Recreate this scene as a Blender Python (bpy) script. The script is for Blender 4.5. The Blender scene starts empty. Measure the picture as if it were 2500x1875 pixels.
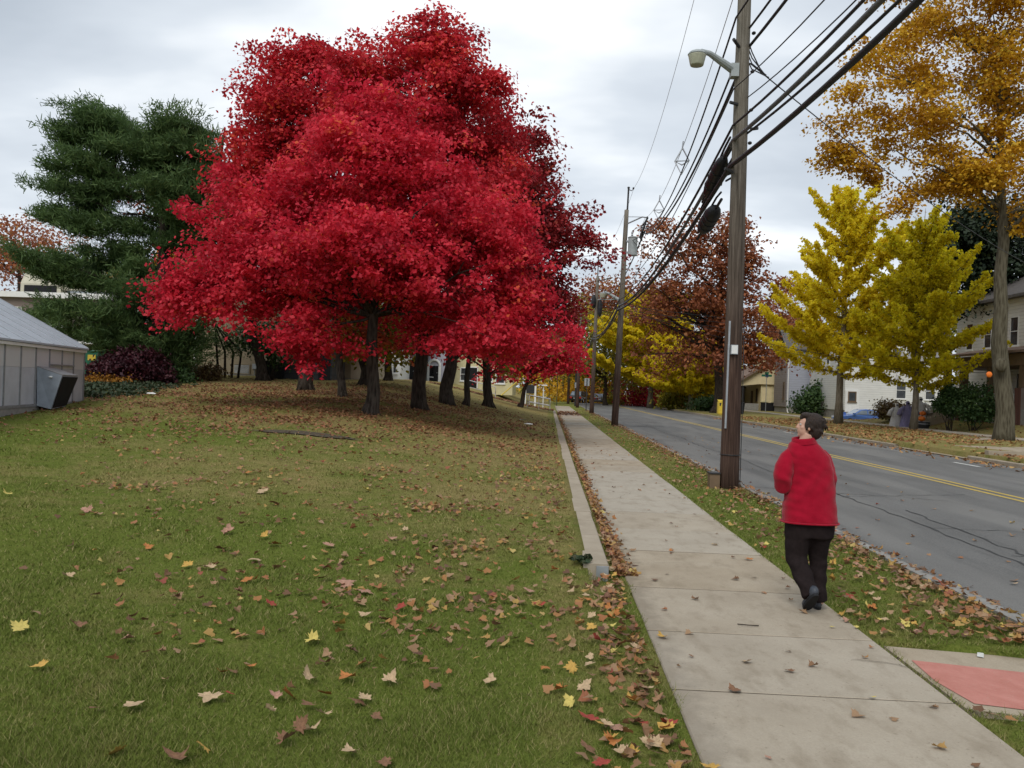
import bpy, bmesh, math, random
import numpy as np
from mathutils import Vector, Matrix
random.seed(7); rng = np.random.default_rng(11)
scene = bpy.context.scene
COL = scene.collection
R_ = math.radians

# ------------------------------------------------------------------ camera
FPX, EYE, RHO = 860.0, 1.68, 0.036
CR, SR = math.cos(RHO), math.sin(RHO)
def un(u, v):
    du, dv = u - 512, v - 384
    return du*CR + dv*SR, -du*SR + dv*CR
VX, VY = un(548, 390)
AL = math.atan2(VX, FPX)
def W(u, v, d):                       # a point of the place: picture direction at distance d
    x, y = un(u, v); xc = x/FPX*d
    return Vector((xc*math.cos(AL) - d*math.sin(AL), xc*math.sin(AL) + d*math.cos(AL), EYE + (VY - y)/FPX*d))
cam_d = bpy.data.cameras.new('camera'); cam = bpy.data.objects.new('camera', cam_d); COL.objects.link(cam)
cam_d.sensor_width = 36; cam_d.lens = 36*FPX/1024; cam_d.shift_y = VY/1024
cam_d.clip_start = 0.05; cam_d.clip_end = 3000
Rt = Vector((math.cos(AL), math.sin(AL), 0)); Fw = Vector((-math.sin(AL), math.cos(AL), 0)); Up = Vector((0, 0, 1))
cx_, cy_, cz_ = Rt*CR + Up*SR, -Rt*SR + Up*CR, -Fw
cam.matrix_world = Matrix(((cx_.x, cy_.x, cz_.x, 0), (cx_.y, cy_.y, cz_.y, 0), (cx_.z, cy_.z, cz_.z, EYE), (0, 0, 0, 1)))
scene.camera = cam
scene.render.resolution_x, scene.render.resolution_y = 1024, 768

# ------------------------------------------------------------------ sky, sun, exposure
SUN_EL, SUN_AZ = R_(48), R_(200)      # azimuth clockwise from +Y
world = bpy.data.worlds.new('World'); scene.world = world; world.use_nodes = True
nt = world.node_tree; N, L = nt.nodes, nt.links; N.clear()
def wn(t, **k):
    n = N.new(t)
    for a, b in k.items(): setattr(n, a, b)
    return n
out = wn('ShaderNodeOutputWorld'); bg = wn('ShaderNodeBackground')
sky = wn('ShaderNodeTexSky', sky_type='NISHITA', sun_disc=False, sun_elevation=SUN_EL, sun_rotation=SUN_AZ)
tc = wn('ShaderNodeTexCoord'); sep = wn('ShaderNodeSeparateXYZ'); L.new(tc.outputs['Generated'], sep.inputs[0])
def wm(op, a, b=None, c=None):
    n = wn('ShaderNodeMath', operation=op)
    for i, q in enumerate((a, b, c)):
        if q is None: continue
        if isinstance(q, (int, float)): n.inputs[i].default_value = q
        else: L.new(q, n.inputs[i])
    return n.outputs[0]
zz = wm('ADD', wm('MAXIMUM', sep.outputs['Z'], 0.0), 0.22)
px_, py_ = wm('DIVIDE', sep.outputs['X'], zz), wm('DIVIDE', sep.outputs['Y'], zz)
cmb = wn('ShaderNodeCombineXYZ'); L.new(px_, cmb.inputs[0]); L.new(py_, cmb.inputs[1])
def wnoise(scale, det, rough, off):
    mp = wn('ShaderNodeMapping'); mp.inputs['Location'].default_value = off; mp.inputs['Scale'].default_value = (0.8, 1.25, 1)
    L.new(cmb.outputs[0], mp.inputs[0])
    n = wn('ShaderNodeTexNoise'); n.inputs['Scale'].default_value = scale; n.inputs['Detail'].default_value = det
    n.inputs['Roughness'].default_value = rough; L.new(mp.outputs[0], n.inputs['Vector']); return n.outputs['Fac']
n1 = wnoise(1.15, 5, .5, (3.1, 1.7, 0)); n2 = wnoise(.5, 2, .5, (9.3, 4.2, 0))
mixn = wm('ADD', wm('MULTIPLY', n1, .65), wm('MULTIPLY', n2, .35))
rmp = wn('ShaderNodeValToRGB'); L.new(mixn, rmp.inputs[0])
cr = rmp.color_ramp; cr.elements[0].position = .40; cr.elements[0].color = (.42, .47, .53, 1)
cr.elements[1].position = .61; cr.elements[1].color = (.90, .93, .95, 1)
e = cr.elements.new(.475); e.color = (.53, .58, .64, 1)
e = cr.elements.new(.535); e.color = (.63, .68, .735, 1)
sk = wn('ShaderNodeVectorMath', operation='SCALE'); L.new(sky.outputs[0], sk.inputs[0]); sk.inputs['Scale'].default_value = 1.0
mx = wn('ShaderNodeMix', data_type='RGBA'); mx.inputs['Factor'].default_value = .93
SKY_STRENGTH = 0.1
cl = wn('ShaderNodeVectorMath', operation='SCALE'); L.new(rmp.outputs[0], cl.inputs[0]); cl.inputs['Scale'].default_value = 1.0/SKY_STRENGTH
L.new(sk.outputs[0], mx.inputs[6]); L.new(cl.outputs[0], mx.inputs[7])
L.new(mx.outputs[2], bg.inputs['Color']); bg.inputs['Strength'].default_value = SKY_STRENGTH
L.new(bg.outputs[0], out.inputs[0])
sd = bpy.data.lights.new('sun', 'SUN'); sd.energy = 1.5; sd.angle = R_(30); sd.color = (1, .96, .9)
so = bpy.data.objects.new('sun', sd); COL.objects.link(so)
sv = Vector((math.sin(SUN_AZ)*math.cos(SUN_EL), math.cos(SUN_AZ)*math.cos(SUN_EL), math.sin(SUN_EL)))
so.rotation_euler = sv.to_track_quat('Z', 'Y').to_euler(); so.location = (0, -20, 60)
vs = scene.view_settings; scene.display_settings.display_device = 'sRGB'
vs.view_transform = 'Standard'; vs.look = 'None'; vs.exposure = 0.32; vs.gamma = 1.0
scene.cycles.max_bounces = 6; scene.cycles.transparent_max_bounces = 6; scene.cycles.caustics_reflective = False; scene.cycles.caustics_refractive = False

# ------------------------------------------------------------------ object helpers
def tag(o, label=None, cat=None, group=None, kind=None):
    if label: o['label'] = label
    if cat: o['category'] = cat
    if group: o['group'] = group
    if kind: o['kind'] = kind
    return o
def thing(name, label, cat, loc=(0, 0, 0), group=None):
    o = bpy.data.objects.new(name, None); COL.objects.link(o); o.empty_display_size = .3
    o.location = loc; return tag(o, label, cat, group)
def offs(parent):
    v = Vector((0, 0, 0))
    while parent: v += parent.location; parent = parent.parent
    return v
def copy_tree(o, parent=None):
    c = o.copy(); COL.objects.link(c); c.parent = parent
    for ch in o.children: copy_tree(ch, c)
    return c

class MB:
    def __init__(s): s.v = []; s.f = []; s.m = []
    def add(s, vs, fs, mi=0):
        b = len(s.v); s.v += [tuple(q) for q in vs]
        for f in fs: s.f.append(tuple(b + i for i in f)); s.m.append(mi)
        return s
    def box(s, x0, x1, y0, y1, z0, z1, mi=0, M=None):
        vs = [(x, y, z) for z in (z0, z1) for y in (y0, y1) for x in (x0, x1)]
        if M is not None: vs = [M @ Vector(q) for q in vs]
        return s.add(vs, [(0, 2, 3, 1), (4, 5, 7, 6), (0, 1, 5, 4), (2, 6, 7, 3), (0, 4, 6, 2), (1, 3, 7, 5)], mi)
    def quad(s, a, b, c, d, mi=0): return s.add([a, b, c, d], [(0, 1, 2, 3)], mi)
    def poly(s, pts, mi=0): return s.add(pts, [tuple(range(len(pts)))], mi)
    def prism(s, pts, vec, mi=0):      # polygon pts extruded by vec
        n = len(pts); vec = Vector(vec); p = [Vector(q) for q in pts]
        return s.add(p + [q + vec for q in p], [tuple(range(n))[::-1], tuple(range(n, 2*n))] + [(i, (i+1) % n, n+(i+1) % n, n+i) for i in range(n)], mi)
    def tube(s, path, rad, n=8, mi=0, cap=True, sx=1.0):
        P = [Vector(p) for p in path]
        if not hasattr(rad, '__len__'): rad = [rad]*len(P)
        vs = []; T0 = None
        for i, p in enumerate(P):
            T = (P[min(i+1, len(P)-1)] - P[max(i-1, 0)])
            T = T.normalized() if T.length > 1e-9 else Vector((0, 0, 1))
            if T0 is None:
                A = T.orthogonal().normalized()
                if abs(T.z) > .9: A = Vector((1, 0, 0)) - T*T.x; A.normalize()
            else:
                A = A - T*A.dot(T); A.normalize()
            T0 = T; B = T.cross(A)
            for k in range(n):
                a = 2*math.pi*k/n; vs.append(p + (A*math.cos(a)*sx + B*math.sin(a))*rad[i])
        m = len(P)
        fs = [(i*n+k, i*n+(k+1) % n, (i+1)*n+(k+1) % n, (i+1)*n+k) for i in range(m-1) for k in range(n)]
        if cap: fs += [tuple(range(n))[::-1], tuple(range((m-1)*n, m*n))]
        return s.add(vs, fs, mi)
    def lathe(s, c, prof, n=16, mi=0, M=None):   # prof (r, z)
        c = Vector(c); vs = []
        for r, z in prof:
            for k in range(n):
                a = 2*math.pi*k/n; q = Vector((r*math.cos(a), r*math.sin(a), z))
                vs.append(c + (M @ q if M is not None else q))
        m = len(prof); fs = [(i*n+k, i*n+(k+1) % n, (i+1)*n+(k+1) % n, (i+1)*n+k) for i in range(m-1) for k in range(n)]
        fs += [tuple(range(n))[::-1], tuple(range((m-1)*n, m*n))]
        return s.add(vs, fs, mi)
    def ell(s, c, r, n=12, m=8, mi=0, M=None):
        c = Vector(c); vs = [c + ((M @ Vector((0, 0, -r[2]))) if M is not None else Vector((0, 0, -r[2])))]
        for i in range(1, m):
            t = -math.pi/2 + math.pi*i/m
            for k in range(n):
                a = 2*math.pi*k/n; q = Vector((r[0]*math.cos(t)*math.cos(a), r[1]*math.cos(t)*math.sin(a), r[2]*math.sin(t)))
                vs.append(c + (M @ q if M is not None else q))
        q = Vector((0, 0, r[2])); vs.append(c + (M @ q if M is not None else q)); top = len(vs)-1
        fs = [(0, 1+(k+1) % n, 1+k) for k in range(n)]
        for i in range(m-2):
            for k in range(n): fs.append((1+i*n+k, 1+i*n+(k+1) % n, 1+(i+1)*n+(k+1) % n, 1+(i+1)*n+k))
        fs += [(top, 1+(m-2)*n+k, 1+(m-2)*n+(k+1) % n) for k in range(n)]
        return s.add(vs, fs, mi)
    def build(s, name, mats, parent=None, smooth=False, kind=None, label=None, normals=False):
        o_ = offs(parent); me = bpy.data.meshes.new(name)
        me.from_pydata([(q[0]-o_.x, q[1]-o_.y, q[2]-o_.z) for q in s.v], [], s.f)
        if not isinstance(mats, (list, tuple)): mats = [mats]
        for m in mats: me.materials.append(m)
        if len(mats) > 1: me.polygons.foreach_set('material_index', s.m)
        if normals:
            bm = bmesh.new(); bm.from_mesh(me); bmesh.ops.recalc_face_normals(bm, faces=bm.faces); bm.to_mesh(me); bm.free()
        if smooth: me.polygons.foreach_set('use_smooth', [True]*len(me.polygons))
        me.update(); o = bpy.data.objects.new(name, me); COL.objects.link(o)
        if parent: o.parent = parent
        return tag(o, label, None, None, kind)

def np_mesh(name, V, nper, mat, parent=None, attrs=None, smooth=False):
    """V (F*nper, 3) loose faces of nper verts each; attrs name -> per-face floats"""
    o_ = offs(parent); V = np.asarray(V, np.float32).reshape(-1, 3) - np.array(o_, np.float32)
    me = bpy.data.meshes.new(name); nv = len(V); nf = nv//nper
    me.vertices.add(nv); me.vertices.foreach_set('co', V.ravel())
    me.loops.add(nv); me.loops.foreach_set('vertex_index', np.arange(nv, dtype=np.int32))
    me.polygons.add(nf); me.polygons.foreach_set('loop_start', np.arange(0, nv, nper, dtype=np.int32))
    for k, a in (attrs or {}).items():
        at = me.attributes.new(k, 'FLOAT', 'FACE'); at.data.foreach_set('value', np.asarray(a, np.float32))
    me.materials.append(mat); me.update(calc_edges=True)
    o = bpy.data.objects.new(name, me); COL.objects.link(o)
    if parent: o.parent = parent
    return o

# ------------------------------------------------------------------ materials
class NB:
    """small node-building helper round a Principled BSDF"""
    def __init__(s, name, rough=.8, spec=.3):
        s.m = bpy.data.materials.new(name); s.m.use_nodes = True; s.t = s.m.node_tree
        s.b = s.t.nodes['Principled BSDF']; s.o = s.t.nodes['Material Output']
        s.b.inputs['Roughness'].default_value = rough; s.b.inputs['Specular IOR Level'].default_value = spec
    def n(s, t, **k):
        q = s.t.nodes.new(t)
        for a, b in k.items(): setattr(q, a, b)
        return q
    def l(s, a, b): s.t.links.new(a, b)
    def val(s, sock, q):
        if isinstance(q, bpy.types.NodeSocket): s.l(q, sock)
        else: sock.default_value = q
    def pos(s, scale=(1, 1, 1), obj=False):
        if obj: p = s.n('ShaderNodeTexCoord').outputs['Object']
        else: p = s.n('ShaderNodeNewGeometry').outputs['Position']
        m = s.n('ShaderNodeMapping'); m.inputs['Scale'].default_value = scale; s.l(p, m.inputs[0]); return m.outputs[0]
    def noise(s, vec, scale, det=4, rough=.55):
        q = s.n('ShaderNodeTexNoise'); q.inputs['Scale'].default_value = scale; q.inputs['Detail'].default_value = det
        q.inputs['Roughness'].default_value = rough; s.l(vec, q.inputs['Vector']); return q.outputs['Fac']
    def ramp(s, fac, stops):
        q = s.n('ShaderNodeValToRGB'); c = q.color_ramp
        while len(c.elements) < len(stops): c.elements.new(.5)
        for e, (p, col) in zip(c.elements, stops):
            e.position = p; e.color = (*col, 1) if len(col) == 3 else col
        s.val(q.inputs[0], fac); return q.outputs[0]
    def mix(s, f, a, b, mode='MIX'):
        q = s.n('ShaderNodeMix', data_type='RGBA', blend_type=mode); s.val(q.inputs['Factor'], f)
        for i, c in ((6, a), (7, b)):
            if isinstance(c, tuple) and len(c) == 3: c = (*c, 1)
            s.val(q.inputs[i], c)
        return q.outputs[2]
    def math(s, op, a, b=0.0, clamp=False):
        q = s.n('ShaderNodeMath', operation=op, use_clamp=clamp); s.val(q.inputs[0], a); s.val(q.inputs[1], b); return q.outputs[0]
    def attr(s, name):
        q = s.n('ShaderNodeAttribute'); q.attribute_name = name; return q.outputs['Fac']
    def bump(s, h, strength=.4, dist=.02):
        q = s.n('ShaderNodeBump'); q.inputs['Strength'].default_value = strength; q.inputs['Distance'].default_value = dist
        s.l(h, q.inputs['Height']); s.l(q.outputs[0], s.b.inputs['Normal'])
    def color(s, c):
        if isinstance(c, tuple) and len(c) == 3: c = (*c, 1)
        s.val(s.b.inputs['Base Color'], c); return s.m

def vary(name, col, amt=.18, scale=8, rough=.7, spec=.3, metal=0, bump=0, bdist=.01, obj=False):
    b = NB(name, rough, spec); p = b.pos(obj=obj); n = b.noise(p, scale, 5, .6)
    lo = tuple(max(0, c*(1-amt)) for c in col); hi = tuple(min(1, c*(1+amt)) for c in col)
    b.color(b.ramp(n, [(.3, lo), (.7, hi)])); b.b.inputs['Metallic'].default_value = metal
    if bump: b.bump(b.noise(p, scale*3, 4, .6), bump, bdist)
    return b.m

def leaf_mat(name, stops, trans=.35, rough=.55):
    b = NB(name, rough, .25); a = b.attr('rnd'); c = b.ramp(a, stops); b.color(c)
    tr = b.n('ShaderNodeBsdfTranslucent'); b.l(c, tr.inputs['Color'])
    ms = b.n('ShaderNodeMixShader'); ms.inputs[0].default_value = trans
    b.l(b.b.outputs[0], ms.inputs[1]); b.l(tr.outputs[0], ms.inputs[2]); b.l(ms.outputs[0], b.o.inputs['Surface'])
    return b.m

def siding(name, col, pitch=.2, amt=.06):
    b = NB(name, .6, .3); g = b.n('ShaderNodeNewGeometry'); sx = b.n('ShaderNodeSeparateXYZ'); b.l(g.outputs['Position'], sx.inputs[0])
    f = b.math('FRACT', b.math('DIVIDE', sx.outputs['Z'], pitch))
    line = b.math('GREATER_THAN', f, .86)
    n = b.noise(b.pos((.6, .6, 2)), 2.5, 4)
    base = b.ramp(n, [(.3, tuple(c*(1-amt) for c in col)), (.7, tuple(min(1, c*(1+amt)) for c in col))])
    b.color(b.mix(b.math('MULTIPLY', line, .45), base, tuple(c*.45 for c in col))); b.bump(f, .6, .03); return b.m

def bark(name, c0, c1, c2, sc=(9, 9, 1.6), bump=.9):
    b = NB(name, .95, .1); p = b.pos(sc); n = b.noise(p, 2.2, 6, .65)
    v = b.n('ShaderNodeTexVoronoi'); v.inputs['Scale'].default_value = 1.6; b.l(p, v.inputs['Vector'])
    h = b.math('ADD', b.math('MULTIPLY', v.outputs['Distance'], .6), n)
    b.color(b.ramp(h, [(.35, c0), (.62, c1), (.95, c2)])); b.bump(h, bump, .05); return b.m

def grass_colour(b, attr_dry=None):
    p = b.pos(); big = b.noise(p, .55, 4, .6); mid = b.noise(p, 2.3, 4, .6); fine = b.noise(p, 60, 3, .7)
    sm = b.noise(p, 11, 3, .65); dry = b.math('ADD', b.math('ADD', b.math('MULTIPLY', big, .5), b.math('MULTIPLY', mid, .32)), b.math('MULTIPLY', sm, .22))
    if attr_dry is not None: dry = b.math('ADD', dry, attr_dry)
    green = b.ramp(fine, [(.3, (.088, .116, .019)), (.55, (.142, .175, .032)), (.75, (.215, .225, .06))])
    tan = b.ramp(fine, [(.3, (.17, .135, .05)), (.55, (.29, .235, .09)), (.75, (.40, .33, .15))])
    return b.mix(b.ramp(dry, [(.47, (0, 0, 0)), (.68, (1, 1, 1))]), green, tan), fine

M = {}
b = NB('lawn_grass', .95, .05); c, fine = grass_colour(b, b.attr('dry'))
soil = b.noise(b.pos(), 9, 5, .7); c = b.mix(b.ramp(soil, [(.56, (0, 0, 0)), (.72, (.55, .55, .55))]), c, (.055, .042, .024))
b.color(c); b.bump(fine, .8, .04); M['lawn'] = b.m
b = NB('grass_blades', .75, .15); c, fine = grass_colour(b, b.math('SUBTRACT', b.attr('dry'), .5)); a = b.attr('rnd')
c = b.mix(b.ramp(a, [(.0, (.55, .55, .55)), (.8, (0, 0, 0))]), c, (.115, .16, .028)); c = b.mix(b.ramp(a, [(.80, (0, 0, 0)), (.95, (.85, .85, .85))]), c, (.36, .29, .14))
b.color(c); M['blades'] = b.m
b = NB('sidewalk_concrete', .9, .2); p = b.pos(); n = b.noise(p, 1.3, 5, .6); f = b.noise(p, 90, 3, .7); a = b.attr('rnd'); st = b.noise(b.pos((2.2, 1, 1)), 2.4, 6, .65)
c = b.ramp(n, [(.3, (.31, .25, .175)), (.5, (.375, .31, .225)), (.7, (.43, .365, .275))])
c = b.mix(b.ramp(f, [(.35, (0, 0, 0)), (.75, (.75, .75, .75))]), c, b.mix(.45, c, (.13, .105, .075))); ed = b.n('ShaderNodeNewGeometry'); es = b.n('ShaderNodeSeparateXYZ'); b.l(ed.outputs['Position'], es.inputs[0]); en = b.noise(p, 7, 4, .7); ee = b.math('ADD', es.outputs['X'], b.math('MULTIPLY', b.math('SUBTRACT', en, .5), .45)); c = b.mix(b.ramp(ee, [(.80, (.6, .6, .6)), (.98, (0, 0, 0))]), c, (.15, .115, .075)); c = b.mix(b.ramp(a, [(0, (0, 0, 0)), (1, (.55, .55, .55))]), c, (.41, .385, .335))
c = b.mix(b.ramp(st, [(.50, (0, 0, 0)), (.70, (.5, .5, .5))]), c, (.20, .16, .11)); sp = b.noise(p, 38, 2, .6); c = b.mix(b.ramp(sp, [(.66, (0, 0, 0)), (.74, (.5, .5, .5))]), c, (.16, .125, .085)); b.color(c); b.bump(f, .25, .01); M['conc'] = b.m
b = NB('kerb_concrete', .9, .2); p = b.pos(); n = b.noise(p, 3, 6, .65); f = b.noise(p, 70, 3, .7)
c = b.ramp(n, [(.3, (.32, .265, .195)), (.7, (.45, .385, .295))]); b.color(b.mix(b.math('MULTIPLY', f, .5), c, (.22, .19, .15))); b.bump(f, .3, .01); M['kerb'] = b.m
b = NB('red_paint_concrete', .85, .2); p = b.pos(); n = b.noise(p, 5, 6, .7); f = b.noise(p, 90, 3, .7)
c = b.ramp(n, [(.35, (.42, .16, .125)), (.65, (.50, .215, .175))]); b.color(b.mix(b.ramp(f, [(.55, (0, 0, 0)), (.75, (.5, .5, .5))]), c, (.42, .34, .27))); M['redpaint'] = b.m
b = NB('asphalt', .92, .25); p = b.pos(); n = b.noise(b.pos((1, .22, 1)), .8, 5, .6); f = b.noise(p, 55, 4, .75); v = b.n('ShaderNodeTexVoronoi'); v.inputs['Scale'].default_value = 45; b.l(p, v.inputs['Vector'])
c = b.ramp(n, [(.3, (.122, .119, .112)), (.5, (.158, .154, .145)), (.7, (.20, .195, .184))]); c = b.mix(b.ramp(f, [(.4, (.5, .5, .5)), (.62, (0, 0, 0))]), c, (.075, .075, .075))
c = b.mix(b.ramp(v.outputs['Distance'], [(.02, (.55, .55, .55)), (.3, (0, 0, 0))]), c, (.30, .29, .27)); s1 = b.noise(b.pos((1.2, .12, 1)), 1.4, 5, .7); c = b.mix(b.ramp(s1, [(.54, (0, 0, 0)), (.66, (.45, .45, .45))]), c, (.085, .083, .08)); s2 = b.noise(b.pos((.35, .05, 1)), 2.2, 3, .6); c = b.mix(b.ramp(s2, [(.5, (0, 0, 0)), (.62, (.4, .4, .4))]), c, (.225, .217, .20)); b.color(c); b.bump(f, .4, .01); M['asphalt'] = b.m
M['crack'] = vary('crack_sealant', (.055, .054, .053), .3, 20, .8)
b = NB('yellow_road_paint', .8, .3); p = b.pos(); f = b.noise(p, 14, 6, .75)
b.color(b.mix(b.ramp(f, [(.48, (0, 0, 0)), (.68, (.75, .75, .75))]), (.52, .37, .07), (.2, .18, .13))); M['yline'] = b.m
M['wline'] = vary('white_road_paint', (.6, .6, .56), .2, 12, .8)
M['soil'] = vary('bare_soil', (.085, .07, .05), .4, 14, .95, .1, bump=.5, bdist=.03)
b = NB('brick_path', .9, .2); p = b.pos(); n = b.noise(p, 6, 5, .7); b.color(b.ramp(n, [(.3, (.16, .07, .05)), (.5, (.27, .12, .085)), (.7, (.36, .20, .14))])); M['path'] = b.m
M['bark_maple'] = bark('maple_bark', (.014, .011, .009), (.038, .031, .025), (.08, .068, .056))
M['bark_dark'] = bark('dark_bark', (.012, .009, .007), (.03, .023, .018), (.06, .048, .038))
M['bark_street'] = bark('street_tree_bark', (.028, .023, .015), (.070, .060, .040), (.125, .112, .078), (7, 7, 1.1))
M['bark_ginkgo'] = bark('ginkgo_bark', (.06, .05, .035), (.13, .105, .075), (.20, .17, .13))
b = NB('pole_wood', .9, .15); p = b.pos((14, 14, .55)); n = b.noise(p, 2.2, 6, .7); n2 = b.noise(b.pos((1, 1, .15)), 1.2, 3)
gz = b.n('ShaderNodeNewGeometry'); sz = b.n('ShaderNodeSeparateXYZ'); b.l(gz.outputs['Position'], sz.inputs[0])
up = b.math('DIVIDE', b.math('SUBTRACT', sz.outputs['Z'], 2.2), 5.0, True)
c0 = b.ramp(n, [(.3, (.022, .013, .010)), (.5, (.062, .037, .028)), (.72, (.125, .08, .06))]); c1 = b.ramp(n, [(.3, (.08, .068, .054)), (.5, (.175, .155, .125)), (.72, (.29, .265, .225))])
b.color(b.mix(up, c0, c1)); b.bump(n, .7, .02); M['pole'] = b.m
M['rubber'] = vary('black_cable_rubber', (.014, .014, .016), .2, 30, .6, .4)
M['greycable'] = vary('grey_cable', (.10, .10, .105), .2, 20, .6, .4)
M['galv'] = vary('galvanised_steel', (.42, .44, .46), .12, 9, .45, .5, .6)
M['xform'] = vary('transformer_paint', (.34, .37, .37), .1, 6, .5, .4)
M['lampglass'] = vary('lamp_refractor', (.40, .40, .30), .12, 20, .35, .5)
M['white'] = vary('white_paint', (.72, .72, .70), .06, 5, .6)
M['cream'] = vary('cream_stucco', (.66, .56, .34), .07, 3, .8, bump=.2)
M['yellowcream'] = vary('pale_yellow_stucco', (.60, .54, .32), .08, 3, .8)
M['beige'] = vary('beige_stucco', (.34, .28, .19), .1, 1.2, .85, bump=.2)
M['stone'] = vary('foundation_block', (.25, .24, .22), .2, 5, .9, bump=.4)
M['lav'] = vary('lavender_grey_stucco', (.36, .36, .42), .07, 3, .8)
M['ggreen'] = vary('grey_green_stucco', (.17, .19, .18), .1, 3, .8)
M['whitewall'] = siding('white_clapboard', (.72, .72, .70), .22); M['blueside'] = siding('pale_blue_grey_clapboard', (.41, .43, .50), .26); M['taupeside'] = siding('taupe_clapboard', (.27, .24, .235), .26); M['darkside'] = siding('dark_slate_boards', (.075, .082, .095), .42)
M['roof'] = vary('asphalt_shingle', (.11, .10, .095), .3, 6, .9, bump=.4); M['brownroof'] = vary('brown_shingle', (.20, .14, .11), .3, 6, .9, bump=.4); M['browntrim'] = vary('brown_trim_paint', (.15, .10, .06), .15, 4, .6)
b = NB('brick_wall', .9, .2); br = b.n('ShaderNodeTexBrick'); br.inputs['Scale'].default_value = 4; b.l(b.pos((1, 1, 1)), br.inputs['Vector']); br.inputs['Color1'].default_value = (.17, .065, .045, 1); br.inputs['Color2'].default_value = (.11, .045, .035, 1); br.inputs['Mortar'].default_value = (.20, .17, .15, 1)
n = b.noise(b.pos(), 3, 5); b.color(b.mix(b.math('MULTIPLY', n, .4), br.outputs['Color'], (.10, .05, .04))); M['brick'] = b.m
b = NB('window_glass', .12, .6); n = b.noise(b.pos(), .9, 3); b.color(b.ramp(n, [(.4, (.018, .02, .024)), (.62, (.06, .065, .07))])); M['glass'] = b.m
M['dark'] = vary('dark_parts_painted_recesses', (.012, .012, .013), .3, 5, .9)  # near-black colour for dark parts, and painted shade on flat sheets for openings
b = NB('greenhouse_panel', .45, .4); p = b.pos(); n = b.noise(b.pos((2, 2, .5)), 1.3, 5, .6); gz = b.n('ShaderNodeNewGeometry'); sz = b.n('ShaderNodeSeparateXYZ'); b.l(gz.outputs['Position'], sz.inputs[0])
lo = b.ramp(b.math('ADD', sz.outputs['Z'], b.math('MULTIPLY', n, .12)), [(0, (.225, .235, .265)), (1, (.225, .235, .265))])
b.color(b.mix(b.math('MULTIPLY', n, .5), (.60, .59, .58), (.44, .455, .49))); M['ghpanel'] = b.m
M['ghroof'] = vary('greenhouse_roof_sheet', (.44, .48, .53), .1, 1.2, .4, .5)
M['ghlow'] = vary('stained_lower_panel', (.46, .475, .51), .12, 2.0, .5, .4)
M['ghframe'] = vary('weathered_aluminium', (.27, .27, .275), .15, 8, .5, .4, .3)
M['boxmetal'] = vary('painted_sheet_metal', (.34, .375, .43), .14, 5, .45, .45, .2)
M['darkmetal'] = vary('dark_metal', (.03, .03, .032), .2, 9, .5)
M['rtu'] = vary('tan_sheet_metal', (.46, .43, .33), .08, 2, .6)
M['green'] = vary('green_paint', (.015, .12, .065), .15, 6, .5); M['signgreen'] = vary('street_sign_green', (.01, .13, .075), .1, 6, .4)
M['yellowbox'] = vary('yellow_plastic', (.68, .50, .06), .08, 6, .5); M['blackplastic'] = vary('black_plastic', (.015, .015, .018), .2, 8, .5)
M['orange'] = vary('pumpkin_orange', (.70, .17, .02), .15, 9, .5); M['sheet'] = vary('white_cloth', (.62, .60, .58), .12, 7, .9, bump=.4)
M['purplecloth'] = vary('purple_cloth', (.22, .20, .34), .2, 7, .9); M['mailblue'] = vary('mailbox_blue', (.06, .11, .18), .1, 6, .4)
M['rail'] = vary('painted_handrail', (.50, .50, .51), .08, 12, .45, .4)
M['jacket'] = None

CARMATS = {}
def carpaint(name, col):
    b = NB(name, .22, .6); b.b.inputs['Coat Weight'].default_value = .5; n = b.noise(b.pos(), 3, 3); b.color(b.ramp(n, [(.3, tuple(c*.92 for c in col)), (.7, col)])); return b.m
M['carblack'] = carpaint('black_car_paint', (.012, .013, .016)); M['cargrey'] = carpaint('dark_grey_car_paint', (.09, .09, .10)); M['carblue'] = carpaint('blue_car_paint', (.075, .17, .50))
M['taillight'] = vary('red_tail_lens', (.42, .03, .02), .1, 9, .3); M['headlens'] = vary('clear_lamp_lens', (.6, .62, .65), .05, 9, .2); M['tyre'] = vary('tyre_rubber', (.018, .018, .018), .2, 15, .9); M['rim'] = vary('alloy_rim', (.45, .46, .48), .1, 9, .3, .5, .7)
M['carglass'] = vary('car_glass', (.035, .045, .055), .2, 2, .08, .6)
M['paleglass'] = vary('car_glass_painted_sky', (.20, .24, .29), .2, 2, .08, .6)  # paler copy of the car glass, sky reflection painted into its base colour

# ------------------------------------------------------------------ terrain
def sstep(x): x = np.clip(x, 0, 1); return x*x*(3-2*x)
def H(X, Y):
    X = np.asarray(X, float); Y = np.asarray(Y, float)
    hill = .043*np.clip(Y-8, 0, None); hill = np.where(hill > 1.75, 1.75 + .25*(1-np.exp(-(hill-1.75)/.4)), hill)
    wid = 4.0 + .1*np.clip(Y, 0, 70)
    g = np.clip((.30-X)/wid, 0, 1); g = .35*sstep(g) + .65*g
    left = hill*g + .085*sstep((Y-7.2)/1.5)*(X < .45) + .02
    left = left*(1-.75*sstep((X+11)/-8)*sstep((19-Y)/-1)*0)
    left = left*np.where(Y > 69, 1-sstep((Y-69)/6)*sstep((X+7)/6), 1)
    bump_ = .02*np.sin(X*.9+1.3)*np.cos(Y*.7) + .012*np.sin(X*2.3+Y*1.7)
    left = left + bump_*np.clip((.3-X)*.7, 0, 1)
    fade = 1-sstep((Y-66)/8)
    right = .10 + .62*sstep((X-24.0)/3.2)*fade - .35*sstep((X-26)/3)*sstep((Y-66)/6)*(1-sstep((Y-88)/8))
    z = np.where(X <= .45, left, 0.0)
    z = np.where((X > .45) & (X < 3.66), .012*np.sin(X*5+Y*2.1)*((X > 2.42)), z)
    z = np.where(X > 14.04, right + .015*np.sin(X*1.7+Y*.8), z)
    return z
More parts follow.
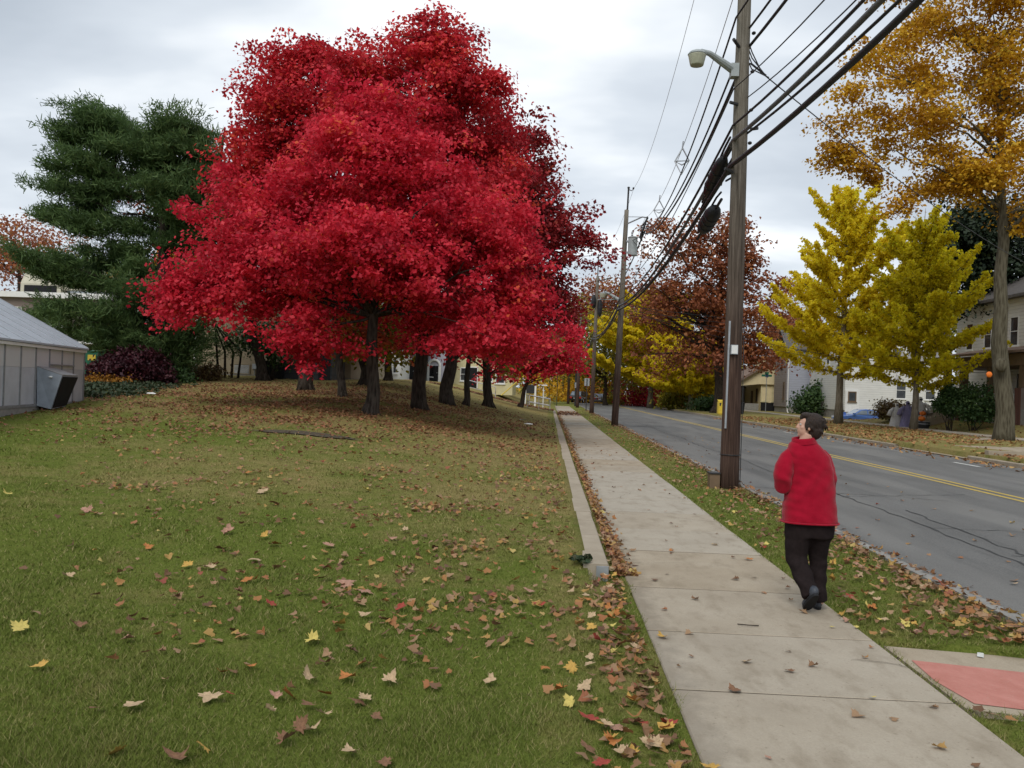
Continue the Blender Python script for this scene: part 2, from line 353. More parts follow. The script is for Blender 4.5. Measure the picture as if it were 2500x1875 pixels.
def Hs(x, y): return float(H(x, y))
xs = np.concatenate([np.linspace(-400, -60, 12), np.linspace(-56, -26, 16), np.linspace(-25, -.3, 84), [-.1, .1, .3, .42, .44, .62, .74, .79, .83, 1.3, 1.8, 2.26, 2.30, 2.34, 2.6, 2.9, 3.2, 3.45, 3.63, 3.65, 8, 14.03, 14.06], np.linspace(14.5, 34, 40), np.linspace(36, 70, 12), np.linspace(80, 420, 12)])
ys = np.concatenate([np.linspace(-60, -4, 12), np.linspace(-2, 4.7, 22), [4.74, 4.78, 6.06, 6.11], np.linspace(6.3, 30, 76), np.linspace(30.6, 90, 80), np.linspace(94, 150, 14), np.linspace(170, 900, 14)])
GX, GY = np.meshgrid(xs, ys); GZ = H(GX, GY)
GZ = np.where((GX > 3.64) & (GX < 14.05), -.3, GZ); GZ = np.where((GX > .80) & (GX < 2.29), -.06, GZ); GZ = np.where((GX > 2.33) & (GX < 3.64) & (GY > 4.75) & (GY < 6.1), -.14, GZ)
GZ = np.where((GX > .43) & (GX < .63) & (GY > 7.8) & (GY < 66.5), -.06, GZ)
nx = len(xs); ny = len(ys); me = bpy.data.meshes.new('ground')
vid = np.arange(nx*ny).reshape(ny, nx)
F4 = np.stack([vid[:-1, :-1], vid[:-1, 1:], vid[1:, 1:], vid[1:, :-1]], -1).reshape(-1, 4)
me.from_pydata(np.stack([GX, GY, GZ], -1).reshape(-1, 3).tolist(), [], F4.tolist())
def dryness(X, Y):
    d = .16*np.exp(-((X+4)/9)**2 - ((Y-24)/7)**2) + .10*np.exp(-((X+4)/5)**2-((Y-13)/3.0)**2)
    d = d - .14*np.exp(-((X+14)/7)**2 - ((Y-16)/5)**2) - .09*(X < 0)*np.exp(-(np.clip(Y-3, 0, None)/8)**2)
    d = d + .07*np.exp(-((X+.5)/1.5)**2)*(Y > 7)
    d = d + np.where(X > 3.6, .13, 0) - np.where((X > 2.2) & (X < 3.65) & (Y < 30), .05, 0) + np.where((Y > 32) & (X < 0), .2, 0)
    return d
at = me.attributes.new('dry', 'FLOAT', 'POINT'); at.data.foreach_set('value', dryness(GX, GY).ravel().astype(np.float32))
me.materials.append(M['lawn']); me.polygons.foreach_set('use_smooth', [True]*len(me.polygons)); me.update()
ground = bpy.data.objects.new('ground', me); COL.objects.link(ground); tag(ground, 'sloping lawn and verges of patchy green and tan grass', 'lawn', None, 'structure')
# ------------------------------------------------------------------ road, walks, wall
YA, YB = -40.0, 420.0
m = MB()
roadx = np.linspace(3.79, 13.91, 12); roady = np.concatenate([np.linspace(YA, 100, 70), np.linspace(110, YB, 20)])
def road_z(x, y=0): return -.115 + .075*(1-((x-8.85)/5.06)**2)
vid = [[None]*len(roadx) for _ in roady]
vs = [(x, y, road_z(x)) for y in roady for x in roadx]; n_ = len(roadx)
m.add(vs, [(j*n_+i, j*n_+i+1, (j+1)*n_+i+1, (j+1)*n_+i) for j in range(len(roady)-1) for i in range(n_-1)])
m.build('road', M['asphalt'], kind='structure', smooth=True)
def strip(mb, path, w, lift, zf=road_z, mi=0):
    P = [Vector((x, y, 0)) for x, y in path]
    for a in range(len(P)-1):
        d = (P[a+1]-P[a]).normalized(); q = Vector((-d.y, d.x, 0)); wa = w if not callable(w) else w(a); wb = w if not callable(w) else w(a+1)
        c = [P[a]-q*wa, P[a]+q*wa, P[a+1]+q*wb, P[a+1]-q*wb]
        mb.add([(k.x, k.y, zf(k.x)+lift) for k in c], [(0, 3, 2, 1)], mi)
m = MB()
for cx in (8.70, 8.98): strip(m, [(cx + .015*math.sin(y*.4), y) for y in np.arange(-20, 140, 2.0)], .055, .004)
m.build('yellow_centre_lines', M['yline'], kind='structure')
m = MB(); strip(m, [(12.43, 25.2), (12.43, 26.8)], .07, .004); strip(m, [(12.5, 44.2), (12.5, 46)], .07, .004)
m.build('white_road_marks', M['wline'], kind='structure')
m = MB(); r2 = random.Random(3)
def crackpath(x, y0, y1, st, amp):
    p = []; y = y0
    while y < y1: p.append((x + amp*math.sin(y*.6+x) + r2.uniform(-amp, amp)*.6, y)); y += st
    return p
strip(m, crackpath(5.42, 6.5, 60, .35, .07), lambda a: r2.uniform(.006, .022), .005)
strip(m, crackpath(5.75, 9, 14.5, .25, .1), lambda a: r2.uniform(.006, .02), .006)
for (xa, ya, xb, yb) in ((3.85, 17.4, 7.2, 15.7), (5.4, 15.9, 8.1, 16.9), (4.4, 45.6, 6.3, 46.4), (4.4, 51.9, 6.6, 52.4), (4.6, 57.8, 6.2, 58.3), (5.5, 12.4, 8.6, 11.9), (5.5, 10.3, 7.2, 9.8), (9.3, 30, 13, 30.6)):
    k = 14; strip(m, [(xa+(xb-xa)*i/k+r2.uniform(-.03, .03), ya+(yb-ya)*i/k+r2.uniform(-.09, .09)) for i in range(k+1)], lambda a: r2.uniform(.004, .016) if ya < 40 else r2.uniform(.06, .15), .007)
m.build('road_cracks', M['crack'], kind='structure')
# kerbs (short concrete lengths)
def kerb(x0, x1, name, gaps, km='kerb'):
    m = MB(); y = YA; r = random.Random(5)
    while y < 200:
        L_ = 3.0
        if not any(a < y+1.5 < b_ for a, b_ in gaps):
            dz = r.uniform(-.012, .012); dx = r.uniform(-.01, .01)
            m.prism([(x0+dx, y, -.3), (x1+dx, y, -.3), (x1+dx, y, .005+dz), (x1-.03*(1 if x1 > x0 else -1)+dx, y, .025+dz), (x0+dx, y, .025+dz)], (0, L_-.012, 0))
        y += L_
    m.build(name, M[km], kind='structure', normals=True)
kerb(3.65, 3.80, 'kerb', [(4.7, 6.2)], 'stone'); kerb(14.05, 13.90, 'kerb', [(28.5, 35.2)])
# sidewalk slabs with open joints
js = [-9, -7.5, -6, -4.5, -3, -1.5, 0, 1.3, 2.6, 3.85, 4.9, 6.1, 7.45, 9.2, 10.65, 12.15, 13.6, 15.1, 16.6, 18.3] + [18.3+1.52*i for i in range(1, 50)]
def slabs(name, x0, x1, js, z, mat, zf=None, tilt=.006):
    V = []; A = []; r = random.Random(9)
    for k in range(len(js)-1):
        a, b_ = js[k]+.009, js[k+1]-.009; t = r.random(); dz = r.uniform(-tilt, tilt)*.6; zz_ = z + dz
        if zf: za, zb = zf(a)+dz, zf(b_)+dz
        else: za = zb = zz_
        if k in (15, 16, 17, 18): t = .9
        ch = .008
        T = [(x0+ch, a+ch, za), (x1-ch, a+ch, za), (x1-ch, b_-ch, zb), (x0+ch, b_-ch, zb)]; O = [(x0, a, za-ch), (x1, a, za-ch), (x1, b_, zb-ch), (x0, b_, zb-ch)]; D = [(p[0], p[1], p[2]-.12) for p in O]
        V.append(T); A.append(t)
        for i in range(4): V.append([O[i], O[(i+1) % 4], T[(i+1) % 4], T[i]]); A.append(t); V.append([D[i], D[(i+1) % 4], O[(i+1) % 4], O[i]]); A.append(t)
    o = np_mesh(name, np.array(V).reshape(-1, 3), 4, mat, attrs={'rnd': A}); return tag(o, kind='structure')
m = MB(); r2 = random.Random(40)
for y in js[1:-1]: w_ = r2.choice((.006, .009, .013, .016)); m.add([(.76, y-w_, .0115), (2.33, y-w_*r2.uniform(.4, 1), .0115), (2.33, y+w_*r2.uniform(.4, 1), .0115), (.76, y+w_, .0115)], [(0, 1, 2, 3)])
for (x, y, n_, ax, ay) in ((.76, 8.4, 16, .052, .02), (2.33, 11.4, 14, -.06, .03), (1.2, 13.6, 12, .02, .09), (2.33, 5.5, 10, -.035, .012)):
    for k in range(n_):
        x2_, y2_ = x+ax*r2.uniform(.5, 1.4)+r2.uniform(-.012, .012), y+ay*r2.uniform(.2, 1.6)+r2.uniform(-.02, .02); w_ = .0025; m.add([(x-w_, y-w_, .0225), (x2_-w_, y2_-w_, .0225), (x2_+w_, y2_+w_, .0225), (x+w_, y+w_, .0225)], [(0, 1, 2, 3)]); x, y = x2_, y2_
m.build('sidewalk_joints', M['soil'], kind='structure')
slabs('sidewalk', .76, 2.33, js, .014, M['conc'])
slabs('far_sidewalk', 22.0, 23.5, [-20+1.52*i for i in range(90)], .15, M['conc'])
# apron and red pad that cross the verge to the road
m = MB(); za = .004; zb = -.085
m.add([(2.37, 4.86, za), (3.80, 4.74, zb), (3.80, 6.16, zb), (2.37, 6.02, za), (2.37, 4.86, -.3), (3.80, 4.74, -.3), (3.80, 6.16, -.3), (2.37, 6.02, -.3)], [(0, 1, 2, 3), (4, 5, 1, 0), (5, 6, 2, 1), (6, 7, 3, 2), (7, 4, 0, 3)])
o = m.build('curb_ramp', M['conc'], kind='structure')
fz = lambda x: za + (zb-za)*(x-2.37)/1.43 + .004
m = MB(); m.poly([(2.43, 5.72, fz(2.43)), (2.40, 5.3, fz(2.40)), (2.46, 4.95, fz(2.46)), (3.74, 4.90, fz(3.74)), (3.74, 5.72, fz(3.74))][::1])
m.build('red_ramp_pad', M['redpaint'], kind='structure', normals=False)
m = MB(); strip(m, [(3.0, 5.98), (3.06, 6.10)], .02, .003, fz); m.build('white_paint_mark', M['wline'], kind='structure')
# far driveway crossing and walks
m = MB(); m.add([(13.92, 28.6, -.09), (13.92, 35, -.09), (15, 34.4, .08), (15, 29.6, .08), (22, 34.4, .155), (22, 29.6, .155)], [(0, 3, 2, 1), (3, 5, 4, 2)])
m.build('driveway', M['conc'], kind='structure')
m = MB(); m.add([(14.05, 35.1, .02), (14.05, 35.4, .02), (21.9, 42.0, .135), (21.9, 43.4, .135)], [(0, 2, 3, 1)])
for (x0, x1, y0, y1) in ((14.2, 17.6, 28.25, 28.5),):
    m.box(x0, x1, y0, y1, -.1, .24)
m.build('driveway_edging', M['kerb'], kind='structure')
# red leaf covered path up from the steps
m = MB(); pts = [(-.2, 66.2), (-1.2, 66.6), (-3, 66.9), (-5, 67.0), (-8.0, 66.6), (-11, 66)]
for a in range(len(pts)-1):
    (xa, ya), (xb, yb) = pts[a], pts[a+1]
    q = lambda x, y: (x, y, Hs(x, y)+.035)
    for k in range(4):
        f0, f1 = k/4, (k+1)/4; A_ = (xa+(xb-xa)*f0, ya+(yb-ya)*f0); B_ = (xa+(xb-xa)*f1, ya+(yb-ya)*f1)
        m.quad(q(A_[0], A_[1]-1.1), q(A_[0], A_[1]+1.1), q(B_[0], B_[1]+1.1), q(B_[0], B_[1]-1.1))
m.build('path', M['path'], kind='structure', normals=True)
m = MB()
for k in range(4): m.box(.05-.32*k-.32, .05-.32*k, 65.2, 67.2, -.2, .10+.075*k)
m.build('entry_steps', M['kerb'], kind='structure')
m = MB(); c0 = (-5.2, 18.4); N_ = 26; r2 = random.Random(21)
ring = [(c0[0]+1.15*math.cos(a)*(1+r2.uniform(-.2, .2)), c0[1]+.34*math.sin(a)*(1+r2.uniform(-.2, .2))) for a in np.linspace(0, 2*math.pi, N_, endpoint=False)]
m.add([(c0[0], c0[1], Hs(*c0)+.035)] + [(x, y, Hs(x, y)+.022) for x, y in ring], [(0, 1+k, 1+(k+1) % N_) for k in range(N_)])
m.build('bare_soil_patch', M['soil'], kind='structure')
# low retaining wall
wall = thing('retaining_wall', 'long low concrete retaining wall between lawn and sidewalk', 'wall', (.5, 8, 0))
m = MB(); y = 7.92; r2 = random.Random(4)
segs = [1.6, 1.05, .75, 1.35, 1.9, 2.3]
i = 0
while y < 66:
    L_ = segs[i % 6]*(1 if i < 6 else 1.8); dx = r2.uniform(-.006, .006); z0 = .105 + r2.uniform(-.004, .004)
    pr = [(.385+dx, y, -.2), (.62+dx, y, -.2), (.62+dx, y, z0-.02), (.605+dx, y, z0), (.40+dx, y, z0), (.385+dx, y, z0-.015)]
    m.prism(pr, (0, L_-.006, 0)); y += L_; i += 1
m.build('coping', M['kerb'], wall, normals=True)
m = MB(); m.box(.50, .61, 7.895, 7.917, -.05, .085); m.build('end_face', M['galv'], wall, label='pale grey patched end of the wall')

# ------------------------------------------------------------------ trees
def crown_pts(lobes, ncl, shell=.45, seed=1, clump=0):
    r = np.random.default_rng(seed); Lb = np.array(lobes, float)
    if clump:
        nbig = max(4, ncl//9); B, d = crown_pts([(x, y, z, e-min(clump*.85, e*.35), f-min(clump*.85, f*.35), h-min(clump*.6, h*.35)) for x, y, z, e, f, h in lobes], nbig, shell, seed+7); q = np.arange(ncl) % nbig; g = np.clip(r.normal(size=(ncl, 3)), -1.7, 1.7)
        sz = clump*(.6+.8*r.random(nbig))[q][:, None]
        return B[q] + g*sz*np.array([1, 1, .55]) + np.array([0, 0, .25])*sz*(1-np.hypot(g[:, 0], g[:, 1])[:, None]), d[q]
    wts = (Lb[:, 3]*Lb[:, 4]*Lb[:, 5])**.62; k = r.choice(len(Lb), ncl, p=wts/wts.sum())
    d = r.normal(size=(ncl, 3)); d /= np.linalg.norm(d, axis=1)[:, None]
    rad = shell + (1-shell)*r.random(ncl)**.6
    return Lb[k, :3] + d*rad[:, None]*Lb[k, 3:6], d
def leaves(C, per, cs, size, seed, droop=.3, flat=.45, updown=.55, aspect=.8):
    r = np.random.default_rng(seed); n = len(C); cnt = np.maximum(3, (per*r.gamma(3.0, 1/3.0, n))).astype(int)
    idx = np.repeat(np.arange(n), cnt); Nn = len(idx); csz = cs*(.65+.7*r.random(n))
    g = np.clip(r.normal(size=(Nn, 3)), -1.9, 1.9); hr = np.hypot(g[:, 0], g[:, 1])
    off = np.stack([g[:, 0], g[:, 1], g[:, 2]*flat - droop*hr**2*.35], 1)*csz[idx][:, None]
    P = C[idx] + off
    nrm = r.normal(size=(Nn, 3))*np.array([1, 1, .9]); nrm[:, 2] = np.abs(nrm[:, 2])*.6 + updown; nrm[:, :2] += off[:, :2]/ (cs+1e-6)*.35
    nrm /= np.linalg.norm(nrm, axis=1)[:, None]
    t = r.normal(size=(Nn, 3)); t -= nrm*(t*nrm).sum(1)[:, None]; t /= np.linalg.norm(t, axis=1)[:, None]
    bq = np.cross(nrm, t); s = size*(.6+.8*r.random(Nn))[:, None]
    V = np.stack([P-t*s*.55, P+bq*s*.5*aspect-t*s*.05+nrm*s*.10, P+t*s*.6, P-bq*s*.5*aspect-t*s*.05+nrm*s*.10], 1)
    cv = r.random(n); rnd = np.clip(.55*cv[idx]+.45*r.random(Nn), 0, 1)
    return V.reshape(-1, 3), rnd
def limb(m, a, b_, r0, r1, sag=.25, seg=6, rr=None, n=5):
    a, b_ = Vector(a), Vector(b_); d = b_-a; P = []
    for i in range(seg+1):
        t = i/seg; p = a + d*t; p.z += -sag*d.length*t*(1-t)*.9
        if 0 < i < seg and rr: p += Vector((rr.uniform(-1, 1), rr.uniform(-1, 1), rr.uniform(-1, 1)))*d.length*.03
        P.append(p)
    m.tube(P, [r0+(r1-r0)*(i/seg)**.8 for i in range(seg+1)], n)
    return P
def trunk_path(base, top, wob, seg, rr):
    b_, t = Vector(base), Vector(top); return [b_+(t-b_)*(i/seg) + Vector((rr.uniform(-wob, wob), rr.uniform(-wob, wob), 0))*(1 if 0 < i < seg else 0) for i in range(seg+1)]
def tree(name, label, cat, base, r0, top, lobes, lmat, bmat, ncl, per, cs, size, seed, group=None, fork=.25, nlimb=50, shell=.45, droop=.3, flat=.45, lim_r=.3, flare=1.5, sag=-.1, updown=.55, n_side=14, clump=None, roots=1.0):
    """trunk and limbs as one part, leaf crown as another"""
    rr = random.Random(seed); base = Vector(base); t = thing(name, label, cat, base, group)
    top = Vector(top); seg = 12; P = trunk_path(base - Vector((0, 0, .15)), top, r0*.35, seg, rr)
    m = MB(); R = []
    for i in range(seg+1):
        f = i/seg; R.append(r0*(1-.9*f) )
    P.insert(1, P[0]+(P[1]-P[0])*min(.5, .55/max(.1, (P[1]-P[0]).length))); R.insert(1, r0*1.05); R[0] = r0*(1+(flare-1)*.6)
    m.tube(P, R, n_side)
    for k in range(7):
        a = k/7*2*math.pi+rr.uniform(-.3, .3); L_ = r0*rr.uniform(1.2, 1.75)*roots
        m.tube([base+Vector((math.cos(a)*r0*.6, math.sin(a)*r0*.6, r0*1.2)), base+Vector((math.cos(a)*L_*.7, math.sin(a)*L_*.7, r0*.25)), base+Vector((math.cos(a)*L_, math.sin(a)*L_, -.1))], [r0*.36, r0*.26, r0*.10], 6)
    C, d = crown_pts(lobes, ncl, shell, seed, cs*1.9 if clump is None else clump)
    zs = [p.z for p in P]
    def axis(z):
        for i in range(len(P)-1):
            if P[i+1].z >= z: f = (z-P[i].z)/max(1e-6, P[i+1].z-P[i].z); return P[i]+(P[i+1]-P[i])*f, R[i]+(R[i+1]-R[i])*f
        return P[-1], R[-1]
    zf = base.z + (top.z-base.z)*fork
    order = list(range(ncl)); rr.shuffle(order)
    prim = []
    for q in order[:nlimb]:
        c = Vector(C[q]); h = math.hypot(c.x-base.x, c.y-base.y)
        za_ = max(zf, min(c.z - h*rr.uniform(.25, .75), top.z-.2)); a, ra = axis(za_)
        r_ = min(ra*.7, lim_r*r0*(.45+.12*(c-a).length))
        prim.append(limb(m, a, c, max(.015, r_), .012, sag, 7, rr))
    for q in order[nlimb:nlimb*3]:
        c = Vector(C[q]); best = min(((p-c).length, p) for L_ in rr.sample(prim, min(len(prim), 14)) for p in L_[2:6])
        if best[0] < 3.5: limb(m, best[1], c, .022, .007, sag, 4, rr, 4)
    m.build('trunk', bmat, t, smooth=True)
    V, rnd = leaves(C, per, cs, size, seed+50, droop, flat, updown)
    np_mesh('crown', V, 4, lmat, t, {'rnd': rnd})
    return t
def lobe(u, v, d, ru, rv, rd=None, dd=0):       # crown lobe seen at (u,v), ru by rv wide, at distance d
    p = W(u, v, d+dd); k = d/FPX; return (p.x, p.y, p.z, ru*k, (rd if rd else ru*k), rv*k)
def on_ground(u, v, d):
    p = W(u, v, d); return Vector((p.x, p.y, Hs(p.x, p.y)))

RED = [(0, (.30, .011, .025)), (.3, (.54, .021, .044)), (.6, (.73, .034, .064)), (.85, (.82, .065, .09)), (1, (.78, .17, .05))]
DRED = [(0, (.28, .013, .022)), (.4, (.54, .025, .038)), (.75, (.72, .045, .058)), (1, (.68, .12, .042))]
MAROON = [(0, (.12, .012, .014)), (.4, (.27, .02, .024)), (.75, (.42, .034, .04)), (1, (.42, .08, .035))]
M['red'] = leaf_mat('red_maple_leaves', RED, .48); M['dred'] = leaf_mat('deep_red_leaves', DRED, .42); M['maroon'] = leaf_mat('maroon_leaves', MAROON, .32)
M['orangered'] = leaf_mat('orange_red_leaves', [(0, (.20, .025, .012)), (.5, (.36, .06, .02)), (1, (.45, .12, .03))], .35)
M['orangeleaf'] = leaf_mat('orange_leaves', [(0, (.22, .085, .008)), (.3, (.46, .23, .012)), (.6, (.64, .36, .02)), (.85, (.70, .46, .035)), (1, (.34, .26, .03))], .4)
M['ginkgo'] = leaf_mat('yellow_ginkgo_leaves', [(0, (.52, .38, .012)), (.4, (.82, .66, .02)), (.75, (.90, .77, .05)), (1, (.68, .68, .03))], .68)
M['ginkgo_g'] = leaf_mat('yellow_green_ginkgo_leaves', [(0, (.40, .34, .010)), (.4, (.70, .60, .018)), (.75, (.84, .70, .03)), (1, (.52, .58, .03))], .68)
M['oak'] = leaf_mat('russet_leaves', [(0, (.13, .04, .02)), (.4, (.26, .08, .035)), (.75, (.38, .135, .05)), (1, (.44, .22, .06))], .3)
M['olive'] = leaf_mat('olive_yellow_leaves', [(0, (.09, .10, .012)), (.5, (.22, .20, .02)), (.85, (.38, .30, .02)), (1, (.45, .25, .02))], .35)
M['pine'] = leaf_mat('pine_needles', [(0, (.04, .076, .026)), (.5, (.085, .145, .046)), (.85, (.14, .215, .07)), (1, (.21, .27, .10))], .4, .6)
M['conifer'] = leaf_mat('dark_conifer_needles', [(0, (.008, .016, .008)), (.6, (.018, .032, .014)), (1, (.035, .05, .02))], .1, .6)
M['shrub'] = leaf_mat('green_shrub_leaves', [(0, (.02, .045, .013)), (.5, (.045, .09, .026)), (1, (.10, .16, .045))], .25)
M['burgundy'] = leaf_mat('burgundy_leaves', [(0, (.02, .006, .010)), (.5, (.055, .012, .020)), (1, (.11, .03, .035))], .2)
M['brownleaf'] = leaf_mat('brown_shrub_leaves', [(0, (.06, .025, .012)), (.5, (.13, .08, .03)), (1, (.2, .17, .06))], .2)
M['ivy'] = leaf_mat('ivy_leaves', [(0, (.016, .03, .014)), (.5, (.035, .058, .026)), (1, (.09, .085, .045))], .15)
M['flower'] = leaf_mat('orange_flower_heads', [(0, (.16, .07, .01)), (.5, (.32, .14, .015)), (1, (.45, .24, .03))], .2)

grp = 'red maples on the lawn'
# front maple
dA = 25.8; bA = on_ground(370, 413, dA)
tree('red_maple', 'large bright red maple nearest on the lawn with one straight grey trunk', 'tree', bA, .215, W(383, 108, dA),
     [lobe(375, 190, dA, 115, 70), lobe(300, 232, dA, 92, 56), lobe(445, 232, dA, 92, 60), lobe(372, 255, dA, 145, 45, 4.2), lobe(240, 282, dA, 72, 34), lobe(218, 288, dA, 46, 24, 2.0), lobe(190, 305, dA, 34, 20, 1.5), lobe(176, 316, dA, 22, 15, 1.1), lobe(164, 322, dA, 14, 10, .8), lobe(300, 345, dA, 24, 20, 1.2, -1.5), lobe(525, 340, dA, 30, 18, 1.4), lobe(280, 296, dA, 58, 20), lobe(325, 305, dA, 40, 16, 2.2, 1.5), lobe(425, 303, dA, 60, 24, 2.5, .6), lobe(490, 312, dA, 55, 26), lobe(520, 332, dA, 30, 15, 1.3), lobe(302, 334, dA, 16, 14, .8, -2), lobe(372, 130, dA, 56, 42), lobe(385, 90, dA, 34, 32), lobe(508, 280, dA, 42, 36), lobe(440, 322, dA, 42, 13, 1.5, -2.0), lobe(475, 338, dA, 30, 10, 1.1, -1.5)],
     M['red'], M['bark_maple'], 1750, 82, .27, .112, 101, grp, .32, 34, .5, lim_r=.36, flare=1.6, clump=.62)
dB = 30.9; bB = on_ground(419, 403.6, dB)
tree('red_maple', 'tall deep red maple whose pointed crown tops the group, trunk right of the nearest one', 'tree', bB, .27, W(436, 60, dB),
     [lobe(438, 55, dB, 32, 30), lobe(444, 26, dB, 20, 22, 1.0), lobe(438, 45, dB, 28, 28, 1.4), lobe(420, 45, dB, 18, 18, .9), lobe(440, 100, dB, 62, 45), lobe(478, 90, dB, 16, 18, 1), lobe(370, 75, dB, 50, 36, 2.4), lobe(400, 130, dB, 90, 50), lobe(480, 150, dB, 60, 50), lobe(505, 200, dB, 44, 55), lobe(420, 220, dB, 110, 60), lobe(360, 60, dB, 24, 20, 1), lobe(450, 315, dB, 60, 25)],
     M['dred'], M['bark_dark'], 1100, 74, .31, .128, 102, grp, .2, 60, .5, lim_r=.36)
dC = 36.6; bC = on_ground(305, 391, dC)
tree('red_maple', 'deep red maple behind on the left, dark short trunk with a low side limb', 'tree', bC, .30, W(300, 60, dC),
     [lobe(300, 70, dC, 34, 30), lobe(278, 58, dC, 18, 17, .9), lobe(318, 56, dC, 20, 18, .9), lobe(272, 110, dC, 36, 32, 2), lobe(250, 108, dC, 14, 14, .8), lobe(305, 130, dC, 62, 45), lobe(270, 155, dC, 40, 40, 2.5), lobe(300, 200, dC, 80, 50), lobe(345, 95, dC, 40, 30, 2)],
     M['dred'], M['bark_dark'], 850, 66, .36, .15, 103, grp, .2, 45, .5, lim_r=.34)
bF = on_ground(342.5, 400, 32.7)
t = tree('young_maple', 'thin leaning maple with orange red leaves between the nearest trunks', 'tree', bF, .17, W(326, 200, 33.5),
     [lobe(330, 270, 33, 40, 40), lobe(335, 325, 33, 28, 18, 1.3)],
     M['orangered'], M['bark_maple'], 120, 50, .5, .17, 104, None, .45, 16)
dG = 44.0; bG = on_ground(262, 386, dG)
tree('orange_maple', 'orange red maple at the left edge of the red group', 'tree', bG, .28, W(232, 175, dG),
     [lobe(232, 195, dG, 40, 32), lobe(205, 175, dG, 20, 18, 1.2), lobe(215, 225, dG, 34, 30), lobe(250, 230, dG, 50, 40), lobe(190, 205, dG, 16, 20, 1.2)],
     M['orangered'], M['bark_dark'], 300, 62, .6, .19, 105, None, .3, 30)
dD = 37.8; bD = on_ground(447, 392.5, dD)
tree('red_maple', 'dark maroon maple on the right reaching out towards the utility poles', 'tree', bD, .31, W(464, 170, dD),
     [lobe(520, 225, dD, 52, 50), lobe(545, 228, dD, 34, 30, 2), lobe(578, 234, dD, 22, 13, 1), lobe(545, 270, dD, 34, 24, 2), lobe(540, 300, dD, 36, 24, 2), lobe(520, 165, dD, 40, 45, 2.5), lobe(495, 140, dD, 34, 35, 2.2), lobe(500, 280, dD, 70, 50)],
     M['maroon'], M['bark_dark'], 760, 56, .36, .15, 106, grp, .18, 50, .45, lim_r=.34)
dE = 58; bE = on_ground(520, 398, dE)
tree('small_red_maple', 'small bright red maple beside the steps, farthest along the sidewalk', 'tree', bE, .17, W(540, 330, dE),
     [lobe(532, 352, dE, 34, 24), lobe(552, 348, dE, 22, 24, 1.6), lobe(510, 360, dE, 30, 20), lobe(564, 340, dE, 12, 12, 1)],
     M['red'], M['bark_dark'], 300, 54, .42, .19, 107, None, .3, 22)
# further dark trunks under the crowns
for i, (u, v, d, r0, tu, lab) in enumerate([(488, 391, 45, .27, 485, 'broad dark trunked maple near the upper handrail'), (466, 393, 40, .16, 474, 'multi stemmed dark maple beside the upper handrail'), (364, 385, 43, .25, 362, 'dark maple on the crest seen left of the nearest trunk'), (388, 386, 50, .25, 386, 'dark maple on the crest just right of the nearest trunk')]):
    tree('red_maple', lab, 'tree', on_ground(u, v, d), r0, W(tu, 280, d), [lobe(tu, 315, d, 42, 26), lobe(tu+10, 335, d, 36, 20)], M['maroon'] if i % 2 else M['olive'], M['bark_dark'], 130, 42, .6, .2, 110+i, grp, .25, 16)

# orange street maple on the far right
dO = 40.3; bO = on_ground(1003, 443, dO)
tO = tree('orange_street_maple', 'large orange maple across the road with a thick grey brown trunk', 'tree', bO, .43, W(1000, 40, dO),
     [lobe(905, 120, dO, 62, 40, 2.8), lobe(850, 100, dO, 30, 28, 1.6), lobe(862, 160, dO, 36, 30, 2), lobe(890, 188, dO, 34, 28, 1.8), lobe(930, 160, dO, 50, 34, 2.4), lobe(950, 112, dO, 60, 40, 3), lobe(985, 175, dO, 50, 40, 3), lobe(965, 192, dO, 55, 28, 2.4), lobe(840, 135, dO, 22, 22, 1.4), lobe(960, 60, dO, 90, 55), lobe(890, 40, dO, 48, 36, 2.2), lobe(1000, 0, dO, 110, 60), lobe(1060, 100, dO, 90, 70), lobe(1010, 140, dO, 50, 40, 2.5), lobe(1060, 200, dO, 60, 30), lobe(930, -40, dO, 70, 40), lobe(1120, 20, dO, 70, 80)],
     M['orangeleaf'], M['bark_street'], 1250, 54, .42, .15, 120, None, .44, 34, .35, lim_r=.42, flare=1.35, sag=-.22, roots=.6, clump=.5)
m = MB(); p = W(1001, 365, dO-.45); m.lathe(p, [(.26, -.1), (.32, 0), (.26, .1), (.1, .13)], 10, M=Matrix.Rotation(R_(90), 3, 'X')); m.build('burl', M['bark_street'], tO, smooth=True)
# russet oak
dK = 79.5; bK = on_ground(718, 414, dK)
tree('russet_oak', 'tall russet brown oak behind the nearest utility pole', 'tree', bK, .52, W(722, 225, dK),
     [lobe(715, 250, dK, 45, 40), lobe(690, 240, dK, 32, 26), lobe(745, 255, dK, 38, 34), lobe(680, 300, dK, 48, 34), lobe(740, 310, dK, 48, 34), lobe(690, 345, dK, 52, 24), lobe(745, 350, dK, 36, 18), lobe(655, 345, dK, 26, 18), lobe(775, 290, dK, 24, 26), lobe(655, 290, dK, 22, 22), lobe(672, 225, dK, 16, 14)],
     M['oak'], M['bark_dark'], 620, 40, .62, .27, 130, None, .3, 44, .4, lim_r=.4, clump=1.25)

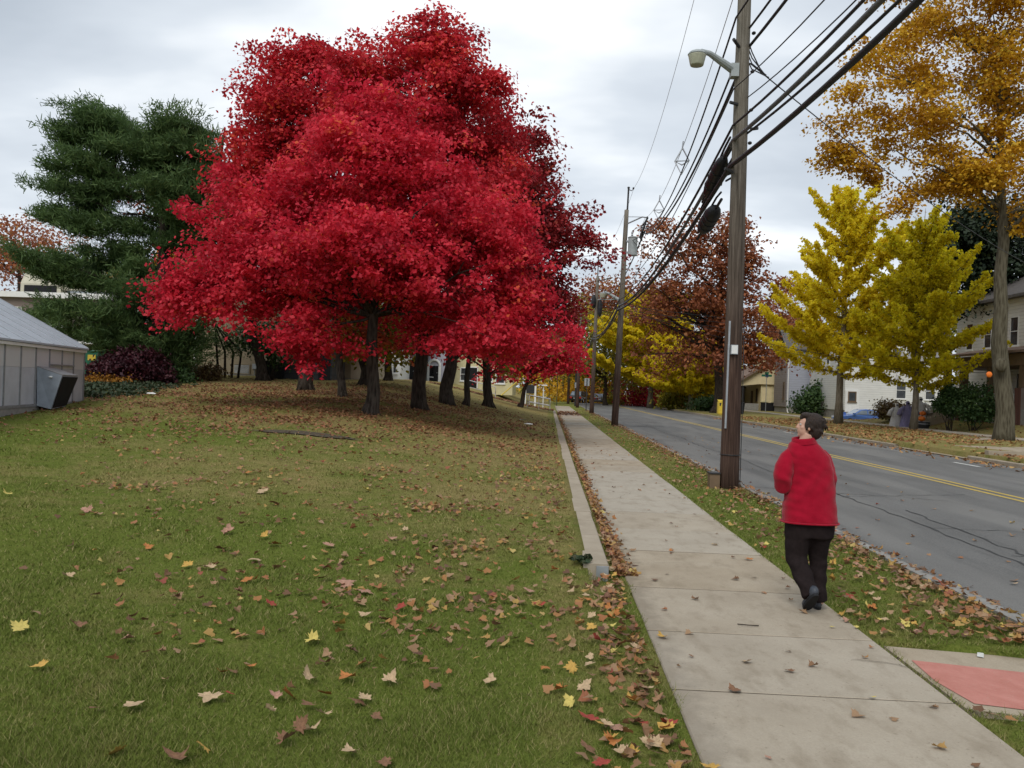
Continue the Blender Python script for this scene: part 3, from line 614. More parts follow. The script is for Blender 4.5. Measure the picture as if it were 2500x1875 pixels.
def ginkgo(label, base, r0, topz, prof, mat, seed, nb, size=.2, group=None, asc=.75, name='ginkgo_tree'):
    """upright trunk, straight ascending branches sleeved in leaves; prof(h)->reach"""
    rr = random.Random(seed); r = np.random.default_rng(seed); t = thing(name, label, 'tree', base, group); base = Vector(base); hgt = topz-base.z
    top = Vector((base.x+.02*hgt, base.y, topz)); m = MB(); P = trunk_path(base-Vector((0, 0, .15)), top, .05, 10, rr); m.tube(P, [r0*1.35]+[r0*(1-i/10.5) for i in range(1, 11)], 10)
    Cs = []; 
    for k in range(nb):
        f = (k+rr.random())/nb; h0 = .20+.74*f**.95; a = k*2.399+rr.uniform(-.4, .4)
        reach = prof(h0)*rr.choice((.55, .8, .9, 1.0, 1.12, 1.2)); s = base+(top-base)*max(.17, h0-.02); up = reach*asc*rr.uniform(.55, 1.25)*(.35+.9*h0)
        e = s+Vector((math.cos(a)*reach, math.sin(a)*reach, up)); Q = []
        for i in range(8):
            q = i/7; p = s+(e-s)*q; p.z -= reach*.10*math.sin(q*math.pi); Q.append(p)
        m.tube(Q, [max(.012, r0*.34*(1-q/8)) for q in range(8)], 5)
        L_ = (e-s).length; nn = int(42*L_)
        q = r.random(nn)**.8; base_p = np.array(s)+np.outer(q, np.array(e-s)); base_p[:, 2] -= reach*.10*np.sin(q*np.pi)
        wd = (.05+.17*np.sin(np.clip(q*.9+.1, 0, 1)*np.pi)**.8)*min(1.2, .45+.2*L_)
        base_p += r.normal(size=(nn, 3))*wd[:, None]*np.array([.75, .75, .5]); Cs.append((base_p, rr.random()))
        for j in range(int(L_*.9)):
            q0 = rr.uniform(.15, .7); p0 = s+(e-s)*q0; p0.z -= reach*.10*math.sin(q0*math.pi); aa = a+rr.choice((-1, 1))*rr.uniform(.5, 1.0); l2 = L_*rr.uniform(.14, .34)
            e2 = p0+Vector((math.cos(aa)*l2, math.sin(aa)*l2, l2*asc*.7)); m.tube([p0, (p0+e2)/2, e2], [.018, .012, .007], 4)
            n3 = int(50*l2); q = r.random(n3); bp = np.array(p0)+np.outer(q, np.array(e2-p0))+r.normal(size=(n3, 3))*.12*np.array([1, 1, .7]); Cs.append((bp, rr.random()))
    m.build('trunk', M['bark_ginkgo'], t, smooth=True)
    Pn = np.concatenate([c for c, _ in Cs]); cv = np.concatenate([np.full(len(c), v) for c, v in Cs]); V, rn = leaves(Pn, 3, .07, size, seed+1, 0, 1, .3)
    # keep leaf-wise colour but follow the branch tone
    idx = np.repeat(np.arange(len(Pn)), 1)
    np_mesh('crown', V, 4, mat, t, {'rnd': rn}); return t
dg1 = 58.5; bg1 = on_ground(838, 424, dg1)
ginkgo('tall yellow ginkgo across the road, left one of the pair', bg1, .27, W(843, 178, dg1).z, lambda h: 6.4*(1-(max(h-.12, 0)/.9)**1.5)*min(1, .62+h*1.1), M['ginkgo'], 140, 54, .18, 'pair of yellow ginkgos', 1.0)
dg2 = 51.5; bg2 = on_ground(913, 431, dg2)
ginkgo('yellow green ginkgo across the road hung with little white ghosts', bg2, .21, W(916, 208, dg2).z, lambda h: 4.3*(1-(max(h-.12, 0)/.92)**1.9)*min(1, .7+h*.9), M['ginkgo_g'], 141, 58, .17, 'pair of yellow ginkgos', .85)
dg3 = 95; bg3 = on_ground(690, 406, dg3)
ginkgo('low spreading yellow ginkgo beside the russet oak', bg3, .3, W(690, 328, dg3).z, lambda h: 6.0*(1-max(h-.2, 0)**1.4), M['ginkgo'], 142, 46, .36, None, .35)
dg4 = 104; bg4 = on_ground(650, 404, dg4)
ginkgo('big yellow ginkgo behind the second utility pole', bg4, .35, W(640, 292, dg4).z, lambda h: 8.5*(1-max(h-.2, 0)**1.4), M['ginkgo'], 143, 50, .4, None, .55)
# background trees down the street
far = [(605, 405, 112, [(605, 330, 40, 34), (600, 365, 36, 28), (580, 350, 24, 30)], 'olive', 'olive yellow tree down the street behind the third pole', .3),
       (612, 404, 125, [(615, 300, 34, 24), (640, 305, 30, 20), (595, 315, 20, 18)], 'oak', 'brown orange tree rising behind the second pole', .36),
       (655, 404, 118, [(655, 388, 24, 14), (640, 378, 16, 12), (672, 385, 18, 12)], 'maroon', 'low crimson tree by the blue mailbox', .3),
       (572, 402, 150, [(572, 375, 22, 22), (560, 365, 16, 18)], 'orangeleaf', 'golden tree where the street ends', .4),
       (548, 400, 170, [(545, 380, 22, 18), (530, 372, 20, 20)], 'olive', 'mixed green tree beyond the small red maple', .4),
       (588, 402, 135, [(590, 385, 20, 16), (600, 392, 14, 10)], 'orangeleaf', 'orange tree behind the parked cars', .4),
       (635, 403, 140, [(632, 340, 26, 30), (650, 360, 24, 26)], 'shrub', 'dark green tree behind the second utility pole', .4),
       (28, 372, 70, [(15, 238, 34, 22), (50, 228, 30, 16), (38, 262, 40, 18), (-15, 250, 30, 24)], 'oak', 'sparse russet tree behind the brick building at the left edge', .22),
       (150, 378, 66, [(160, 300, 60, 40), (200, 250, 40, 40), (120, 310, 40, 30)], 'orangeleaf', 'orange tree glimpsed through the pine', .28),
       (490, 388, 110, [(470, 350, 60, 26), (520, 355, 40, 22), (420, 345, 50, 22)], 'olive', 'green and yellow trees crown behind the pale yellow house', .4),
       (760, 404, 125, [(775, 330, 34, 24), (800, 340, 36, 22)], 'oak', 'russet tree behind the cream bungalow', .36),
       (880, 402, 120, [(880, 330, 60, 26), (930, 320, 40, 26)], 'olive', 'pale green tree behind the white houses', .4),
       (360, 383, 90, [(350, 340, 50, 22), (300, 335, 40, 22)], 'shrub', 'dark green tree behind the white building', .36)]
for i, (u, v, d, lb, mk, lab, sz) in enumerate(far):
    sparse = 'sparse' in lab
    tree('background_tree', lab, 'tree', on_ground(u, v, d), .3, W(lb[0][0], lb[0][1]-lb[0][3]*.5, d), [lobe(a, b_, d, c, e) for a, b_, c, e in lb], M[mk], M['bark_dark'], 70*len(lb), 22 if sparse else 40, d*.011, sz, 160+i, 'trees in the background', .3, 14, .35)
# dark evergreen in front of the white house
dv = 62; bv = on_ground(975, 405, dv)
tree('dark_evergreen', 'dark drooping evergreen between the yellow green ginkgo and the orange maple', 'tree', bv, .32, W(985, 200, dv),
     [lobe(975, 235, dv, 40, 32), lobe(960, 268, dv, 34, 26), lobe(1000, 262, dv, 45, 36), lobe(1020, 300, dv, 24, 26), lobe(955, 300, dv, 22, 12, 2), lobe(990, 215, dv, 36, 24)],
     M['conifer'], M['bark_dark'], 300, 90, .75, .24, 150, None, .2, 40, .4, .9)

def pine(label, base, r0, topz, tiers, seed, dens=1.0, nl=.34):
    rr = random.Random(seed); r = np.random.default_rng(seed); t = thing('white_pine', label, 'tree', base); base = Vector(base); m = MB()
    ax = [base-Vector((0, 0, .2)), base+Vector((.1, 0, (topz-base.z)*.45)), base+Vector((-.1, .1, (topz-base.z)*.75)), Vector((base.x, base.y, topz))]
    m.tube(ax, [r0*1.3, r0*.8, r0*.45, .04], 10)
    s2 = base+Vector((.35, 0, (topz-base.z)*.42)); e2 = Vector((base.x+2.6, base.y+.3, topz-.7)); m.tube([s2, s2+Vector((1.5, 0, 1.0)), s2+Vector((2.0, .1, 2.8)), e2], [r0*.6, r0*.5, r0*.4, .03], 8)
    Ps = []; Ts = []; cvs = []
    def tuft(c, dirv, n, ln):
        c = np.array(c); dv_ = np.array(dirv); dv_ = dv_/np.linalg.norm(dv_)
        q = r.normal(size=(n, 3))*.8 + dv_*.55 + np.array([0, 0, .45]); q /= np.linalg.norm(q, axis=1)[:, None]
        Ps.append(c + r.normal(size=(n, 3))*np.array([.17, .17, .09])); Ts.append(q*ln*(.7+.6*r.random(n))[:, None]); cvs.append(np.full(n, rr.random()))
    for (u0, v0, d0, ru, rv, rd, nb) in tiers:
        c0 = W(u0, v0, d0)
        for k in range(nb):
            ang = rr.uniform(0, 2*math.pi); q = math.sqrt(rr.random()); kk = d0/FPX
            tip = Vector((c0.x+math.cos(ang)*q*ru*kk, c0.y+math.sin(ang)*q*rd, c0.z+rr.uniform(-1, 1)*rv*kk*(1-.55*q*q)))
            near = ax[0]+(ax[-1]-ax[0])*min(.95, max(.08, (tip.z-base.z-.5)/(topz-base.z)))
            if u0 > 175 and v0 < 250: near = s2+(e2-s2)*min(.95, max(.1, (tip.z-s2.z)/(e2.z-s2.z+.01)))
            if k % 6 == 0: limb(m, near-Vector((0, 0, .3)), tip, .05, .012, .12, 5, rr, 4)
            d_ = (tip-near); d_.z *= .3
            pr = rr.uniform(.38, .72)*(1 if rd > .8 else .6); oa = math.atan2(d_.y, d_.x)
            for j in range(int(70*pr)):
                w_ = Vector((rr.gauss(0, pr*.8), rr.gauss(0, pr*.8), 0)); w_.z = rr.gauss(0, pr*.30)+.22*(w_.x*math.cos(oa)+w_.y*math.sin(oa))+.12*pr
                tuft(tip+w_, (math.cos(oa)*.8+w_.x, math.sin(oa)*.8+w_.y, .35), int(7*dens), nl)
    for (u0, v0, hh) in ((76, 112, 1.1), (88, 106, 1.3), (117, 108, 1.5), (126, 116, .9), (168, 108, 1.2), (176, 112, 1.0), (160, 118, .8), (196, 126, 1.1), (205, 138, 1.0), (69, 128, .8), (211, 150, .8), (60, 165, .7), (104, 116, .9), (145, 122, .9)):
        c0 = W(u0, v0+12, tiers[0][2])
        for j in range(34): f = rr.random(); tuft(c0+Vector((rr.gauss(0, .09+.22*f), rr.gauss(0, .09+.22*f), -hh*f)), (rr.gauss(0, .5), rr.gauss(0, .5), 1.0), int(7*dens), nl)
        m.tube([c0-Vector((0, 0, hh*1.6)), c0], [.04, .012], 5)
    m.build('trunk', M['bark_dark'], t, smooth=True)
    P = np.concatenate(Ps); T = np.concatenate(Ts); Nn = len(P); side = np.cross(T, r.normal(size=(Nn, 3))); side /= np.linalg.norm(side, axis=1)[:, None]; wv = side*.022
    V = np.stack([P-wv, P+wv, P+T+wv*.5, P+T-wv*.5], 1).reshape(-1, 3); cv = np.concatenate(cvs)
    np_mesh('crown', V, 4, M['pine'], t, {'rnd': np.clip(.5*cv+.5*r.random(Nn), 0, 1)}); return t
dP = 39.5; bP = on_ground(157, 386, dP)
T_ = [(95, 118, 20, 14, 1.2), (82, 135, 18, 14, 1.2), (118, 128, 16, 22, 1.2), (172, 122, 12, 18, .9), (150, 150, 14, 30, 1), (193, 140, 18, 22, 1.1), (205, 165, 15, 20, 1), (88, 165, 32, 12, 1.8), (135, 160, 45, 20, 2.2), (75, 192, 28, 12, 1.6), (150, 190, 55, 16, 2.6), (195, 190, 26, 18, 1.6), (70, 215, 26, 9, 1.6), (180, 220, 38, 14, 2.2), (110, 222, 34, 12, 2), (60, 262, 40, 13, 2.4), (110, 250, 36, 10, 2.2), (95, 275, 50, 10, 2.6), (170, 270, 44, 10, 2.4), (150, 295, 60, 10, 3), (190, 290, 30, 9, 1.8), (60, 312, 45, 12, 2.6), (140, 320, 50, 12, 2.6), (138, 345, 36, 12, 2), (170, 350, 18, 14, 1.3), (110, 335, 40, 10, 2.2), (185, 240, 28, 10, 1.6)]
pine('tall dark green white pine left of the red maples', bP, .34, W(150, 108, dP).z, [(u, v+(9 if v < 170 else 3), dP, ru, rv, rd, max(3, int(3+ru*rv*.0135))) for u, v, ru, rv, rd in T_], 170, 2.6, .24)
for i, (u, d, lab) in enumerate([(228, 46.5, 'young multi stemmed pine in front of the beige building vent'), (188, 44.5, 'young green pine at the left corner of the beige building')]):
    b0 = on_ground(u, 378, d); t = thing('young_pine', lab, 'tree', b0); m = MB(); rr = random.Random(180+i); tips = []
    for k in range(4 if i == 0 else 2):
        e_ = b0+Vector((rr.uniform(-1.4, 1.4), rr.uniform(-.6, .6), rr.uniform(3.0, 4.2))); m.tube([b0+Vector(((k-1.5)*.35, 0, -.1)), b0+Vector(((k-1.5)*.45, 0, 1.4)), e_], [.08, .06, .03], 6)
    m.build('trunk', M['bark_dark'], t)
    C, _ = crown_pts([lobe(u, 352, d, 32, 7, 1.2), lobe(u-14, 340, d, 28, 7, 1.2), lobe(u+10, 332, d, 30, 6, 1.2)] if i == 0 else [lobe(u, 345, d, 22, 12, 1.2), lobe(u+2, 362, d, 22, 8, 1.2), lobe(u-4, 330, d, 20, 8, 1)], 56, .2, 190+i)
    V, rn = leaves(C, 40, .3, .15, 195+i, 0, .4, .5, .3); np_mesh('crown', V, 4, M['pine'], t, {'rnd': rn})

def shrub(name, label, base, lobes, mat, ncl, per, cs, size, seed, group=None, stems=8, cat='shrub'):
    base = Vector(base); t = thing(name, label, cat, base, group); rr = random.Random(seed); m = MB(); C, _ = crown_pts(lobes, ncl, .35, seed)
    for k in range(stems): limb(m, base+Vector((rr.uniform(-.2, .2), rr.uniform(-.2, .2), -.1)), C[rr.randrange(ncl)], .03, .008, -.1, 4, rr, 4)
    m.build('stems', M['bark_dark'], t); V, rn = leaves(C, per, cs, size, seed+1, .1, .7, .4); np_mesh('foliage', V, 4, mat, t, {'rnd': rn}); return t
dS = 37.5
shrub('burgundy_shrub', 'wide dark burgundy shrub below the pine beside the greenhouse', on_ground(125, 385, dS), [lobe(125, 372, dS, 34, 16, 1.4), lobe(140, 362, dS, 26, 14, 1.2), lobe(98, 380, dS, 16, 9, .9), lobe(150, 376, dS, 22, 14, 1)], M['burgundy'], 170, 55, .26, .12, 200)
shrub('brown_shrub', 'brown and burgundy shrub at the left foot of the beige building', on_ground(200, 384, 42), [lobe(196, 378, 42, 20, 9, 1), lobe(210, 372, 42, 10, 10, .8)], M['brownleaf'], 80, 38, .25, .11, 202)
shrub('weeping_shrub', 'drooping dark green shrub hanging in front of the dark shed', on_ground(268, 384, 45), [lobe(272, 340, 45, 18, 18, 1.3), lobe(258, 335, 45, 14, 14, 1), lobe(280, 355, 45, 9, 9, .8)], M['shrub'], 80, 36, .4, .15, 204)
shrub('evergreen_shrub', 'dark evergreen shrub at the foot of the pine', on_ground(165, 386, 38.8), [lobe(166, 376, 38.8, 15, 14, .8), lobe(178, 380, 38.8, 12, 8, .7)], M['shrub'], 80, 45, .26, .11, 206)
shrub('rounded_shrub', 'large rounded dark shrub beside the pale blue grey house', on_ground(816, 416, 92), [lobe(818, 402, 92, 20, 13, 2), lobe(826, 392, 92, 14, 11, 1.6), lobe(805, 406, 92, 10, 9, 1.2)], M['shrub'], 130, 45, .55, .24, 208)
shrub('upright_yew', 'dark upright yew beside the porch steps', on_ground(949, 417, 51), [lobe(949, 405, 51, 10, 13, .7), lobe(951, 395, 51, 7, 10, .5)], M['shrub'], 70, 55, .22, .12, 210)
shrub('rounded_shrub', 'round green shrub in front of the porch wall', on_ground(974, 418, 50), [lobe(974, 396, 50, 14, 14, .9), lobe(970, 408, 50, 15, 12, .9), lobe(985, 410, 50, 10, 10, .8)], M['shrub'], 90, 52, .26, .13, 212)
shrub('rounded_shrub', 'low olive shrub behind the blue car', on_ground(893, 415, 63), [lobe(891, 410, 63, 14, 8, 1)], M['brownleaf'], 60, 45, .3, .14, 214)
shrub('hedge_shrub', 'dark green shrub beneath the russet oak by the yellow box', on_ground(706, 411, 88), [lobe(706, 406, 88, 14, 8, 1.4), lobe(722, 404, 88, 8, 8, 1.2)], M['shrub'], 70, 42, .45, .22, 216)
shrub('autumn_shrub', 'golden brown shrub under the low ginkgo', on_ground(676, 409, 97), [lobe(676, 399, 97, 18, 10, 1.8), lobe(700, 398, 97, 16, 10, 1.6)], M['olive'], 90, 40, .5, .26, 218)
shrub('autumn_shrub', 'small crimson shrub beside the blue mailbox', on_ground(644, 407, 116), [lobe(644, 400, 116, 14, 6, 1.5), lobe(660, 400, 116, 16, 7, 1.5)], M['dred'], 60, 36, .55, .28, 220)
shrub('autumn_shrub', 'yellow shrub at the kerb right of the far cars', on_ground(615, 406, 122), [lobe(614, 401, 122, 9, 4, 1.3)], M['olive'], 40, 36, .5, .28, 222)
shrub('rounded_shrub', 'small green shrub at the left porch pier', on_ground(916, 416, 58), [lobe(917, 411, 58, 8, 5, .6)], M['brownleaf'], 40, 40, .25, .13, 224)
# ivy and flowers on the bank
r = np.random.default_rng(31); n = 2600; X = r.uniform(-18.5, -11.5, n); Y = r.uniform(26.5, 36, n); keep = r.random(n) < np.clip((-13.2-.16*(Y-26.5)-X)/2.2, 0, 1)
X, Y = X[keep], Y[keep]; C = np.stack([X, Y, H(X, Y)+.045], 1); V, rn = leaves(C, 6, .13, .11, 33, 0, .4, .7); tag(np_mesh('ivy_ground_cover', V, 4, M['ivy'], None, {'rnd': rn}), 'dark ivy covering the bank right of the greenhouse', 'ground cover', None, 'stuff')
n = 85; t_ = r.random(n); C = np.stack([-19.6+2.3*t_+r.normal(0, .15, n), 35.3+r.normal(0, .3, n), 0*t_], 1); C[:, 2] = H(C[:, 0], C[:, 1])+.16+r.normal(0, .06, n)
V, rn = leaves(C, 12, .16, .09, 35, 0, .6, .5); tag(np_mesh('orange_flower_bed', V, 4, M['flower'], None, {'rnd': rn}), 'strip of orange flowers in front of the burgundy shrub', 'flowers', None, 'stuff')
# ------------------------------------------------------------------ building helpers
def window(root, c, ax, w, h, fm, mullion=(1, 1), fw=.07, depth=.05, name='window', glass=None):
    """c centre on the wall face; ax = outward normal, one of '-x','-y','+x'"""
    nrm = {'-x': Vector((-1, 0, 0)), '-y': Vector((0, -1, 0)), '+x': Vector((1, 0, 0))}[ax]; s = Vector((0, 1, 0)) if 'x' in ax else Vector((1, 0, 0)); up = Vector((0, 0, 1)); c = Vector(c)
    def slab(m, a0, a1, b0, b1, o0, o1):
        pts = [c+s*a+up*b_+nrm*o for o in (o0, o1) for a, b_ in ((a0, b0), (a1, b0), (a1, b1), (a0, b1))]
        m.add(pts, [(0, 1, 2, 3), (7, 6, 5, 4), (0, 4, 5, 1), (1, 5, 6, 2), (2, 6, 7, 3), (3, 7, 4, 0)])
    m = MB(); slab(m, -w/2, -w/2+fw, -h/2, h/2, 0.002, depth); slab(m, w/2-fw, w/2, -h/2, h/2, .002, depth); slab(m, -w/2+fw, w/2-fw, h/2-fw, h/2, .002, depth); slab(m, -w/2+fw, w/2-fw, -h/2, -h/2+fw, .002, depth)
    for k in range(1, mullion[0]): a = -w/2+w*k/mullion[0]; slab(m, a-.02, a+.02, -h/2+fw, h/2-fw, .012, depth-.008)
    for k in range(1, mullion[1]): b_ = -h/2+h*k/mullion[1]; slab(m, -w/2+fw, w/2-fw, b_-.025, b_+.025, .014, depth-.004)
    f = m.build(name, fm, root, normals=True)
    m = MB(); slab(m, -w/2+fw, w/2-fw, -h/2+fw, h/2-fw, .003, .010); m.build('pane', glass or M['glass'], f, normals=True)
    m = MB(); slab(m, -w/2-.06, w/2+.06, -h/2-.09, -h/2-.003, .002, depth+.06); m.build('sill', fm, f, normals=True)
    return f
def box_part(root, name, mat, x0, x1, y0, y1, z0, z1, label=None):
    return MB().box(x0, x1, y0, y1, z0, z1).build(name, mat, root, label=label)
def gable(root, mat, x0, x1, y0, y1, z0, rise, axis='y', over=.35, th=.16, name='roof'):
    m = MB()
    if axis == 'y':   # ridge along y
        xm = (x0+x1)/2; k = rise/((x1-x0)/2)
        for sgn, xe in ((-1, x0), (1, x1)):
            a = (xe+sgn*over, z0-over*k); m.prism([(a[0], y0-over, a[1]), (xm, y0-over, z0+rise), (xm, y0-over, z0+rise+th), (a[0], y0-over, a[1]+th)], (0, y1-y0+2*over, 0))
    else:
        ym = (y0+y1)/2; k = rise/((y1-y0)/2)
        for sgn, ye in ((-1, y0), (1, y1)):
            a = (ye+sgn*over, z0-over*k); m.prism([(x0-over, a[0], a[1]), (x0-over, ym, z0+rise), (x0-over, ym, z0+rise+th), (x0-over, a[0], a[1]+th)], (x1-x0+2*over, 0, 0))
    return m.build(name, mat, root, normals=True)
def hip(root, mat, x0, x1, y0, y1, z0, rise, over=.4, name='roof'):
    x0 -= over; x1 += over; y0 -= over; y1 += over; xm, ym = (x0+x1)/2, (y0+y1)/2; r_ = min(x1-x0, y1-y0)/2
    a = (xm, y0+r_, z0+rise) if y1-y0 >= x1-x0 else (x0+r_, ym, z0+rise); b_ = (xm, y1-r_, z0+rise) if y1-y0 >= x1-x0 else (x1-r_, ym, z0+rise)
    vs = [(x0, y0, z0), (x1, y0, z0), (x1, y1, z0), (x0, y1, z0), (x0, y0, z0+.18), (x1, y0, z0+.18), (x1, y1, z0+.18), (x0, y1, z0+.18), a, b_]
    fs = [(3, 2, 1, 0), (0, 1, 5, 4), (1, 2, 6, 5), (2, 3, 7, 6), (3, 0, 4, 7)]
    fs += [(4, 5, 8), (5, 6, 9, 8), (6, 7, 9), (7, 4, 8, 9)] if y1-y0 >= x1-x0 else [(4, 5, 9, 8), (5, 6, 9), (6, 7, 8, 9), (7, 4, 8)]
    return MB().add(vs, fs).build(name, mat, root, normals=True)
def gable_wall(root, mat, x0, x1, y, z0, z1, rise, th=.2, axis='y', name='gable_wall'):
    m = MB()
    if axis == 'y': m.prism([(x0, y, z0), (x1, y, z0), (x1, y, z1), ((x0+x1)/2, y, z1+rise), (x0, y, z1)], (0, th, 0))
    else: m.prism([(y, x0, z0), (y, x1, z0), (y, x1, z1), (y, (x0+x1)/2, z1+rise), (y, x0, z1)], (th, 0, 0))
    return m.build(name, mat, root, normals=True)

# ------------------------------------------------------------------ greenhouse (local frame: long wall along +l, away; n = outward, to the right)
P0 = W(82, 411, 26.0); Pn = W(0, 419, 20.0); z0g = .48
dl = Vector((Pn.x-P0.x, Pn.y-P0.y, 0)); dl.normalize(); nl_ = Vector((-dl.y, dl.x, 0)); nl_ = nl_ if nl_.x > 0 else -nl_   # dl points towards the camera
gh = thing('greenhouse', 'low translucent greenhouse with pitched sheet roof at the left edge', 'greenhouse', (P0.x, P0.y, z0g))
def G(l, o, z): return Vector((P0.x, P0.y, 0)) + dl*l + nl_*o + Vector((0, 0, z))
def gbox(m, l0, l1, o0, o1, za, zb):
    m.add([G(l, o, z) for z in (za, zb) for o in (o0, o1) for l in (l0, l1)], [(0, 2, 3, 1), (4, 5, 7, 6), (0, 1, 5, 4), (2, 6, 7, 3), (0, 4, 6, 2), (1, 3, 7, 5)])
zE = 2.38; zK = .80; LG = 13.0; WG = 7.0; RK = .56
pw = 1.0
m = MB()
for k in range(13): gbox(m, k*pw+.02, (k+1)*pw-.02, -.03, 0, zK+.05, 1.78)
m.build('lower_panels', M['ghlow'], gh, normals=True)
m = MB()
for k in range(13): gbox(m, k*pw+.02, (k+1)*pw-.02, -.03, .002, 1.785, zE-.08)
m.build('upper_panels', M['ghpanel'], gh, normals=True)
m = MB()
for k in range(14): gbox(m, k*pw-.022, k*pw+.022, -.04, .028, zK-.02, zE-.06)
gbox(m, -.02, LG, -.04, .03, zK-.02, zK+.048); gbox(m, 1.0, 3.0, .003, .05, 1.86, 1.90)
m.build('frame', M['ghframe'], gh, normals=True)
m = MB(); gbox(m, -.03, LG, -.08, .07, zE-.085, zE-.01); m.build('gutter', M['white'], gh, normals=True)
m = MB(); gbox(m, -.03, LG, -.06, .055, zE-.008, zE+.035); m.build('eave_strip', M['darkmetal'], gh, normals=True)
m = MB(); gbox(m, 0, LG, -.06, .012, -.1, zK-.022); m.build('block_base', M['stone'], gh, normals=True)
m = MB(); gbox(m, -.01, LG, .013, .03, zK-.30, zK-.27); gbox(m, -.01, .05, .013, .05, .2, zK-.02)
for l in (5.0, 5.9): gbox(m, l, l+.05, .013, .03, .3, zK-.26)
m.build('base_rail', M['ghframe'], gh, normals=True)
m = MB()
for l in (5.12, 5.52): gbox(m, l, l+.32, .012, .024, .36, .62)
m.build('base_vent', M['dark'], gh, normals=True)
m = MB(); rd = WG/2
m.add([G(-.12, .10, zE-.0), G(LG, .10, zE), G(LG, -rd, zE+rd*RK), G(-.12, -rd, zE+rd*RK), G(-.12, .10, zE+.05), G(LG, .10, zE+.05), G(LG, -rd, zE+rd*RK+.05), G(-.12, -rd, zE+rd*RK+.05)], [(0, 1, 2, 3), (7, 6, 5, 4), (0, 4, 5, 1), (1, 5, 6, 2), (2, 6, 7, 3), (3, 7, 4, 0)])
m.add([G(-.12, -2*rd-.1, zE), G(LG, -2*rd-.1, zE), G(LG, -rd, zE+rd*RK), G(-.12, -rd, zE+rd*RK), G(-.12, -2*rd-.1, zE+.05), G(LG, -2*rd-.1, zE+.05), G(LG, -rd, zE+rd*RK+.05), G(-.12, -rd, zE+rd*RK+.05)], [(0, 3, 2, 1), (4, 5, 6, 7), (0, 1, 5, 4), (1, 2, 6, 5), (2, 3, 7, 6), (3, 0, 4, 7)])
rf = m.build('roof', M['ghroof'], gh, normals=True)
m = MB()
for k in range(0, 14): m.tube([G(k*pw-.05, .09, zE+.065), G(k*pw-.05, -rd, zE+rd*RK+.065)], .016, 5)
m.build('roof_batten', M['galv'], rf)
m = MB(); m.prism([G(.0, 0, .3), G(0, -2*rd, .3), G(0, -2*rd, zE), G(0, -rd, zE+rd*RK-.02), G(0, 0, zE-.01)], dl*.05); m.build('end_wall', M['ghpanel'], gh, normals=True)
# cooler box hung on the long wall: tapers downwards, open louvred end facing away
ck = thing('cooler_box', 'grey blue sheet metal cooler box hung slanting on the greenhouse wall', 'cooler box', G(3.0, .4, .8))
m = MB(); la, lb = 2.6, 3.9
top_ = [G(la, .012, 1.78), G(lb, .012, 1.80), G(lb, .62, 1.60), G(la, .62, 1.59)]; bot_ = [G(la+.05, .032, .80), G(lb-.02, .032, .80), G(lb-.06, .36, .72), G(la+.1, .36, .76)]
m.add(top_+bot_, [(0, 1, 2, 3), (7, 6, 5, 4), (1, 5, 6, 2), (2, 6, 7, 3), (0, 3, 7, 4), (0, 4, 5, 1)])
m.build('casing', M['boxmetal'], ck, normals=True)
m = MB(); q = [Vector(p) for p in (top_[2], top_[3], bot_[3], bot_[2])]; cc = sum(q, Vector())/4; q = [cc+(p-cc)*.93+nl_*.012 for p in q]
m.prism(q, nl_*.012)
m.build('louvre_opening', M['dark'], ck, normals=True)  # flat dark panel on the casing paints the shade inside the louvre
m = MB(); c_ = (Vector(top_[1])*.42+Vector(top_[2])*.58)*.86+(Vector(bot_[1])*.42+Vector(bot_[2])*.58)*.14+dl*.012; m.ell(c_, (.05, .05, .03), 8, 6); m.build('badge', M['white'], ck)
m = MB(); tt = [Vector(p)+Vector((0, 0, .004)) for p in top_]; m.prism(tt, (0, 0, .02)); m.build('lid', M['ghframe'], ck, normals=True)

# ------------------------------------------------------------------ left background buildings
bk = thing('brick_building', 'long flat roofed red brick building behind the pine', 'building', (-35, 60, 1.7))
box_part(bk, 'wall', M['brick'], -62, -17.2, 59, 80, .8, 6.85); box_part(bk, 'roof', M['white'], -62.3, -16.9, 58.7, 80.3, 6.86, 7.25, 'white flat roof edge')
for k in range(9): window(bk, (-44.0+3.0*k, 59, 5.5), '-y', 1.7, 1.4, M['white'], (2, 1), .1)
for k in range(9): window(bk, (-44.0+3.0*k, 59, 2.75), '-y', 1.5, 1.5, M['white'], (2, 2), .1)
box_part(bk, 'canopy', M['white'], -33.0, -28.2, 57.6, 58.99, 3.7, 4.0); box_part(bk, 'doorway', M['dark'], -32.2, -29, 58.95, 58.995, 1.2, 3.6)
m = MB()
for x in (-32.8, -28.4): m.box(x-.08, x+.08, 57.7, 57.86, 1.2, 3.7)
m.build('canopy_post', M['white'], bk)
ru = thing('rooftop_unit', 'tan rooftop air handling unit on the brick building', 'roof unit', (-36, 62, 7.25))
m = MB(); m.prism([(-38.6, 61, 7.26), (-38.6, 64, 7.26), (-38.6, 64, 9.5), (-38.6, 61.9, 9.5), (-38.6, 61, 8.1)], (3.0, 0, 0)); m.box(-35.59, -31.8, 61.3, 64, 7.7, 9.35); m.build('casing', M['rtu'], ru, normals=True)
m = MB()
for k in range(5): m.box(-35.2+.75*k, -35.16+.75*k, 61.27, 61.298, 7.75, 9.3)
m.box(-38.3, -35.9, 60.95, 60.998, 7.35, 7.95); m.build('louvre', M['dark'], ru)
m = MB(); m.box(-35.4, -31.9, 61.5, 63.8, 7.255, 7.69); m.build('kerb_frame', M['galv'], ru)
be = thing('beige_building', 'blank beige stucco building with a louvred vent behind the red maples', 'building', (-18, 52, 1.7))
xL, xR, yF = -20.6, -11.5, 49.6
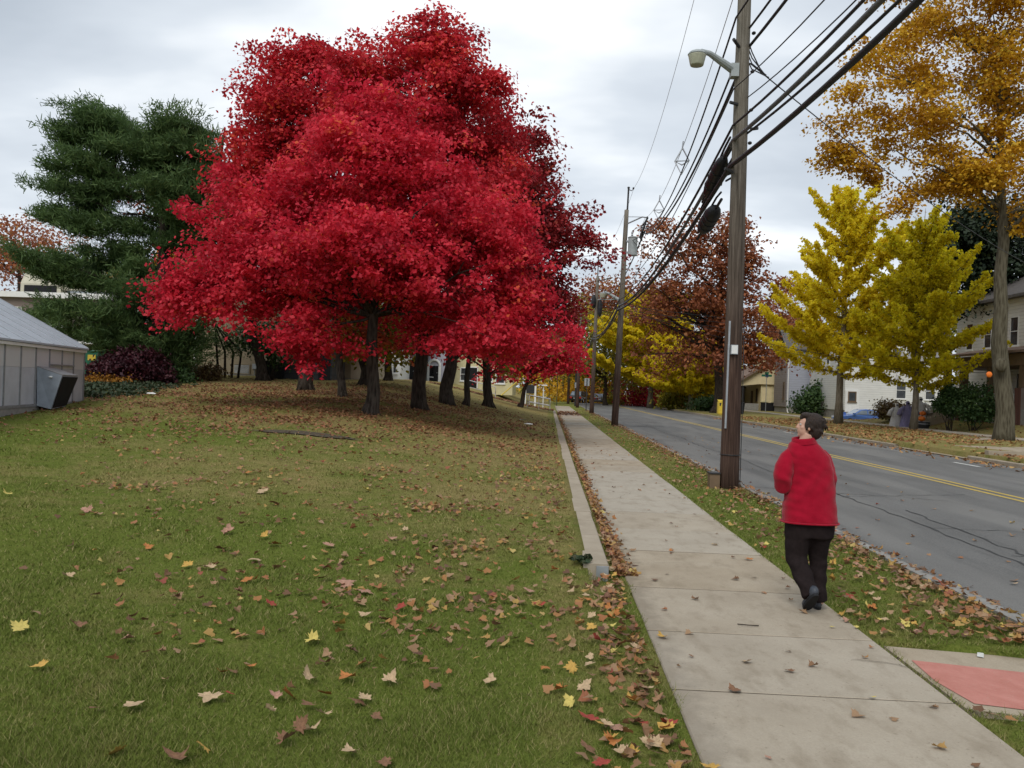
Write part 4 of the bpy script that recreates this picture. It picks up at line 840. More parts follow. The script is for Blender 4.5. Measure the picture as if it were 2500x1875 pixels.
box_part(be, 'wall', M['beige'], xL, xR, yF, yF+12, 1.95, 6.6); box_part(be, 'foundation', M['stone'], xL-.03, xR+.03, yF-.06, yF+12.03, .6, 1.94); box_part(be, 'roof', M['roof'], xL-.3, xR+.3, yF-.3, yF+12.3, 6.61, 6.85)
m = MB(); m.box(xL-.16, xL-.035, yF-.14, yF-.02, 1.9, 6.5); m.build('downpipe', M['white'], be)
a, b_ = W(228, 364, 49.3), W(243, 373, 49.3)
v = MB(); v.box(a.x-.06, b_.x+.06, yF-.05, yF-.003, b_.z-.06, a.z+.06); vf = v.build('vent', M['beige'], be)
m = MB(); n_ = 7
for k in range(n_):
    z = b_.z+(a.z-b_.z)*k/n_; m.box(a.x, b_.x, yF-.075, yF-.052, z, z+(a.z-b_.z)/n_*.5)
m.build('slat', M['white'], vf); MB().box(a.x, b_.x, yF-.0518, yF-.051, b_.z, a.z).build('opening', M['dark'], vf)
p = W(249, 366, 49.3); m = MB(); m.box(p.x-.12, p.x+.12, yF-.14, yF-.003, p.z-.15, p.z+.15); m.tube([(p.x, yF-.06, p.z-.15), (p.x, yF-.06, 1.8)], .025, 6); m.build('meter_box', M['galv'], be)
sh = thing('shed', 'dark slate shed of wide boards behind the left maple trunk', 'shed', (-13.3, 47, 1.6))
a, b_ = W(280, 360, 46.6), W(329, 384, 46.6)
box_part(sh, 'wall', M['darkside'], a.x, b_.x, 46.6, 50.2, 1.2, 4.3); gable(sh, M['roof'], a.x, b_.x, 46.6, 50.2, 4.3, .9, 'x', .25)
box_part(sh, 'door', M['blackplastic'], b_.x-.72, b_.x-.08, 46.56, 46.598, 1.5, 3.6)
for i, (u, w_, lab) in enumerate([(262, .95, 'taller dark wheeled bin at the beige wall, left of two'), (274, .8, 'shorter dark wheeled bin beside the shed, right of two')]):
    p = W(u, 381.5, 46.2); g = thing('wheeled_bin', lab, 'bin', (p.x, 46.2, Hs(p.x, 46.2)), 'bins by the shed'); z = Hs(p.x, 46.2); h_ = .92 if i == 0 else .82
    m = MB(); m.add([(p.x+sx*w_*.38*(1 if zz_ else .82), 46.2+sy*.36*(1 if zz_ else .82), z+(h_ if zz_ else -.05)) for zz_ in (0, 1) for sx, sy in ((-1, -1), (1, -1), (1, 1), (-1, 1))], [(3, 2, 1, 0), (4, 5, 6, 7), (0, 1, 5, 4), (1, 2, 6, 5), (2, 3, 7, 6), (3, 0, 4, 7)])
    m.build('body', M['blackplastic'], g); m = MB(); m.box(p.x-w_*.42, p.x+w_*.42, 45.8, 46.6, z+h_+.002, z+h_+.06); m.box(p.x-w_*.3, p.x+w_*.3, 46.6, 46.66, z+h_-.05, z+h_+.03); m.build('lid', M['blackplastic'], g)
p = W(87, 373, 44); z = Hs(p.x, 44); g = thing('green_cabinet', 'green utility cabinet with a yellow notice right of the greenhouse corner', 'cabinet', (p.x, 44, z))
m = MB(); m.box(p.x-.5, p.x+.25, 43.6, 44.4, z-.1, z+1.15); m.prism([(p.x-.52, 43.57, z+1.152), (p.x+.27, 43.57, z+1.152), (p.x+.27, 44.43, z+1.22), (p.x-.52, 44.43, z+1.22)], (0, 0, .05)); m.build('body', M['green'], g, normals=True)
MB().box(p.x-.3, p.x+.12, 43.585, 43.598, z+.72, z+1.0).build('notice', M['yellowbox'], g)
p = W(96, 373, 45); z = Hs(p.x, 45); g = thing('meter_cabinet', 'small grey cabinet beside the green cabinet', 'cabinet', (p.x, 45, z)); m = MB(); m.box(p.x-.3, p.x+.45, 44.8, 45.2, z-.1, z+.75); m.build('body', M['galv'], g); MB().box(p.x-.33, p.x+.48, 44.77, 45.23, z+.752, z+.79).build('lid', M['galv'], g)
def small_house(name, label, x0, x1, y0, y1, z0, z1, wm, rm, rise, ax, wins, door=None, arch=False, chimney=None):
    h = thing(name, label, 'house', ((x0+x1)/2, y0, z0)); box_part(h, 'wall', wm, x0, x1, y0, y1, z0-.6, z1); rf = gable(h, rm, x0, x1, y0, y1, z1, rise, ax)
    if ax == 'y': gable_wall(h, wm, x0, x1, y0, z1-.001, z1, rise-.12, .15)
    for (x, z, w_, hh) in wins: window(h, (x, y0, z), '-y', w_, hh, M['white'], (1, 2), .09)
    if door:
        x, w_, hh = door; f = box_part(h, 'door', M['dark'], x-w_/2, x+w_/2, y0-.05, y0-.004, z0, z0+hh)
        m = MB()
        if arch:
            for s in (-1, 1): m.box(x+s*(w_/2+.14)-.13, x+s*(w_/2+.14)+.13, y0-.14, y0-.003, z0, z0+hh)
            P = [(x+math.cos(t)*(w_/2+.14), y0-.07, z0+hh+math.sin(t)*(w_/2+.14)) for t in np.linspace(0, math.pi, 11)]; m.tube(P, .13, 6)
        else:
            for s in (-1, 1): m.box(x+s*(w_/2+.06)-.055, x+s*(w_/2+.06)+.055, y0-.09, y0-.003, z0, z0+hh)
            m.box(x-w_/2-.115, x+w_/2+.115, y0-.09, y0-.003, z0+hh+.002, z0+hh+.12)
        m.build('door_frame', M['white'], f)
        m = MB(); m.ell((x+w_*.35, y0-.08, z0+1.0), (.05, .05, .05), 6, 5); m.build('handle', M['galv'], f)
    return h
zt = 2.0
a, b_ = W(374, 370, 76), W(399, 383, 76)
small_house('white_house', 'whitish house seen between the trunks right of the nearest maple', a.x, b_.x, 76, 86, zt, zt+4.6, M['white'], M['roof'], 1.6, 'y', [((a.x+b_.x)/2-.5, zt+1.5, .5, 1.3), ((a.x+b_.x)/2+.6, zt+1.4, .4, 1.5)], None)
a, b_ = W(396, 366, 80), W(417, 388, 80)
small_house('grey_green_house', 'dull grey green house beside the whitish one on the crest', a.x+.4, b_.x, 81, 90, zt, zt+3.4, M['ggreen'], M['roof'], 1.2, 'x', [(a.x+1.9, zt+1.5, .9, 1.6)], ((b_.x)-.9, .8, 2.1))
a, b_ = W(424, 372, 86), W(444, 388, 86)
small_house('lavender_house', 'pale lavender grey house with a white arched doorway', a.x-.6, b_.x+.2, 86, 95, zt, zt+3.6, M['lav'], M['roof'], 1.3, 'x', [(a.x+.5, zt+1.2, .7, 1.2)], ((a.x+b_.x)/2-.1, .9, 1.7), True)
a, b_ = W(452, 371, 88), W(512, 389, 88)
small_house('pale_yellow_house', 'wide pale yellow house behind the steps and handrails', a.x, b_.x, 88.5, 98, 1.6, 5.6, M['yellowcream'], M['brownroof'], 1.6, 'x', [(a.x+1.2, 3.0, .9, 1.4), (b_.x-1.3, 2.9, 1.0, 1.5), ((a.x+b_.x)/2+.6, 3.0, .9, 1.4)], ((a.x+b_.x)/2-1.1, 1.0, 2.1))
a, b_ = W(330, 366, 68), W(368, 384, 68)
small_house('white_cottage', 'white cottage hidden behind the dark trunks left of the nearest maple', a.x, b_.x, 66, 74, zt-.1, zt+3.4, M['white'], M['roof'], 1.5, 'x', [((a.x+b_.x)/2+.7, zt+1.5, .8, 1.2)], ((a.x+b_.x)/2-.6, .9, 2.0))

# handrails, sign board, leaning yellow guard
def handrail(label, pts, group):
    g = thing('handrail', label, 'handrail', pts[0], group); m = MB(); up = Vector((0, 0, .88))
    P = [Vector(p) for p in pts]; top = [p+up for p in P]; low = [p+up*.42 for p in P]
    m.tube([P[0]+up*.42, top[0]-Vector((0, 0, .06))]+[top[0]+Vector((0, 0, 0))]+top[1:]+[top[-1]-Vector((0, 0, .1)), low[-1]], .03, 6); m.build('top_rail', M['rail'], g, smooth=True)
    m = MB(); m.tube(low, .025, 6); m.build('lower_rail', M['rail'], g)
    for p in P: MB().tube([p-Vector((0, 0, .15)), p+up], .028, 6).build('post', M['rail'], g)
def gp(x, y, dz=0): return (x, y, Hs(x, y)+dz)
handrail('pale painted handrail beside the sidewalk steps', [gp(.18, 65.0), gp(-.65, 63.6), gp(-1.45, 62.2)], 'handrails by the steps')
handrail('far pale handrail on the other side of the sidewalk steps', [gp(.18, 67.6), gp(-1.45, 67.9)], 'handrails by the steps')
handrail('upper handrail beside the red path near the broad trunk', [gp(-4.0, 65.4), gp(-4.9, 65.4), gp(-6.3, 65.2)], 'handrails by the steps')
a, b_ = W(503.6, 393, 70), W(526, 374, 70); g = thing('guy_guard', 'yellow guy wire guard leaning up into the small red maple', 'guy wire', a); MB().tube([a-Vector((.2, 0, .2)), b_], .045, 6).build('guard_tube', M['yellowbox'], g); d = b_-a; MB().tube([b_, b_+d*2.2], .012, 5).build('wire', M['darkmetal'], g)
g = thing('sign_board', 'dark sign board on two white posts above the steps', 'sign', W(530, 396, 80)); a, b_ = W(525, 397, 80), W(535, 397, 80)
for p in (a, b_): MB().box(p.x-.08, p.x+.08, p.y-.08, p.y+.08, p.z-1, p.z+1.25).build('post', M['white'], g)
MB().box(a.x+.085, b_.x-.085, a.y-.04, a.y+.04, a.z+.35, a.z+1.15).build('board', M['darkmetal'], g)
a = W(543, 400, 82); g = thing('lamp_standard', 'short white post with a flat white head left of the far poles', 'lamp', a); MB().tube([a-Vector((0, 0, 1)), a+Vector((0, 0, 1.35))], .05, 6).build('post', M['white'], g); MB().box(a.x-.5, a.x+.35, a.y-.2, a.y+.2, a.z+1.352, a.z+1.47).build('head', M['white'], g)

# ------------------------------------------------------------------ right side houses
gy = thing('grey_house', 'two storey house with taupe front and pale blue grey side clapboards', 'house', (30, 98, 0))
x0, x1, y0, y1 = 26.8, 36.5, 98.0, 103.2
box_part(gy, 'wall', M['blueside'], x0+.02, x1, y0, y1, .75, 7.4); box_part(gy, 'front_wall', M['taupeside'], x0-.06, x0+.018, y0+.02, y1, .75, 7.4); box_part(gy, 'foundation', M['stone'], x0+.05, x1-.05, y0+.05, y1-.05, -1.2, .749)
gable(gy, M['roof'], x0, x1, y0, y1, 7.4, 2.2, 'x', .3)
m = MB(); m.tube([(x0+.12, y0-.1, 7.3), (x0+.12, y0-.1, .35), (x0+.2, y0-.35, -.1), (x0+.8, y0-.6, -.2)], .075, 8); m.build('downpipe', M['white'], gy)
window(gy, (x0-.06, 100.0, 5.6), '-x', .35, 1.2, M['dark'], (1, 1), .05); window(gy, (x0-.06, 99.0, 2.6), '-x', .6, 1.9, M['browntrim'], (1, 1), .07)
window(gy, (x0+3.1, y0, 3.1), '-y', 1.1, 1.9, M['white'], (1, 2)); window(gy, (x0+6.3, y0, 3.1), '-y', 1.1, 1.9, M['white'], (1, 2)); window(gy, (x0+3.1, y0, 6.1), '-y', 1.0, 1.5, M['white'], (1, 2))
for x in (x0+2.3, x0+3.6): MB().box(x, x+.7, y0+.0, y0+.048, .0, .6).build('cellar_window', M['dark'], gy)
bu = thing('cream_bungalow', 'cream bungalow with brown roof sloping over a columned front porch', 'house', (26, 108, 0))
X0, X1, Y0, Y1 = 22.9, 33.0, 104.5, 114.0
box_part(bu, 'wall', M['cream'], 25.6, X1, Y0+.3, Y1, -.3, 3.5)
zr = 3.3; kx = .66
m = MB(); m.prism([(25.3, Y0, 3.3), (X1, Y0, 3.3), (X1, Y0, zr+(X1-22.6)*kx*.6), (29.5, Y0, zr+(29.5-22.6)*kx), (22.9, Y0, zr+.15), (22.9, Y0, 3.0)], (0, .28, 0)); m.build('gable_wall', M['cream'], bu, normals=True)
m = MB(); m.prism([(22.2, Y0-.5, zr-.25), (29.5, Y0-.5, zr+(29.5-22.6)*kx), (29.5, Y0-.5, zr+(29.5-22.6)*kx+.3), (22.2, Y0-.5, zr+.05)], (0, Y1-Y0+1, 0)); m.build('roof', M['brownroof'], bu, normals=True)
d_ = box_part(bu, 'dormer', M['cream'], 25.4, 31, Y0+2.2, Y0+7, 4.2, 6.5); box_part(d_, 'dormer_roof', M['brownroof'], 25.0, 31.2, Y0+1.9, Y0+7.3, 6.51, 6.75)
for k in range(3): window(bu, (25.4, Y0+3.2+1.3*k, 5.5), '-x', .9, 1.3, M['white'], (1, 2))
for y in (Y0+.25, Y0+3, Y0+6, Y0+9): MB().box(22.75, 23.15, y-.2, y+.2, .0, 3.0).build('porch_column', M['cream'], bu)
m = MB(); m.box(22.7, 22.95, Y0, Y1, -.3, .95); m.box(22.951, 25.3, Y0-.02, Y0+.2, -.3, .95); m.build('porch_wall', M['stone'], bu)
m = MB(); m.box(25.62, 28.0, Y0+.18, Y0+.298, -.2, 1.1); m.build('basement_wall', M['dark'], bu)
for x in (26.0, 27.3): window(bu, (x, Y0+.3, 2.2), '-y', .8, 1.9, M['yellowcream'], (1, 1), .1, .06, 'window', M['cream'])
window(bu, (25.6, Y0+2.2, 2.0), '-x', .9, 1.6, M['browntrim'], (1, 2)); box_part(bu, 'door', M['browntrim'], 25.55, 25.595, Y0+4.2, Y0+5.2, .3, 2.5)
wh = thing('white_house', 'white two storey clapboard house behind the pair of ginkgos', 'house', (33, 86, 0))
x0, x1, y0, y1 = 29.0, 39.0, 85.5, 96.5
box_part(wh, 'wall', M['whitewall'], x0, x1, y0, y1, .75, 8.0); box_part(wh, 'foundation', M['stone'], x0+.06, x1-.06, y0+.06, y1-.06, -1.2, .749); gable(wh, M['roof'], x0, x1, y0, y1, 8.0, 3.0, 'y', .4); gable_wall(wh, M['whitewall'], x0, x1, y0, 7.99, 8.0, 2.8, .15)
for x in (30.8, 34, 37.2): window(wh, (x, y0, 6.2), '-y', 1.0, 1.7, M['white'], (1, 2))
for x in (34.4, 37.2): window(wh, (x, y0, 2.9), '-y', 1.0, 1.7, M['white'], (1, 2))
for k in range(3): window(wh, (x0, 87.5+3.3*k, 6.2), '-x', 1.0, 1.7, M['white'], (1, 2))
p = W(851, 395, 84.2); f = box_part(wh, 'door', M['white'], p.x-.6, p.x+.75, 85.38, 85.49, .6, 2.75); window(f, (p.x+.05, 85.38, 2.1), '-y', .8, 1.0, M['browntrim'], (1, 1), .09, .05, 'door_window')
MB().box(p.x-1.2, p.x+1.6, 83.6, 85.4, .2, .55).build('stoop', M['stone'], wh)
pw_ = thing('porch_house', 'white clapboard house with wide brown porch at the right edge', 'house', (33, 56, .7))
x0, x1, y0, y1 = 29.6, 41.0, 45.0, 64.0; zb = .72
box_part(pw_, 'wall', M['whitewall'], x0, x1, y0, y1, zb-.5, 8.6); hip(pw_, M['roof'], x0, x1, y0, y1, 8.6, 3.6, .5)
for y in (46.6, 51.5, 56.2, 59.5, 62.0): window(pw_, (x0, y, 6.5), '-x', 1.0, 1.9, M['white'], (1, 2))
pr = MB(); pr.box(26.6, x0-.003, 46, 59.6, 4.05, 4.75); prf = pr.build('porch_beam', M['browntrim'], pw_)
m = MB(); m.prism([(26.2, 45.6, 4.75), (x0-.003, 45.6, 5.35), (x0-.003, 45.6, 5.5), (26.2, 45.6, 4.9)], (0, 14.4, 0)); m.build('porch_roof', M['brownroof'], prf, normals=True)
for y in (46.3, 49.9, 53.5, 57.0, 59.3):
    c_ = MB(); c_.box(26.72, 27.12, y-.2, y+.2, 2.75, 4.048); c_.build('porch_column', M['browntrim'], pw_); MB().box(26.58, 27.26, y-.34, y+.34, zb-.4, 2.748).build('porch_pier', M['brick'], pw_)
box_part(pw_, 'porch_floor', M['stone'], 26.6, x0-.003, 46.0, 59.6, zb-.4, 1.55)
m = MB()
for (ya, yb) in ((46.7, 49.5), (50.3, 53.1)):
    m.box(26.85, 26.95, ya, yb, 2.35, 2.45); m.box(26.85, 26.95, ya, yb, 1.7, 1.78)
    for k in range(12): y = ya+.1+k*(yb-ya-.2)/11; m.box(26.87, 26.93, y-.025, y+.025, 1.781, 2.349)
m.build('porch_railing', M['white'], pw_)
MB().box(x0-.055, x0-.004, 57.3, 58.4, 1.56, 3.8).build('door', M['dark'], pw_); window(pw_, (x0, 55.0, 2.9), '-x', 1.5, 1.9, M['white'], (2, 1)); window(pw_, (x0, 50.5, 2.9), '-x', 1.5, 1.9, M['white'], (2, 1))
m = MB(); m.lathe((x0-.2, 49.0, 0), [(.3, 5.56), (1.55, 5.75), (1.7, 6.0), (1.7, 8.3), (1.85, 8.35), (1.85, 8.6)], 8); bay = m.build('bay', M['whitewall'], pw_, normals=True); m = MB(); m.lathe((x0-.2, 49.0, 0), [(1.95, 8.601), (1.95, 8.7), (.15, 11.8), (.02, 12.2)], 8); m.build('turret_roof', M['roof'], bay, normals=True)
for k in range(5): MB().box(26.05-.35*k-.35, 26.05-.35*k, 57.2, 58.9, .2, 1.30-.21*k).build('porch_step', M['kerb'], pw_)
ga = thing('low_garage', 'small pale garage under the russet oak', 'garage', (20, 112, 0)); a = W(706, 400, 112)
box_part(ga, 'wall', M['lav'], a.x, a.x+6, 113, 119, -.3, 2.3); gable(ga, M['roof'], a.x, a.x+6, 113, 119, 2.3, 1.6, 'y'); gable_wall(ga, M['lav'], a.x, a.x+6, 113, 2.29, 2.3, 1.45, .12); MB().box(a.x+1, a.x+4.6, 112.94, 112.99, -.2, 2.0).build('garage_door', M['white'], ga)

# ------------------------------------------------------------------ poles and wires
PY = [-11.5, 15.9, 43.36, 66.5, 87.5, 110.0, 134.0]; PX = [3.38, 3.37, 3.39, 3.40, 3.0, 2.6, 2.3]; PT = [10.9, 11.0, 10.85, 10.6, 10.2, 10, 9.8]
plab = ['', 'near wooden utility pole by the kerb, grey top and brown foot', 'second wooden utility pole, carrying the grey transformer', 'third wooden utility pole, with a far street lamp', 'fourth wooden utility pole along the verge', 'fifth wooden utility pole far down the verge', 'farthest thin utility pole on the verge']
lean = [0, -.05, .22, .1, .05, 0, 0]
poles = []
for i in range(1, 7):
    z0 = 0; g = thing('utility_pole', plab[i], 'utility pole', (PX[i], PY[i], z0), 'utility poles along the kerb'); poles.append(g)
    n = 14; rr = random.Random(60+i); P = [Vector((PX[i]+lean[i]*(k/n)+rr.uniform(-.006, .006), PY[i], -.3+(PT[i]+.3)*k/n)) for k in range(n+1)]
    m = MB(); m.tube(P, [.178-.070*k/n for k in range(n+1)], 18); m.build('post', M['pole'], g, smooth=True)
def pxz(i, z): return PX[i]+lean[i]*z/PT[i]
g1 = poles[0]
m = MB(); m.tube([(3.37-.13, 15.9-.13, 1.1), (3.37-.12, 15.9-.14, 3.05)], .02, 6); m.build('conduit', M['galv'], g1)
p = W(732, 350, 15.72); m = MB(); m.box(p.x-.06, p.x+.065, 15.68, 15.76, p.z-.085, p.z+.085); mb_ = m.build('meter_plate', M['galv'], g1)
MB().box(p.x-.05, p.x+.055, 15.672, 15.679, p.z-.075, p.z+.075).build('plate_face', M['white'], mb_)
m = MB(); m.tube([(3.56, 15.88, 0), (3.555, 15.88, 1.6), (3.53, 15.88, 3)], .008, 5); m.build('ground_wire', M['darkmetal'], g1)
m = MB(); m.tube([(3.37+.186*math.cos(a), 15.9+.186*math.sin(a), .62) for a in np.linspace(0, 2*math.pi, 17)], .008, 5); m.build('strap', M['darkmetal'], g1)
m = MB(); m.tube([(3.21, 15.78, 5.75), (3.05, 15.7, 5.8)], .03, 6); m.tube([(3.25, 15.8, 7.0), (3.1, 15.7, 7.0)], .03, 6); m.tube([(3.5, 15.8, 6.55), (3.62, 15.72, 6.55)], .03, 6); m.tube([(3.24, 15.8, 8.05), (3.1, 15.6, 8.1)], .03, 6)
for z in (7.6, 8.3, 6.9, 6.3): m.ell((3.5, 15.8, z), (.04, .05, .03), 8, 6)
m.build('hardware', M['darkmetal'], g1)
fb = thing('foot_box', 'small rusty metal box at the foot of the near pole', 'box', (3.06, 15.95, 0)); m = MB(); m.box(3.0, 3.18, 15.8, 16.05, -.05, .26); m.build('body', M['browntrim'], fb); MB().box(2.99, 3.185, 15.78, 16.06, .262, .285).build('lid', M['darkmetal'], fb)
# pole 2 details
x2 = pxz(2, 10.8); g2 = poles[1]
m = MB(); m.tube([(x2+.03, 43.36, 10.5), (x2+.06, 43.36, 11.95)], .045, 8); m.tube([(x2+.06, 43.36, 11.9), (x2+.2, 43.36, 11.82), (x2+.3, 43.36, 11.9)], .02, 6); m.ell((x2+.3, 43.36, 11.95), (.05, .05, .06), 8, 6); m.ell((x2+.06, 43.36, 11.97), (.07, .07, .06), 8, 6); m.build('top_spike', M['darkmetal'], g2)
m = MB(); m.tube([(x2+.05, 43.3, 10.15), (x2+.75, 43.0, 10.45), (x2+.95, 42.95, 10.42)], .035, 6); m.tube([(x2+.05, 43.3, 10.5), (x2+.75, 43.0, 10.45)], .015, 6); m.build('bracket_arm', M['galv'], g2)
tr = thing('transformer', 'pale grey cylindrical transformer on the second utility pole', 'transformer', (x2+.34, 43.1, 8.5)); tc_ = (x2+.34, 43.1, 0)
m = MB(); m.lathe(tc_, [(.22, 8.52), (.235, 8.56), (.235, 9.38), (.22, 9.4)], 20); m.build('tank', M['xform'], tr, smooth=False); m = MB(); m.lathe(tc_, [(.25, 9.401), (.255, 9.44), (.18, 9.48), (.05, 9.5)], 20); m.build('lid', M['xform'], tr)
m = MB(); m.lathe((tc_[0]-.05, tc_[1]-.05, 0), [(.04, 9.49), (.06, 9.55), (.04, 9.6), (.06, 9.66), (.03, 9.72), (.01, 9.76)], 8); m.build('bushing', M['galv'], tr)
m = MB(); m.tube([(tc_[0]+.15, tc_[1]-.2, 9.3), (tc_[0]+.42, tc_[1]-.3, 9.0), (tc_[0]+.40, tc_[1]-.3, 8.1), (tc_[0]+.15, tc_[1]-.2, 7.3), (x2+.1, 43.2, 6.2)], .014, 5); m.tube([(tc_[0]-.05, tc_[1]-.05, 9.76), (tc_[0]+.15, tc_[1]-.3, 9.85), (x2+.85, 42.6, 9.9)], .012, 5); m.build('lead', M['rubber'], tr)
m = MB(); m.box(x2+.02, x2+.14, 43.0, 43.25, 8.65, 8.72); m.box(x2+.02, x2+.14, 43.0, 43.25, 9.2, 9.27); m.build('hanger', M['galv'], tr)
m = MB(); r2 = random.Random(8)
pts = [Vector((x2+.95-.08*k*.6, 42.5-.18*k*.2, 10.3-.14*k)) for k in range(8)]
for k, q in enumerate(pts):
    m.tube([q, q+Vector((r2.uniform(-.35, .35), r2.uniform(-.6, .6), r2.uniform(-.35, .2))), q+Vector((r2.uniform(-.2, .2), r2.uniform(-.4, .4), -.35))], .02, 5); m.ell(q, (.06, .06, .09), 7, 5)
m.tube(pts, .025, 5); m.build('insulator_cluster', M['darkmetal'], g2)
x3 = pxz(3, 10); m = MB(); m.tube([(x3, 66.5, 10.4), (x3+.02, 66.5, 12.3)], .04, 6); m.tube([(x3, 66.4, 10.2), (x3+1.1, 66.2, 10.45)], .035, 6); m.build('top_spike', M['darkmetal'], poles[2])
m = MB(); m.ell((x3-.25, 66.3, 8.6), (.2, .25, .55), 8, 6); m.ell((x3+.25, 66.3, 8.1), (.2, .25, .7), 8, 6); m.build('splice_enclosure', M['rubber'], poles[2])
# street lamps
def street_lamp(label, root, arm, lampc, s, group):
    g = thing('street_lamp', label, 'street lamp', root, group); R0, A1 = Vector(root), Vector(arm)
    m = MB(); m.tube([R0, R0+(A1-R0)*.35+Vector((0, 0, .02)), R0+(A1-R0)*.75+Vector((0, 0, .04)), A1], [.085*s, .075*s, .055*s, .04*s], 10); m.box(R0.x-.05, R0.x+.09, R0.y-.09, R0.y+.09, R0.z-.14, R0.z+.10); m.build('arm', M['xform'], g, smooth=False)
    c = Vector(lampc); m = MB(); m.lathe(c, [(.178*s, -.005), (.185*s, .012), (.15*s, .05), (.09*s, .075), (.03*s, .085)], 18); h_ = m.build('hood', M['xform'], g, smooth=True)
    m = MB(); m.lathe((c.x+.05*s, c.y, c.z+.06*s), [(.03*s, 0), (.035*s, .03*s), (.02*s, .05*s)], 10); m.build('photocell', M['galv'], h_)
    m = MB(); m.lathe(c, [(.09*s, -.215*s), (.125*s, -.21*s), (.135*s, -.19*s), (.172*s, -.02*s), (.176*s, -.006)], 18); m.build('refractor', M['lampglass'], g, smooth=True)
ap = W(733, 70, 15.7); lp = W(697, 55, 15.25); la_ = W(704, 52, 15.28)
street_lamp('old street lamp with a ribbed pale bowl on the near pole', ap, la_+Vector((-.05, 0, .02)), lp, .9, 'street lamps')
street_lamp('small far street lamp on the third utility pole', (x3+1.6, 66.0, 8.8), (x3+.55, 66.0, 9.35), (x3+.4, 66.0, 9.2), 1.5, 'street lamps')
MB().tube([(x3+.05, 66.3, 8.75), (x3+1.6, 66.0, 8.8)], .04, 6).build('lamp_bracket', M['xform'], poles[2])
# cables, one object for each run
def cable(label, rad, levels, dx, sag, mat='rubber', first=0, last=6, dy=0, extra=None, group='cables along the poles', name='overhead_cable'):
    g = thing(name, label, 'cable', (pxz(max(first, 1), levels[max(first, 1)]), PY[max(first, 1)], levels[max(first, 1)]), group); m = MB(); Pt = []
    for i in range(first, last):
        xa, xb = pxz(i, levels[i])+dx[i], pxz(i+1, levels[i+1])+dx[i+1]; s_ = sag[i] if hasattr(sag, '__len__') else sag; seg = 26
        for k in range(seg+(i == last-1)):
            t = k/seg; Pt.append(Vector((xa+(xb-xa)*t, PY[i]+(PY[i+1]-PY[i])*t, levels[i]+(levels[i+1]-levels[i])*t-4*s_*t*(1-t))))
    m.tube(Pt, rad, 6); m.build('conductor', M[mat], g, smooth=True)
    if extra: extra(g, Pt)
    return g, Pt
def lv(a0, a1, a2, a3=None): return [a0, a1, a2, a3 or a2-.1, (a3 or a2)-.4, (a3 or a2)-.6, (a3 or a2)-.8]
cg = 'communication cables'
cable('thickest lowest black cable of the bundle', 0.044, lv(5.95, 5.9, 5.85), [-.16]*7, [.75, .55, .5, .5, .5, .5], 'rubber', group=cg)
cable('thick grey sheathed cable above the lowest cable', 0.039, lv(6.45, 6.38, 6.05), [-.12]*7, [.85, .62, .5, .5, .5, .5], 'greycable', group=cg)
cable('thin black cable second from the bottom of the bundle', 0.023, lv(6.35, 6.5, 6.2), [.12]*7, [.85, .6, .5, .5, .5, .5], group=cg)
cable('black cable topmost of the lower bundle', 0.023, lv(6.7, 6.65, 6.35), [-.13]*7, [.95, .62, .5, .5, .5, .5], group=cg)
cable('lower of two thin service wires at lamp bracket height', .011, lv(7.1, 7.15, 6.9), [.1]*7, [1.15, .8, .7, .6, .6, .6], group=cg)
cable('upper of two thin service wires at lamp bracket height', .011, lv(7.3, 7.32, 7.1), [-.14]*7, [1.2, .85, .7, .6, .6, .6], group=cg)
for i, (z1, d_, lab, rd) in enumerate([(8.1, .12, 'lowest black power conductor of the spaced bundle', .028), (8.42, .10, 'middle black power conductor of the spaced bundle', .021), (8.62, -.14, 'upper black power conductor of the spaced bundle', .018)]):
    cable(lab, rd, lv(z1+.35, z1, 9.7+.12*i, 9.2), [d_, d_, .9+.06*i, .8, .6, .6, .6], [.9, .95, .7, .6, .6, .6], group='spaced power conductors')
def spc(g, Pt):
    for k in (26+9, 26+17):
        p = Pt[k]; m = MB(); r2 = random.Random(k)
        m.tube([p, p+Vector((-.2, .05, -.38)), p+Vector((0, 0, -.78)), p+Vector((.2, -.05, -.38)), p+Vector((-.2, .05, -.38)), p+Vector((0, 0, -.5)), p+Vector((.2, -.05, -.38)), p, p+Vector((.02, 0, .2))], .024, 5); m.build('spacer', M['galv'], g)
cable('thin bare messenger wire over the spaced bundle', .008, lv(9.6, 9.35, 10.45, 10), [-.1, -.1, .93, .8, .6, .6, .6], [.8, .9, .6, .6, .6, .6], 'galv', extra=spc, group='spaced power conductors')
cable('thin topmost wire running between the pole spikes', .007, [12.1, 12.05, 11.95, 12.2, 11.5, 11, 10.8], [-.25, -.25, .3, 0, 0, 0, 0], [.9, 1.0, .8, .6, .6, .6], 'galv', group='spaced power conductors')
def drop(label, a, b_, sag, rad=.01): 
    a, b_ = Vector(a), Vector(b_); g = thing('service_wire', label, 'cable', a, 'service wires to the houses'); m = MB(); P = [a+(b_-a)*(k/24)-Vector((0, 0, 4*sag*(k/24)*(1-k/24))) for k in range(25)]; m.tube(P, rad, 5); m.build('conductor', M['rubber'], g)
drop('service wire from the near pole down across the road to the right', (3.45, 15.8, 7.75), (29.5, 46.0, 7.6), .9, .012)
drop('long wire crossing in front of both ginkgos', (3.42, 43.3, 6.3), (29.5, 60.0, 4.6), 1.1, .013)
drop('lower long wire crossing in front of both ginkgos', (3.42, 43.3, 5.9), (29.5, 56.0, 3.9), 1.0, .011)
for k in range(3): drop(['upper', 'middle', 'lower'][k]+' of three far wires crossing the street from the third pole', (3.4, 66.5, 8.7-.35*k), (24.0, 76.0, 8.3-.45*k), .35, .02)
drop('wire from the third pole to the campus side', (3.3, 66.4, 8.7), (-4, 88, 5.5), .6, .012)
